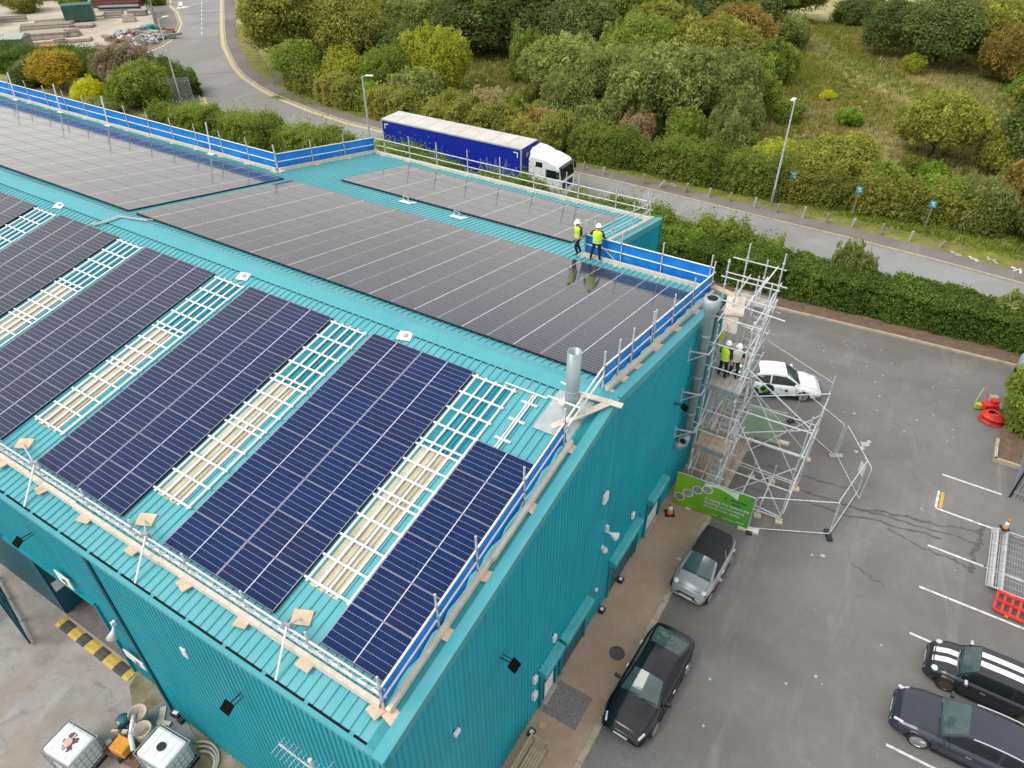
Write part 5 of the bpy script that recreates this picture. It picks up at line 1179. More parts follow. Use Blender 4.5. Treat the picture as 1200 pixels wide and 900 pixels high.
# palisade fence at the right
def palisade(label,a,b,H=2.4,ang=False):
    a=Vector((*a,0));b=Vector((*b,0)); d=(b-a); L_=d.length; d.normalize(); r=empty('palisade_fence',a,label,'fence','palisade fences')
    m_=MB(); n=int(L_/.155)
    for i in range(n+1):
        p=a+d*(i*.155); m_.frame_box(p+Vector((0,0,H/2)),d*.035,Vector((-d.y,d.x,0))*.01,(0,0,H/2))
    m_.build('pales',M_galv2,r); 
    for z in (.4,H-.4): MB().bar(a+Vector((0,0,z)),b+Vector((0,0,z)),.05,.05).build('rail',M_galv2,r)
    k=max(1,int(L_/2.7))
    for i in range(k+1): p=a.lerp(b,i/k); MB().tube(p,p+Vector((0,0,H-.05)),.05,6).build('post',M_galv2,r)
palisade('grey palisade fence beside the planted island in the car park',(13.55,27.0),(14.6,36.2)); palisade('grey palisade fence returning towards the parking bays',(13.55,27.0),(19,26.4))
palisade('grey palisade gate standing open on the junction island',(-69.9,44.4),(-67.7,47.0),H=2.9); palisade('grey palisade fence bordering the storage yard and pavement',(-113.8,76.2),(-99.2,66.0),H=2.4); palisade('short palisade stub under the big tree by the road',(-65.2,56.5),(-64.2,57.5))
# planter corner, plant machinery under the shrub
m_=MB(); m_.box((12.75,30.1,.12),(.14,1.7,.24)); m_.box((13.3,29.3,.12),(1.2,.14,.24)); tag(m_.build('planter_edge',M_kerb),'pale kerb edging round the small planting island','kerb'); tag(MB().sheet([(12.8,29.35),(14.2,29.35),(15.5,37.5),(13.4,37.5),(12.8,31)],.10,M_soil).build('island_soil',M_soil),kind='structure')
r=empty('red_hose_coil',(12.6,32.7,0),'bright red coil of pipe lying beside the car park shrub','pipe coil'); m_=MB()
for k in range(11):
    rad=.46-.055*(k%6); m_.path([(12.35+rad*math.cos(a)*1.2,32.5+rad*math.sin(a)*.9,.07+.05*k+.03*math.sin(a*2+k)) for a in np.linspace(0,2*PI,26)],.045,6)
m_.build('coil',M_red,r,smooth=True)
m_=MB(); m_.box((11.65,33.3,.22),(.32,.25,.28),rz=.4); m_.tube((11.5,33.5,.3),(11.65,34.1,.85),.025); o=m_.build('garden_machine',mat('lime_plastic',(.35,.45,.06),.5),bevel=.03); tag(o,'small lime green engine tool with a black handle beside the red coil','machine'); 
m_=MB(); m_.box((12.3,34.3,.25),(.4,.3,.4),rz=.4); m_.lathe((12.6,33.7,.0),[(.2,0),(.22,.3),(.1,.45)],10); tag(m_.build('white_container',M_conc,bevel=.04),'pale plastic containers dumped behind the red coil by the shrub','container')
r=empty('steel_tank',(13.9,38.0,.5),'pale cylindrical steel tank lying by the car park hedge','tank'); m_=MB(); m_.lathe((13.2,37.6,.95),[(.1,-.12),(.5,-.05),(.62,.05),(.62,1.9),(.5,2.0)],24,axis=(1,.15,0)); m_.build('drum',M_lead,r,smooth=True); m_=MB(); m_.box((13.9,37.6,.2),(1.6,.9,.25)); m_.box((13.15,38.2,1.2),(.12,.12,.7)); m_.build('cradle',M_black,r)
# bench by the wall
r=empty('garden_bench',(.55,4.9,.09),'weathered slatted timber bench on the footpath against the gable wall','bench'); r.rotation_euler=(0,0,-.0)
M_slat=mat('bench_timber',(.33,.27,.17),.85,col2=(.45,.38,.26),scale=6)
def bb(nm,c,d): m_=MB(); m_.box((c[0],c[1],c[2]),d); return m_.build(nm,M_slat,r,world=False)
for i in range(5): bb('seat_slat',(.12+.10*i,0,.42),(.075,1.5,.03))
bb('back_rail',(-.02,0,.88),(.05,1.5,.07)); bb('back_rail',(.0,0,.52),(.05,1.5,.05))
for i in range(13): bb('back_slat',(-.01,-.66+.11*i,.70),(.02,.05,.32))
for sx in (.03,.55):
    for sy in (-.72,.72): bb('leg',(sx,sy,.31),(.06,.06,.62))
for sy in (-.72,.72): bb('armrest',(.3,sy,.63),(.58,.07,.03))
# manhole covers, patch
def flat(nm,c,d,m,lab,cat,rz=0,z=.0965,round_=False):
    m_=MB()
    if round_: m_.lathe((c[0],c[1],z-.02),[(d[0],0),(d[0],.022)],28)
    else: m_.box((c[0],c[1],z-.008),(d[0],d[1],.018),rz=rz)
    return tag(m_.build(nm,m),lab,cat)
M_iron=mat('cast_iron',(.10,.095,.09),.8,noise=.3,scale=20,bump=.5)
flat('manhole_cover',(1.5,10.2),(.30,),M_iron,'round iron manhole cover on the footpath beside the black car','manhole',round_=True)
flat('paving_patch',(.85,7.45),(1.35,1.35),mat('grey_setts',(.22,.20,.19),.9,noise=.3,scale=12,bump=.6),'square patch of grey setts in the brown footpath','paving')
flat('hose_loop',(.48,6.35),(.13,),mat('yellow_tape',(.5,.36,.12),.7),'small yellowish coil lying on the footpath by the open door','coil',round_=True)
for i,(x,y,l_) in enumerate([(.2,11.55,'small black box at the foot of the wall by the third canopy'),(.22,13.25,'small black box with white lid at the wall foot, nearer the cone'),(.3,5.9,'tiny black box on the footpath near the bench')]):
    m_=MB(); m_.box((x,y,.16),(.22,.26,.14)); m_.box((x,y,.24),(.12,.14,.02),mi=1); tag(m_.build('bait_box',[M_black,M_wsheet]),l_,'box')
# wall fittings
def wallbox(nm,lab,cat,x,y,z,d,m,axis='x'):
    m_=MB(); m_.box((x,y,z),d); return tag(m_.build(nm,m,bevel=.02),lab,cat)
wallbox('alarm_box','white diamond shaped alarm box high on the gable wall','alarm box',.10,10.9,7.15,(.10,.32,.42),M_wsheet)
wallbox('electric_box','upper of two white boxes beside the door canopy by the grey setts','box',.10,6.42,2.6,(.12,.2,.32),M_wsheet); wallbox('electric_box','lower of two white boxes beside the door canopy by the grey setts','box',.10,6.42,1.6,(.14,.24,.34),M_wsheet)
wallbox('small_light','small white box on the gable between the canopies','box',.10,10.95,2.1,(.1,.12,.12),M_wsheet); wallbox('small_light','white oval fitting between the two canopies at the bench end','box',.10,7.68,3.3,(.1,.2,.3),M_wsheet); wallbox('small_light','white box beside the canopy by the cone','box',.10,14.0,3.3,(.1,.2,.3),M_wsheet)
wallbox('wall_bracket','small white bracket low on the gable wall near the corner','bracket',.10,2.3,6.2,(.1,.22,.16),M_wsheet)
r=empty('wall_horn',(.1,11.4,4.9),'white horn loudspeaker on the gable wall','loudspeaker'); m_=MB(); m_.lathe((.15,11.4,4.95),[(.04,0),(.05,.12),(.17,.34),(.17,.36),(.03,.2)],16,axis=(.8,.3,-.5)); m_.build('horn',M_wsheet,r,smooth=True); m_=MB(); m_.box((.08,11.4,5.1),(.1,.12,.3)); m_.build('mount',M_wsheet,r)
r=empty('wall_camera',(.1,11.2,4.2),'small cream camera dome below the horn loudspeaker','camera'); m_=MB(); m_.lathe((.16,11.2,4.1),[(.11,0),(.12,.1),(.08,.2)],14); m_.build('dome',mat('cream_plastic',(.62,.58,.45),.5),r,smooth=True); m_=MB(); m_.box((.07,11.2,4.25),(.08,.14,.14)); m_.build('mount',M_wsheet,r)
def flood(lab,P,nrm):
    n=Vector(nrm); s=Vector((-n.y,n.x,0)); r=empty('floodlight',P,lab,'floodlight','black floodlights on the walls'); P=Vector(P)
    m_=MB(); m_.tube(P,P+n*.42+Vector((0,0,.05)),.02,6); m_.tube(P+s*.12,P+n*.42+s*.12,.015,6); m_.build('arm',M_black,r)
    m_=MB(); m_.frame_box(P+n*.45,n*.12+Vector((0,0,-.07)),s*.17,(0,0,.03)); m_.build('lamp_body',M_matt,r,bevel=.01)
flood('black floodlight on the gable wall above the garden bench',(.04,4.5,6.55),(1,0,0)); flood('black floodlight on the gable wall beside the grey wall flue',(.04,17.2,6.7),(1,0,0)); flood('black floodlight on the yard wall above the doorway',(-15.3,.2,6.65),(0,-1,0)); flood('black floodlight on the yard wall near the aerial',(-5.2,-.04,6.7),(0,-1,0))
wallbox('wall_plate','white oval plate in the middle of the yard wall','plate',-7.37,-.06,6.8,(.22,.06,.42),M_wsheet)
m_=MB(); m_.frame_box((-14.6,.12,4.75),(.42,0,0),(0,.015,0),(0,0,.28)); o=tag(m_.build('wall_sign',M_white),'white sign with a dark arrow above the yard doorway','sign'); m_=MB(); m_.box((-14.6,.098,4.75),(.2,.012,.12)); m_.box((-14.5,.098,4.72),(.08,.014,.26)); m_.build('sign_arrow',M_black,o)
m_=MB(); m_.frame_box((-12.35,.12,1.85),(.55,0,0),(0,.015,0),(0,0,.22)); o=tag(m_.build('wall_sign',M_white),'white notice with a red disc beside the yard doorway','sign'); m_=MB(); m_.box((-12.2,.098,1.8),(.2,.012,.2)); m_.build('sign_disc',M_red,o)
r=empty('wall_horn',(-12.6,.1,3.9),'white horn lamp beside the yard doorway','loudspeaker'); m_=MB(); m_.lathe((-12.45,.1,3.75),[(.04,0),(.06,.15),(.19,.42),(.05,.3)],14,axis=(0,-.45,-.8)); m_.build('horn',M_wsheet,r,smooth=True); m_=MB(); m_.box((-12.45,.15,3.9),(.1,.14,.2)); m_.build('mount',M_wsheet,r)
# aerial on a pole at the yard wall
r=empty('tv_aerial',(-2.0,-.1,6.0),'silver television aerial on a white pole over the yard wall','aerial'); MB().tube((-2.0,-.55,3.2),(-2.0,-.55,7.6),.05).build('mast',M_wsheet,r)
MB().tube((-2.0,-.08,5.0),(-2.0,-.55,5.3),.03).build('stand_off',M_galv,r)
m_=MB(); a=Vector((-1.5,-.65,7.45)); b=Vector((-2.9,-.65,7.55)); m_.bar(a,b,.03,.03); 
for i in range(11): q=a.lerp(b,i/10); m_.tube(q+Vector((0,-.26,.0)),q+Vector((0,.2,0)),.008,4); m_.tube(q+Vector((0,0,-.15)),q+Vector((0,0,.15)),.007,4)
for s in (-1,1): m_.bar(a+Vector((.0,0,.05*s)),a+Vector((.15,0,.45*s)),.02,.02); m_.tube(a+Vector((.12,-.3,.4*s)),a+Vector((.12,.3,.4*s)),.008,4)
m_.build('elements',M_galv,r)
# yard: speed ramp, gate, tanks, pump
M_rampk=mat('ramp_black',(.075,.07,.075),.85,noise=.2)
rr_=empty('speed_ramp',(-15.6,.0,0),'yellow and black rubber ramp across the yard doorway','speed ramp')
segs=['y','k','y','k','y','k','y','k','y']; x=-17.85
for i,cx in enumerate([.28,.55,.55,.5,.62,.52,.62,.55,.35]):
    m_=MB(); V=[(x+.01,-.22,.0),(x+.01,-.10,.05),(x+.01,.12,.05),(x+.01,.26,.0)]; V+=[(a+cx-.02,b,c) for a,b,c in V]; m_.add(V,[(0,4,5,1),(1,5,6,2),(2,6,7,3),(0,1,2,3),(7,6,5,4)]); m_.build('segment',M_yel if segs[i]=='y' else M_rampk,rr_); x+=cx
g_=empty('yard_gate',(-17.8,-1.2,0),'dark teal framed gate standing open in the yard','gate')
a=Vector((-17.8,-1.18,0)); b=Vector((-22.0,-.2,0)); d=(b-a).normalized()
for z in (.25,1.3,2.3,3.3): MB().bar(a+Vector((0,0,z)),b+Vector((0,0,z)),.06,.08).build('rail',M_dkteal,g_)
for t in (0,.33,.66,1): p=a.lerp(b,t); MB().bar(p+Vector((0,0,.1)),p+Vector((0,0,3.4)),.07,.07,up=(1,0,0)).build('upright',M_dkteal,g_)
m_=MB(); 
for i in range(20): p=a.lerp(b,i/20); m_.bar(p+Vector((0,0,.2)),p+Vector((0,0,3.3)),.02,.02,up=(1,0,0))
m_.build('bars',M_dkteal,g_)
m_=MB(); m_.box((-21.3,-1.75,.6),(2.6,.35,1.2),rz=-.25); tag(m_.build('low_wall',M_conc,bevel=.02),'low pale concrete block wall beside the yard gate','wall'); 
def ibc(label,cx,cy,rz,stain):
    r=empty('liquid_tank',(cx,cy,.01),label,'tank','caged white liquid tanks'); r.rotation_euler=(0,0,rz); w_,l_,h=1.0,1.2,1.16; r.scale=(1.12,1.12,1.1)
    m_=MB(); m_.box((0,0,.07),(l_,w_,.14)); m_.build('pallet',M_black,r,world=False)
    m_=MB(); m_.box((0,0,.64),(l_-.08,w_-.08,.98)); tk=m_.build('bottle',M_wsheet,r,world=False,bevel=.09)
    m_=MB(); m_.lathe((0,0,1.12),[(.13,0),(.13,.05),(.11,.06)],16); c_=m_.build('lid',M_black if not stain else MATS['pinkish_cap'],None,world=False); c_.parent=tk; sub(tk,c_)
    m_=MB()
    for dx in (-.3,0,.3): m_.box((dx,0,1.135),(.03,w_-.2,.012))
    c_=m_.build('moulded_ribs',M_wsheet,None,world=False); c_.parent=tk; sub(tk,c_)
    m_=MB(); 
    for z in (.2,.42,.64,.86,1.08): 
        c=[(-l_/2,-w_/2,z),(l_/2,-w_/2,z),(l_/2,w_/2,z),(-l_/2,w_/2,z)]
        for a,b in zip(c,c[1:]+c[:1]): m_.tube(a,b,.012,5)
    for i in range(9):
        x=-l_/2+l_*i/8
        for y in (-w_/2,w_/2): m_.tube((x,y,.14),(x,y,1.1),.011,5)
    for i in range(7):
        y=-w_/2+w_*i/6
        for x in (-l_/2,l_/2): m_.tube((x,y,.14),(x,y,1.1),.011,5)
    m_.tube((-l_/2,-w_/2,1.1),(-l_/2,w_/2,1.1),.02,6); m_.tube((l_/2,-w_/2,1.1),(l_/2,w_/2,1.1),.02,6); m_.build('cage',M_galv2,r,world=False)
    m_=MB(); m_.box((0,-w_/2-.01,.6),(.35,.012,.35)); m_.build('label_plate',M_galv,r,world=False); m_=MB(); m_.lathe((0.1,-w_/2-.03,.22),[(.05,0),(.05,.12)],10,axis=(0,-1,0)); m_.build('valve',M_blue,r,world=False)
    if stain:
        rn=random.Random(2); m_=MB()
        for k in range(8):
            px,py,rd=rn.uniform(-.15,.2),rn.uniform(-.15,.2),rn.uniform(.04,.13); m_.add([(px+rd*rn.uniform(.4,1.3)*math.cos(2*PI*i/9),py+rd*rn.uniform(.4,1.3)*math.sin(2*PI*i/9),1.1325+.0006*k) for i in range(9)],[tuple(range(9))])
        m_.build('purple_stain',mat('purple_stain',(.14,.07,.09),.8,noise=.3,scale=12),r,world=False)
ibc('white caged liquid tank with a purple stain on top',-12.1,-2.75,.12,True); ibc('clean white caged liquid tank with a black lid beside the pump',-9.4,-1.25,.1,False)
r=empty('mixing_pump',(-11,-1.5,0),'dirty mixing pump with orange hopper, drums and white pipes between the tanks','machine')
M_dirt=mat('cement_splashed',(.42,.36,.27),.9,col2=(.62,.56,.46),scale=9); M_or=mat('orange_hopper',(.62,.27,.02),.6,noise=.2,scale=6)
m_=MB(); m_.box((-10.85,-1.75,.35),(1.5,.8,.12),rz=.15); m_.box((-11.2,-1.3,.28),(.9,.6,.1)); m_.build('chassis',mat('rusty_steel',(.16,.09,.05),.9,noise=.4,scale=8),r)
m_=MB(); m_.lathe((-10.7,-1.15,.15),[(.26,0),(.3,.75),(.27,.76),(.24,.3)],20); m_.build('drum',M_dirt,r,smooth=True)
m_=MB(); m_.lathe((-11.45,-.85,.15),[(.2,0),(.3,.4),(.31,.6),(.27,.58),(.22,.3)],20); m_.build('mixing_bowl',M_dirt,r,smooth=True)
m_=MB(); m_.frame_box((-10.85,-1.85,.75),(.28,.05,0),(-.05,.24,0),(0,0,.18)); m_.build('hopper',M_or,r,bevel=.03)
m_=MB(); m_.lathe((-11.75,-1.25,.1),[(.22,0),(.22,.55),(.16,.6)],18); m_.build('blue_drum',mat('teal_drum',(.01,.10,.14),.5),r,smooth=True)
m_=MB(); m_.path([(-11.4,-1.0,.8),(-11.1,-1.25,.9),(-10.95,-1.5,.7)],.07,10); m_.tube((-10.75,-1.5,1.05),(-10.35,-1.75,.85),.08,10); m_.path([(-11.5,-1.6,.5),(-11.2,-1.7,.65),(-11.0,-1.6,.55)],.05,8); m_.build('white_pipe',M_wsheet,r,smooth=True)
rn=random.Random(11)
for k in range(14):
    m_=MB(); m_.box((-11.2+rn.uniform(-.6,.7),-1.55+rn.uniform(-.5,.5),rn.uniform(.35,.75)),(rn.uniform(.08,.3),rn.uniform(.06,.2),rn.uniform(.05,.2)),rz=rn.uniform(0,3)); m_.build('fitting',[M_dirt,MATS['rusty_steel'],M_galv2,M_black][k%4],r,bevel=.01)
m_=MB(); m_.box((-10.55,-.55,.02),(2.2,1.15,.035),rz=-.25); tag(m_.build('steel_plate',mat('wet_grey_sheet',(.20,.22,.22),.5,noise=.15)),'grey sheet lying on the yard beside the pump','sheet')
for k in range(3):
    m_=MB(); rad=.75-.12*k; m_.path([(-8.75+.1*k+rad*math.cos(a),-.85+rad*math.sin(a),.05+.03*k) for a in np.linspace(-1.2,2.4,18)],.045,8); tag(m_.build('hose',mat('pale_hose',(.50,.47,.38),.6),smooth=True),['outer loop of pale hose on the ground between the clean tank and the wall','middle loop of pale hose on the ground between the clean tank and the wall','inner loop of pale hose on the ground between the clean tank and the wall'][k],'hose','pale hose loops')
m_=MB(); m_.box((-10.65,-.06,.15),(.36,.24,.26),rz=.2); m_.box((-10.65,-.06,.285),(.2,.16,.02),rz=.2,mi=1); m_.box((-10.35,-.12,.1),(.2,.2,.18),mi=0); tag(m_.build('meter_box',[M_black,M_wsheet],bevel=.01),'small dark battery box with a white label at the wall foot in the yard','box')
m_=MB(); m_.box((-11.0,-.45,.05),(.9,.2,.09),rz=-.8); m_.box((-10.8,-.5,.10),(.5,.15,.06),rz=.4); tag(m_.build('timber_offcut',M_board),'weathered timber offcuts beside the small box at the wall foot','timber')
m_=MB(); m_.box((-14.4,1.4,.45),(.7,.5,.9),rz=.3); tag(m_.build('red_cabinet',M_red,bevel=.04),'red cabinet just inside the open yard doorway','cabinet'); m_=MB(); m_.lathe((-15.2,.95,0.02),[(.25,0),(.28,.4),(.2,.6),(.05,.68)],12); tag(m_.build('sack',M_wsheet,smooth=True),'pale sack on the floor inside the yard doorway','sack')
# ---------------------------------------------------------------- storage yard at the top left
def tcont(label,c,d,rz,m,ridge=True,nm='container'):
    r=empty(nm,(c[0],c[1],0),label,'container','containers in the storage yard'); r.rotation_euler=(0,0,rz)
    l_,w_,h=d; m_=MB(); V=[];n=int(l_/.3)
    m_.box((0,0,h/2+.1),(l_,w_,h-.2))
    for i in range(n):
        for s in (-1,1): m_.box((-l_/2+.15+i*l_/n,s*(w_/2+.015),h/2),(.12,.03,h-.3))
    m_.build('body',m,r,world=False); m_=MB()
    if ridge: m_.add([(-l_/2-.1,-w_/2-.1,h),(l_/2+.1,-w_/2-.1,h),(l_/2+.1,0,h+.45),(-l_/2-.1,0,h+.45),(l_/2+.1,w_/2+.1,h),(-l_/2-.1,w_/2+.1,h)],[(0,1,2,3),(3,2,4,5),(1,4,2),(0,3,5)])
    else: m_.box((0,0,h+.03),(l_+.06,w_+.06,.08))
    m_.build('roof',mat('pale_green_grey_roof',(.33,.38,.34),.7,noise=.15) if ridge else m,r,world=False)
    m_=MB(); m_.box((l_/2+.03,0,h/2),(.04,w_*.7,h*.8)); m_.build('door',mat('container_door_grey',(.16,.2,.2),.6),r,world=False)
M_gcon=mat('green_container_paint',(.03,.10,.075),.6,noise=.25,scale=1.5)
tcont('pale roofed green shed behind the storage yard hedge',(-105.6,47.5),(6.0,3.0,2.6),R(38),mat('grey_green_shed',(.14,.19,.16),.7,noise=.2))
tcont('dark green open fronted container in the middle of the storage yard',(-118.5,66.3),(4.2,2.4,2.4),R(52),M_gcon,False); tcont('dark blue green container behind the timber stacks in the storage yard',(-129,55.5),(6,2.5,2.6),R(48),mat('blue_grey_container',(.05,.085,.10),.6),False)
tcont('small orange skip beside the hedge in the storage yard',(-102.5,51.6),(2.6,1.2,1.1),R(38),mat('orange_skip_paint',(.50,.22,.04),.7,noise=.2),False,nm='skip')
rn=random.Random(21)
def pile(label,cx,cy,n_,L_,rz,cols,h=.16,cat='timber stack',nm='timber_stack',w_=.28,lay=4,group=None):
    r=empty(nm,(cx,cy,0),label,cat,group); r.rotation_euler=(0,0,rz)
    for k in range(lay):
        m_=MB()
        for i in range(max(1,n_-k)):
            m_.box((rn.uniform(-.15,.15),(i-(n_-k)/2)*w_*1.1,.1+k*(h+.03)+h/2),(L_*rn.uniform(.85,1),w_,h),rz=rn.uniform(-.02,.02))
        m_.build('layer',cols[k%len(cols)],r,world=False)
tm=[mat('grey_timber_a',(.36,.32,.26),.9,noise=.2),mat('grey_timber_b',(.46,.41,.34),.9,noise=.2),mat('grey_timber_c',(.27,.23,.19),.9,noise=.2)]
rust=[mat('rusty_pipes_a',(.22,.09,.055),.9,noise=.3),mat('rusty_pipes_b',(.14,.07,.05),.9,noise=.3)]
pile('long low stack of grey timber in the storage yard',-112.8,57.0,12,6.5,R(50),tm); pile('second stack of grey timber behind the first',-117.5,60.2,10,7.5,R(50),tm[1:]); pile('pale low timber stack beside the storage yard hedge',-108.8,54.6,4,6,R(52),tm,lay=2)
pile('big stack of rust red pipes at the back of the storage yard',-124.5,77.5,14,8.5,R(40),rust,h=.24,lay=7,cat='pipe stack',nm='pipe_stack'); pile('dark stack of steel beams under the rust red pipes',-121.0,75.0,6,7,R(40),[M_galv2,M_black],lay=3,cat='steel stack',nm='steel_stack')
pile('square block of stacked timber near the pale boards',-110.0,59.6,5,2.0,R(50),tm,lay=5); pile('brown crate stack in the middle of the storage yard',-116.5,70.8,5,3.0,R(45),[tm[1],tm[2]],lay=4); pile('small crate stack near the pavement fence',-111.5,70.0,4,2.0,R(45),[tm[1]],lay=5); pile('long pale concrete sections beside the hedge',-100.5,55.2,3,8,R(42),[M_conc,tm[1]],lay=3,w_=.5); pile('pale concrete sections further along the hedge',-96.8,58.3,3,5,R(42),[M_conc],lay=2,w_=.5)
for k in range(60):
    x=-99.5+rn.uniform(-5.0,4.0); y=63.0+rn.uniform(-3.6,4.6)+(x+99.5)*-.25; mm_=[M_lead,tm[1],M_galv2,rust[0],M_conc,M_white,tm[2],M_galv2][k%8]; m_=MB(); L_=rn.uniform(.8,3.4)
    m_.box((x,y,.15+rn.uniform(0,.5)),(L_,rn.uniform(.15,.7),rn.uniform(.12,.5)),rz=rn.uniform(0,3)); m_.box((x+.3,y+.2,.5),(rn.uniform(.4,1.4),.2,.3),rz=rn.uniform(0,3))
    tag(m_.build('scrap_piece',mm_),'scrap metal and offcuts heaped by the pavement corner of the storage yard','scrap','scrap heaped in the storage yard')
m_=MB(); m_.lathe((-101.4,66.6,.0),[(.55,0),(.6,1.1),(.5,1.2)],16); tag(m_.build('drum',mat('turquoise_drum',(.02,.25,.27),.6)),'turquoise drum among the scrap heap','drum')
m_=MB(); m_.box((-139,88,1.2),(9,2.3,2.2),rz=R(40)); m_.box((-134.8,91.5,1.0),(2,2.2,1.8),rz=R(40)); tag(m_.build('white_van',M_wsheet,bevel=.2),'white van roof just visible beyond the storage yard','van')
# litter on the far verge
for i,(x,y,l_) in enumerate([(8.7,51.6,.9),(9.9,51.4,.6),(11.0,51.9,1.2),(12.6,51.2,1.0),(-13.2,52.8,.8)]):
    m_=MB(); m_.box((x,y,.14),(l_*.7,.11,.05),rz=.3*i); m_.box((x+.2,y-.2,.14),(l_*.5,.15,.06),rz=-.5*i); m_.box((x-.25,y+.15,.15),(l_*.3,.2,.05),rz=.9*i)
    tag(m_.build('debris',M_board if i%2 else M_conc),f'broken pale boards dumped on the far verge, {NUM[i]} heap of five','debris','debris on the far verge')

m_=MB(); m_.box((12.15,33.35,.35),(.7,.45,.4),rz=.5); m_.box((12.3,33.5,.62),(.3,.3,.2),rz=.5); m_.tube((12.0,33.2,.5),(11.8,33.9,.95),.03); tag(m_.build('red_machine',M_red,bevel=.04),'small red engine machine behind the red coil','machine')
rn=random.Random(77)
for k,(x,y,L_,rz,lb) in enumerate([(-121,63,5,52,'timber pile on the hedge side of the dark green container'),(-119.8,69.2,3,48,'low timber pile between the dark green container and the road'),(-114.0,64.2,2.5,40,'short timber pile in front of the dark green container'),(-106.8,57.4,5.5,50,'thin line of boards in the middle of the dusty yard'),(-127.5,60.5,4,50,'brown pile beside the blue green container'),(-114.5,73.8,3,45,'pale block pile below the steel beams'),(-104.2,62.5,3.5,20,'broken boards on the dusty ground before the scrap heap')]):
    pile(lb,x,y,rn.randint(3,7),L_,R(rz),[tm[k%3],tm[(k+1)%3]],lay=rn.randint(1,4))
# ---------------------------------------------------------------- vegetation
rng=np.random.default_rng(12)
def leaf_mesh(name,C,Nn,size,tone,mt,aspect=1.7,flat=.5,core=None,up=0.0):
    """C centres (n,3), Nn preferred normals, makes one rhombic leaf quad per centre"""
    n=len(C); rnd=rng.normal(size=(n,3)); nn=Nn*flat+rnd*(1-flat); nn/=np.linalg.norm(nn,axis=1,keepdims=True)+1e-9
    t=rng.normal(size=(n,3)); t[:,2]+=up; t-=nn*(t*nn).sum(1,keepdims=True); t/=np.linalg.norm(t,axis=1,keepdims=True)+1e-9
    b=np.cross(nn,t); s=size*rng.uniform(.6,1.35,size=(n,1)); a=t*s*aspect*.5; c=b*s*.5
    V=np.stack([C-a,C-c*1.0,C+a,C+c*1.0],1).reshape(-1,3); F_=np.arange(4*n).reshape(n,4); tones=np.repeat(tone,4)
    if core is not None:
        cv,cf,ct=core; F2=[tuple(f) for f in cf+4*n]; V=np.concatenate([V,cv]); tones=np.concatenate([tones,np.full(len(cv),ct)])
    me=bpy.data.meshes.new(name); nv=len(V); nf=n+(len(core[1]) if core is not None else 0)
    me.vertices.add(nv); me.vertices.foreach_set('co',V.astype(np.float32).ravel())
    loops=F_.ravel(); starts=np.arange(0,4*n,4); tot=np.full(n,4)
    if core is not None:
        loops=np.concatenate([loops,(core[1]+4*n).ravel()]); k=core[1].shape[1]; starts=np.concatenate([starts,4*n+np.arange(len(core[1]))*k]); 
    me.loops.add(len(loops)); me.loops.foreach_set('vertex_index',loops.astype(np.int32)); me.polygons.add(nf); me.polygons.foreach_set('loop_start',starts.astype(np.int32))
    me.update(calc_edges=True)
    at=me.attributes.new('tone','FLOAT','POINT'); at.data.foreach_set('value',tones.astype(np.float32))
    me.materials.append(mt); return me
def sphere_grid(c,r,nu=14,nv=8,jit=.12):
    V=[];F_=[]
    for j in range(nv+1):
        th=math.pi*j/nv
        for i in range(nu):
            ph=2*math.pi*i/nu; k=1+jit*rng.normal() if 0<j<nv else 1
            V.append((c[0]+r[0]*k*math.sin(th)*math.cos(ph),c[1]+r[1]*k*math.sin(th)*math.sin(ph),c[2]+r[2]*k*math.cos(th)))
    for j in range(nv):
        for i in range(nu): F_.append((j*nu+i,j*nu+(i+1)%nu,(j+1)*nu+(i+1)%nu,(j+1)*nu+i))
    return np.array(V),np.array(F_)
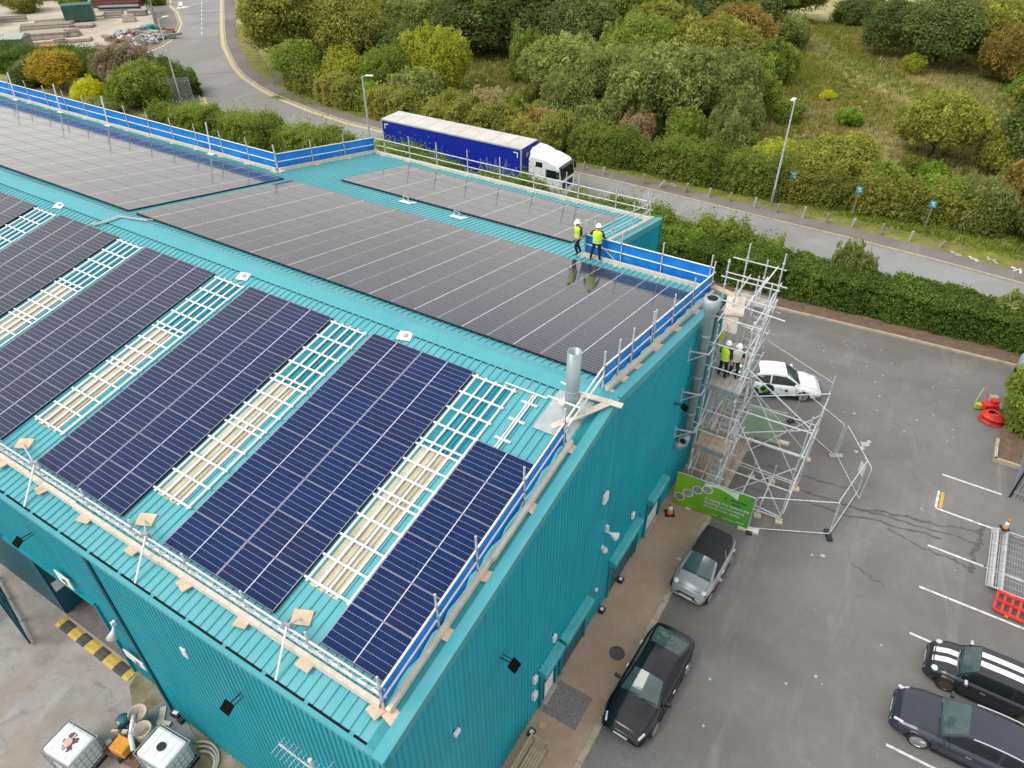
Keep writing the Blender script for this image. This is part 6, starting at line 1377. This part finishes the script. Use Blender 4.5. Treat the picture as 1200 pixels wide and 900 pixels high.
def crown_mesh(name,mt,rx=1,ry=1,rz=1,lobes=7,clumps=150,leaves=34,leaf=.16,seed=0,wispy=0,base=.0,clump_r=.26,core=.64):
    """unit crown: sits on z=0, about 2 high before rz"""
    global rng; rng=np.random.default_rng(seed)
    L=[(np.array([0,0,rz*1.0]),np.array([rx*.8,ry*.8,rz*.85]))]
    for k in range(lobes):
        an=2*math.pi*k/lobes+rng.uniform(-.4,.4); rad=rng.uniform(.38,.62); z=rng.uniform(.45,1.35)
        L.append((np.array([rx*rad*math.cos(an),ry*rad*math.sin(an),rz*z]),np.array([rx,ry,rz*1.15])*rng.uniform(.26,.56)))
    Cs=[];Ns=[];Ts=[]
    for q in range(clumps):
        c,r=L[rng.integers(len(L)) if rng.random()<.82 else 0]; d=rng.normal(size=3); d[2]=abs(d[2])*1.1-.28; d/=np.linalg.norm(d)
        p=c+d*r*(rng.uniform(.86,1.08) if rng.random()>.14 else rng.uniform(1.08,1.30)); sprig=1 if False else 0
        if wispy: p=p+np.array([0,0,1])*rng.exponential(wispy)*rz*.3+d*rng.exponential(wispy)*.12
        if p[2]<base: p[2]=base+rng.uniform(0,.15)
        tone=np.clip(rng.normal(.47,.20),0,1); cr=clump_r*rng.uniform(.6,1.3); m=int(leaves*rng.uniform(.6,1.4))
        e=rng.normal(size=(m,3)); e/=np.linalg.norm(e,axis=1,keepdims=True); e*=rng.uniform(.35,1,size=(m,1))**.5
        if wispy: e=e*np.array([.7,.7,1.5])
        P_=p+e*cr; P_[:,2]=np.maximum(P_[:,2],.03); Cs.append(P_); Ns.append(e*.7+d*.8+np.array([0,0,.35])); Ts.append(np.clip(tone+rng.normal(size=m)*.13,0,1))
    # looser leaves spread over the lobes so that the outline is ragged, not knobbly
    for c,r in L:
        m=int(clumps*leaves*.5/len(L)); d=rng.normal(size=(m,3)); d[:,2]=np.abs(d[:,2])*1.1-.35; d/=np.linalg.norm(d,axis=1,keepdims=True)
        bump=1+.09*np.sin(d[:,0]*7+c[0]*9)*np.sin(d[:,1]*7+c[1]*5)+.07*rng.normal(size=m)+(np.abs(rng.normal(size=m))*wispy*.22*np.maximum(d[:,2],0) if wispy else 0)
        P_=c+d*r*bump[:,None]; P_[:,2]=np.maximum(P_[:,2],.03); Cs.append(P_); Ns.append(d+np.array([0,0,.35])); Ts.append(np.clip(rng.normal(.45,.2,size=m),0,1))
    C=np.concatenate(Cs);N_=np.concatenate(Ns);T_=np.concatenate(Ts)
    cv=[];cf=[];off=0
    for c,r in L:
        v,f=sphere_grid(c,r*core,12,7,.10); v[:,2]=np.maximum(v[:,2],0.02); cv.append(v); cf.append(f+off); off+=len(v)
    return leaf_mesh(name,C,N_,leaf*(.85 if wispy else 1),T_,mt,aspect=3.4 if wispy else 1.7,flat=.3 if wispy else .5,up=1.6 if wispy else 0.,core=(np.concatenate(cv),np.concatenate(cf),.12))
def limbs(H,R_,seed,n=6,r0=.14):
    rn=random.Random(seed); m_=MB(); m_.path([(0,0,-.1),(rn.uniform(-.1,.1),rn.uniform(-.1,.1),H*.35),(rn.uniform(-.2,.2),rn.uniform(-.2,.2),H*.75)],[r0,r0*.75,r0*.35],7)
    for k in range(n):
        a=2*PI*k/n+rn.uniform(-.4,.4); z=H*rn.uniform(.12,.4); m_.path([(0,0,z),(R_*.35*math.cos(a),R_*.35*math.sin(a),z+H*.2),(R_*.6*math.cos(a),R_*.6*math.sin(a),z+H*.42)],[r0*.5,r0*.35,r0*.12],5)
    return m_
CM={}
def tree(x,y,Rr,H,kind,label,cat='bush',nm='bush',variant=0,group='bushes and trees beyond the road',rot=None,wispy=0,leaf=None,z=0,dense=1.0,spl='mid'):
    scale_ref=(Rr+H/2)/2
    # unique mesh per (kind, variant, size class)
    sc='s' if Rr<1.7 else ('m' if Rr<3.2 else 'l'); key=(kind,variant,sc,wispy)
    ref={'s':1.2,'m':2.4,'l':4.2}[sc]
    if key not in CM:
        lf=leaf or {'s':.09,'m':.125,'l':.165}[sc]; n_={'s':180,'m':380,'l':720}[sc]; lv={'s':38,'m':54,'l':66}[sc]
        CM[key]=crown_mesh('foliage_'+kind,F[kind],ref,ref,ref*.9,lobes=6+variant,clumps=int(n_*dense),leaves=lv,leaf=lf,seed=hash((kind,variant,sc))%1000 if False else (sum(map(ord,kind))*7+variant*13+ord(sc)),wispy=wispy,clump_r={'s':.28,'m':.5,'l':.8}[sc])
    r=empty(nm,(x,y,z+terr(x,y)),label,cat,group,rz=rot if rot is not None else (x*1.7+y)%6.28)
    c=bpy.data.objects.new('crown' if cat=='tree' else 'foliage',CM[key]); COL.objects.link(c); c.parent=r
    zs=H/(ref*.9*2.0)
    zb=.10*H if cat=='tree' else -.12*H
    c.scale=(Rr/ref,Rr/ref,(H-zb)/(ref*.9*2.0)); c.location=(0,0,zb)
    tm_=limbs(H*.8,Rr,int(x*7+y),n=5,r0=.05+.02*Rr).build('trunk' if cat=='tree' else 'stems',M_bark,r,world=False)
    return r
def hedge(name,pts,width,H,kind,label,seed,leaf=.105,density=95,group='hedges',wild=.12,z0=0,tops=0):
    """clipped or wild hedge along a polyline"""
    global rng; rng=np.random.default_rng(seed); Cs=[];Ns=[];Ts=[];cv=[];cf=[];off=0
    pts=[np.array(p,float) for p in pts]
    for a,b in zip(pts,pts[1:]):
        d=b-a; L_=np.linalg.norm(d); d/=L_; nn=np.array([-d[1],d[0]]); nclump=int(L_*density/10*2.1)
        for q in range(nclump):
            t=rng.uniform(-.3,L_+.3); u=rng.uniform(0,1); per=width+2*H; s=rng.uniform(0,per)
            tone=np.clip(rng.normal(.45,.2)+.18*math.sin(t*.9+seed),0,1)
            wob=1+wild*math.sin(t*.55+seed)+wild*.7*math.sin(t*1.7+seed*2)
            if s<H: off2,z,no=-width/2*wob,s,np.array([-nn[0],-nn[1],.25])
            elif s<H+width: off2,z,no=(s-H-width/2)*wob,H*wob,np.array([0,0,1.])
            else: off2,z,no=width/2*wob,(s-H-width),np.array([nn[0],nn[1],.25])
            z=z*wob if s<H or s>H+width else z
            if tops and rng.random()<tops: z+=rng.exponential(.12)
            p=np.array([*(a+d*t+nn*off2),z]); cr=rng.uniform(.16,.34); m=int(rng.uniform(20,36)); e=rng.normal(size=(m,3)); e/=np.linalg.norm(e,axis=1,keepdims=True); e*=rng.uniform(.3,1,size=(m,1))
            P_=p+e*cr; P_[:,2]=np.maximum(P_[:,2],.03); Cs.append(P_); Ns.append(e*.5+no); Ts.append(np.clip(tone+rng.normal(size=m)*.12,0,1))
        m=int(L_*(width+2*H)*density*1.1); t=rng.uniform(-.4,L_+.4,m); s=rng.uniform(0,width+2*H,m); wob=1+wild*np.sin(t*.55+seed)+wild*.7*np.sin(t*1.7+seed*2)+.05*np.sin(t*5.1)
        lo=s<H; hi=s>H+width; off2=np.where(lo,-width/2*wob,np.where(hi,width/2*wob,(s-H-width/2)*wob)); z=np.where(lo,s*wob,np.where(hi,(s-H-width)*wob,H*wob))+(rng.exponential(.12+tops*.4,m) if tops else rng.normal(size=m)*.05)
        ed=np.where(lo|hi,(z/(H*wob))**3,0)*.18*width; off2=off2-np.sign(off2)*ed+rng.normal(size=m)*.09
        XY=a[None,:]+d[None,:]*t[:,None]+nn[None,:]*off2[:,None]; Cs.append(np.stack([XY[:,0],XY[:,1],np.maximum(z,.03)],1)); sg=np.where(lo,-1,np.where(hi,1,0)); Ns.append(np.stack([nn[0]*sg,nn[1]*sg,np.where(lo|hi,.3,1.)],1)); Ts.append(np.clip(rng.normal(.42,.2,m)+.15*np.sin(t*.9+seed),0,1))
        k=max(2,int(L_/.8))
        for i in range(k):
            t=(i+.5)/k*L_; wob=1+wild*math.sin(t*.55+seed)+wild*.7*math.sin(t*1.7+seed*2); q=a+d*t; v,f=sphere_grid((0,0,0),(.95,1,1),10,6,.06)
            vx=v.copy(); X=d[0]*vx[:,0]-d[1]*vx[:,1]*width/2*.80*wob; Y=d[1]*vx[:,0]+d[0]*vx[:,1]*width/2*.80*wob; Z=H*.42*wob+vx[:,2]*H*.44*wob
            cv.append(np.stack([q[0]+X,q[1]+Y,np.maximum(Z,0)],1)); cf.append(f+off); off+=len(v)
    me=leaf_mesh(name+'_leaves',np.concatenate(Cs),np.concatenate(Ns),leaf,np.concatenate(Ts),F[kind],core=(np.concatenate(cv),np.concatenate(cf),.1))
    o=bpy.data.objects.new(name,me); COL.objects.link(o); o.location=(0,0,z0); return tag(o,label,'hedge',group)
# hedges
hedge('clipped_hedge',[(-9.5,39.6),(-4,40.3),(0,40.6),(6,41.0),(13,41.4),(19,42)],2.6,2.0,'hedge','clipped bright green hedge between the car park and the road',1,density=330,wild=.05,leaf=.09)
hedge('wild_hedge',[(-12.5,41.8),(-7,42.2),(-2,42.5)],2.0,2.2,'mid','taller ragged green hedge behind the clipped hedge near the annex',2,density=230,tops=.25,wild=.15)
hedge('wild_hedge',[(-30,42.0),(-22,42.2),(-12.5,41.6)],2.2,1.9,'mid','scrubby green hedge along the road behind the annex roof',3,density=200,tops=.3,wild=.15)
hedge('wild_hedge',[(-64,39.8),(-58,41.4),(-50,42.0),(-41,42.2),(-31,42.2)],2.8,2.0,'mid','long untrimmed green hedge between the roof and the road bend',4,density=210,tops=.3,wild=.13)
hedge('wild_hedge',[(-70,47.5),(-73,48.5),(-80,50),(-88,49.5),(-96,46.5),(-108,41)],4.6,1.9,'hedge','thick green hedge round the storage yard corner',5,density=230,tops=.2,wild=.12)
hedge('far_hedge',[(-24,54.8),(-16,55.2),(-10,55.2),(-5,55.4)],2.4,2.3,'mid','dense olive green hedge beyond the road between the lorry and the tall lamp',6,density=200,tops=.2,wild=.2)
hedge('far_hedge',[(-5,55.6),(1,56.2),(6,56.8),(11,57.0)],2.2,1.9,'olive','green hedge beyond the road behind the turquoise signs',7,density=200,tops=.2,wild=.25)
hedge('far_hedge',[(-62,57.5),(-54,55.4),(-46,54.6),(-36,54.6),(-25,54.8)],2.6,2.0,'rosebay','reddish green undergrowth strip beyond the road behind the lorry',8,density=200,tops=.3,wild=.3,leaf=.16)
hedge('far_hedge',[(-128,92),(-134,84),(-141,74),(-150,64)],4.0,2.0,'olive','olive scrub behind the storage yard',9,density=50,tops=.3,leaf=.26)
def B(*a,**k): return tree(*a,**k)
# near side plants
B(-8.2,40.4,1.9,2.5,'bright','rounded bright green bush at the annex end of the clipped hedge',group='planting near the building')
B(-9.8,38.9,1.7,2.2,'dark','dark green bush beside the annex corner',group='planting near the building'); B(-12.2,40.0,2.0,2.6,'dark','large dark green bush behind the annex corner',group='planting near the building')
B(3.2,42.4,1.2,2.9,'grey','thin grey green sapling rising above the clipped hedge',wispy=.5,group='planting near the building',cat='bush')
B(12.4,42.4,1.5,2.3,'grey','grey green bush above the hedge beside the steel tank',wispy=.3,variant=1,group='planting near the building')
B(14.1,33.0,1.7,3.1,'mid','leafy shrub over the red coil',group='planting near the building',variant=2,wispy=.2); B(14.3,35.2,1.3,2.5,'grey','smaller shrub behind the leafy shrub by the red coil',group='planting near the building')
B(-85.5,42.6,2.9,4.4,'gold','autumn gold tree in front of the storage yard hedge','tree','tree',group='planting near the building',variant=1); B(-77.0,41.0,1.8,2.8,'lime','small vivid lime yellow bush behind the blue barrier',group='planting near the building')
B(-77.5,46.2,3.2,4.6,'purple','bare purplish twiggy tree behind the lime bush','tree','tree',group='planting near the building',wispy=.6); B(-71.8,43.9,3.4,3.8,'mid','broad green bush beside the palisade gate',group='planting near the building',wispy=.2)
B(-72.5,38.8,1.8,2.0,'grey','low grey green bush beside the blue barrier',group='planting near the building'); B(-90,42.5,2.8,3.2,'dark','dark green bush beside the gold tree away from the road',group='planting near the building'); B(-82,47,2.8,3.3,'dark','dark green bush behind the gold tree',group='planting near the building')
# beyond the road
big=[(-67.5,62.5,5.8,10.5,'olive','very large olive green tree standing at the bend of the road',0),(-59.5,64.5,5.0,9.0,'olive','large yellowing olive tree beside the biggest one, towards the lorry',1),(-74,69,5,9.5,'mid','tall green tree behind the bend kerb',2),(-66,71,5,10,'yellow','yellow green tree top above the biggest tree',0),
(-62,58.0,3.0,5.2,'mid','green bush at the foot of the biggest tree',1),(-53.8,66,3.6,6.0,'dark','dark green tree beside the large olive pair, towards the lorry',0),(-57.2,60.2,2.6,4.6,'yellow','bright yellow green bush by the bend',0)]
for x,y,r_,h,k,l,v in big: B(x,y,r_,h,k,l,'tree' if h>5 else 'bush','tree' if h>5 else 'bush',variant=v)
mids=[(-50.5,60.5,3.2,4.6,'mid','leafy green bush behind the lamp by the lorry',.2,0),(-46,64,3.6,6.2,'yellow','yellow green pointed tree above the lorry trailer',.4,1),(-45,58.2,2.8,3.8,'grey','grey green bush directly above the trailer rear',.2,0),(-50,56.6,2.2,2.6,'bright','low bright bush beside the verge behind the lorry tail',0,0),(-40,57.5,2.4,2.8,'olive','low olive bush behind the trailer roof',.1,1),(-36,59.5,2.4,2.6,'straw','straw coloured weeds behind the trailer',.5,0),(-33,57,2.2,2.4,'rosebay','reddish weeds behind the middle of the trailer',.2,0),(-28.8,57,2.2,2.5,'rust','rusty bush behind the trailer front',.2,0),
(-52,80,5.5,8.5,'dark','big dark green tree beyond the yellow green pointed tree',0,1),(-45,84,6,9.5,'dark','biggest dark green tree at the top centre',0,0),(-38,82,5,8.5,'dark','dark green tree between the biggest dark one and the willows',0,2),(-56,90,5,7.5,'olive','olive tree beyond the big dark green tree',0,2),(-62,80,4.5,6.5,'grey','grey green tree between the olive pair and dark trees',.2,1),
(-38.5,71,2.0,5.5,'mid','slim pointed green tree below the dark trees',.5,0),(-33.5,70,4.4,6.0,'grey','broad grey green willow clump in the centre',.2,0),(-27,68,4.0,6.2,'grey','tall grey green willow beside the broad clump',.25,1),(-29.5,63.8,2.6,4.2,'grey','smaller grey green bush in front of the broad willow clump',.3,2),
(-20.5,66,5.2,7.4,'grey','largest grey green willow of the thicket',.2,0),(-15.8,70,4.0,6.2,'grey','willow of the thicket next to the clearing',.3,1),(-12.3,66.4,2.4,3.9,'grey','smaller willow at the clearing foot of the thicket',.5,2),(-24.5,61,2.3,3.0,'grey','low grey bush before the largest willow',.3,0),(-20.2,60.6,1.9,2.6,'dead','dead brown bush in front of the largest willow',.5,0),(-15.2,60.5,2.1,3.6,'mid','upright green bush at the foot of the willow thicket',.4,1),(-12.0,61.5,2.4,3.4,'grey','soft grey green bush between the dead bush and tall lamp',.5,2),
(-27,77,5,7.5,'mid','green tree rising behind the willow thicket',.2,1),(-20,78,5.2,7.5,'olive','olive tree behind the willow thicket',.2,0),(-15.2,77,3.3,5.2,'mid','green tree behind the thicket next to the clearing',.4,2),(-30,90,5,6.5,'olive','olive tree high in the centre',.1,1),(-21,93,4.6,6.5,'rust','rust tinted tree beyond the thicket',.2,1),(-25,103,6,7,'dark','dark tree beyond the rust tinted tree',0,2),(-36,98,6,7.5,'mid','green tree at the top edge above the dark trees',.1,0),(-15.5,88,2.8,4.2,'mid','green tree by the edge of the clearing',.3,0),(-18,105,3.0,3.8,'grey','grey bush at the top of the clearing',.2,0),
(-2.0,68.5,3.0,3.6,'olive','',0,0)]
for t_ in mids[:-1]: B(t_[0],t_[1],t_[2],t_[3],t_[4],t_[5],'tree' if t_[3]>5 else 'bush','tree' if t_[3]>5 else 'bush',wispy=t_[6],variant=t_[7])
right=[(-2.0,59.6,3.2,4.2,'olive','rounded olive bush beside the tall lamp',0,0),(1.8,58.6,2.0,3.0,'mid','green bush beside the rounded olive one',.1,0),(4.6,70.5,3.8,5.2,'olive','wide olive bush standing alone in the clearing',.1,1),(10.2,69.5,2.5,3.4,'olive','olive bush just beside the lone wide olive bush',.1,0),(6.3,58.4,2.7,2.9,'bright','low vivid green patch of bush behind the turquoise sign past the lamp',0,1),(9.5,57.6,2.2,3.6,'grey','grey green bush behind the last verge posts',.1,1),(12.6,61.5,2.8,4.6,'rust','reddish brown bush behind the last turquoise sign',.1,1),(14.2,56.6,2.6,3.6,'dark','dark bush at the last dumped boards on the verge',0,0),(13.5,70,4.2,7.0,'dark','dark spreading tree beyond the reddish brown bush',0,1),(14.5,80,4.6,7.0,'olive','olive tree beyond the dark spreading tree',0,2),
(-5.0,109,4.2,6.6,'dark','dark tree of the far group, beside the clearing gap',0,0),(0.5,107,5.2,8.2,'dark','tallest dark tree in the middle of the far group',0,1),(5.5,110,4.5,7.2,'olive','olive tree beside the far dark group',.1,0),(-1.5,101.5,1.5,2.3,'yellow','small yellow green bush below the dark tree group',0,0),(8.4,103,3.3,6.0,'rust','tall orange brown tree beyond the meadow',.3,1),(13.5,104,4.4,6.5,'mid','green tree beyond the tall orange brown tree',.1,0),(12.5,93,3.4,4.0,'bright','bright green thicket in front of the orange brown tree',0,0),(16.8,97,4.2,6.5,'grey','grey green tree behind the bright green thicket',.1,2),(-12.5,127,4,4.0,'dark','low dark bush at the top edge of the clearing',0,0),(3,131,6,7,'dark','distant dark tree beyond the far dark group',0,1),(12,128,6,7,'mid','distant green tree beyond the orange brown tree',0,1),(20,118,6,7,'olive','distant olive tree beyond the grey green tree',0,1),
(-7.6,84.0,.85,1.1,'lime','small yellow bush alone in the dry meadow',0,0),(-9.6,74.6,1.5,1.9,'mid','small green bush in the lower clearing',.4,0),(-3.8,76,1.4,1.4,'bright','low green patch in the middle of the meadow',.3,0),(-6.5,60.5,2.5,2.6,'yellow','yellow green bush behind the hedge by the tall lamp',.1,0)]
for t_ in right: B(t_[0],t_[1],t_[2],t_[3],t_[4],t_[5],'tree' if t_[3]>5 else 'bush','tree' if t_[3]>5 else 'bush',wispy=t_[6],variant=t_[7])
far=[(-80,82,6,8,'mid'),(-88,96,6,8,'olive'),(-75,96,6,8,'dark'),(-68,88,5,7,'olive'),(-64,100,6,8,'mid'),(-52,102,6,8,'dark'),(-45,112,7,8,'mid'),(-34,118,7,8,'olive'),(-60,116,7,9,'dark'),(-76,112,7,9,'mid'),(-24,122,6,7,'mid'),(-94,110,7,9,'mid')]
fw_=['first','second','third','fourth','fifth','sixth','seventh','eighth','ninth','tenth','eleventh','twelfth']
for i,(x,y,r_,h,k) in enumerate(far): B(x,y,r_,h,k,f'distant tree along the top edge of the view, {fw_[i]} planted from the bend','tree','tree',variant=i%3)
# small far left shrubs behind the yard
for i,(x,y,r_,h,k) in enumerate([(-129,72,2.5,3.0,'bright'),(-124,82,2.4,3,'mid'),(-133,66,3,3.2,'olive'),(-138,58,3,3,'mid'),(-132,90,4,4,'rust'),(-118.5,80.5,1.4,2.2,'mid')]): B(x,y,r_,h,k,['bright green shrub behind the timber stacks','green shrub behind the rust red pipes','olive shrub behind the green container','green shrub behind the blue green container','rusty shrub behind the rust red pipes','small green shrub at the end of the palisade'][i],group='shrubs round the storage yard')
# grass and weed tufts in the meadow and on the verges
def tufts(name,n,region,hgt,mt,seed,blades=7,wd=.05,label='grass'):
    global rng; rng=np.random.default_rng(seed); P_=region(n,rng); n=len(P_)
    C=np.repeat(P_,blades,0); m=len(C); C=C+np.concatenate([rng.normal(size=(m,2))*.16,np.zeros((m,1))],1)
    h=np.repeat(rng.uniform(.5,1.3,n),blades)*hgt*rng.uniform(.6,1.2,m); ln=rng.normal(size=(m,2))*.35*h[:,None]; an=rng.uniform(0,6.28,m); sd=np.stack([np.cos(an),np.sin(an),np.zeros(m)],1)*wd*rng.uniform(.6,1.5,(m,1))
    top=C.copy(); top[:,:2]+=ln; top[:,2]+=h; V=np.stack([C-sd,C+sd,top],1).reshape(-1,3); tones=np.repeat(np.clip(np.repeat(rng.normal(.5,.25,n),blades),0,1),3)
    me=bpy.data.meshes.new(name); me.vertices.add(3*m); me.vertices.foreach_set('co',V.astype(np.float32).ravel()); me.loops.add(3*m); me.loops.foreach_set('vertex_index',np.arange(3*m,dtype=np.int32)); me.polygons.add(m); me.polygons.foreach_set('loop_start',np.arange(0,3*m,3,dtype=np.int32)); me.update(calc_edges=True)
    at=me.attributes.new('tone','FLOAT','POINT'); at.data.foreach_set('value',tones.astype(np.float32)); me.materials.append(mt); o=bpy.data.objects.new(name,me); COL.objects.link(o); return tag(o,label,'grass',kind='stuff')
def reg(x0,x1,y0,y1,patch=None):
    def f(n,rg):
        x=rg.uniform(x0,x1,n*2); y=rg.uniform(y0,y1,n*2); k=np.ones(len(x),bool)
        if patch is not None: v=np.sin(x*.21+patch)+np.sin(y*.17+patch*2)+.8*np.sin(x*.5+y*.37+patch)+rg.normal(size=len(x))*.5; k=v>.1
        x,y=x[k][:n],y[k][:n]; return np.stack([x,y,np.array([terr(a,b) for a,b in zip(x,y)])],1)
    return f
tufts('dry_grass',16000,reg(-58,18,57,125,1.0),.55,F['straw'],1,label='dry straw coloured grass over the rough meadow')
tufts('weed_growth',16000,reg(-60,18,56,125,3.3),.45,F['rosebay'],2,wd=.09,label='mixed green and reddish weeds over the rough meadow')
tufts('green_grass',16000,reg(-60,18,54,125,5.1),.4,F['mid'],3,wd=.07,label='green grass patches over the rough meadow')
tufts('verge_grass',4500,reg(-62,18,53.0,55.6,None),.22,F['mid'],4,wd=.035,label='short mossy grass on the far verge')
tufts('lawn_grass',5000,reg(-78,-27,30,41.2,None),.3,F['mid'],5,wd=.05,label='rough grass behind the warehouse')

rq=np.random.default_rng(99)
kinds=['mid','olive','grey','rosebay','yellow','bright','rust','mid','olive','dead']
for i in range(46):
    if i<30: x,y=rq.uniform(-60,-8),rq.uniform(56.5,63)
    elif i<38: x,y=rq.uniform(-42,-30),rq.uniform(62,76)
    else: x,y=rq.uniform(2,14),rq.uniform(58,66)
    B(float(x),float(y),float(rq.uniform(.7,1.5)),float(rq.uniform(.9,2.3)),kinds[i%10],'low wild scrub clump among the undergrowth beyond the road',group='scrub clumps beyond the road',wispy=[.5,.2][i%2],variant=i%2)
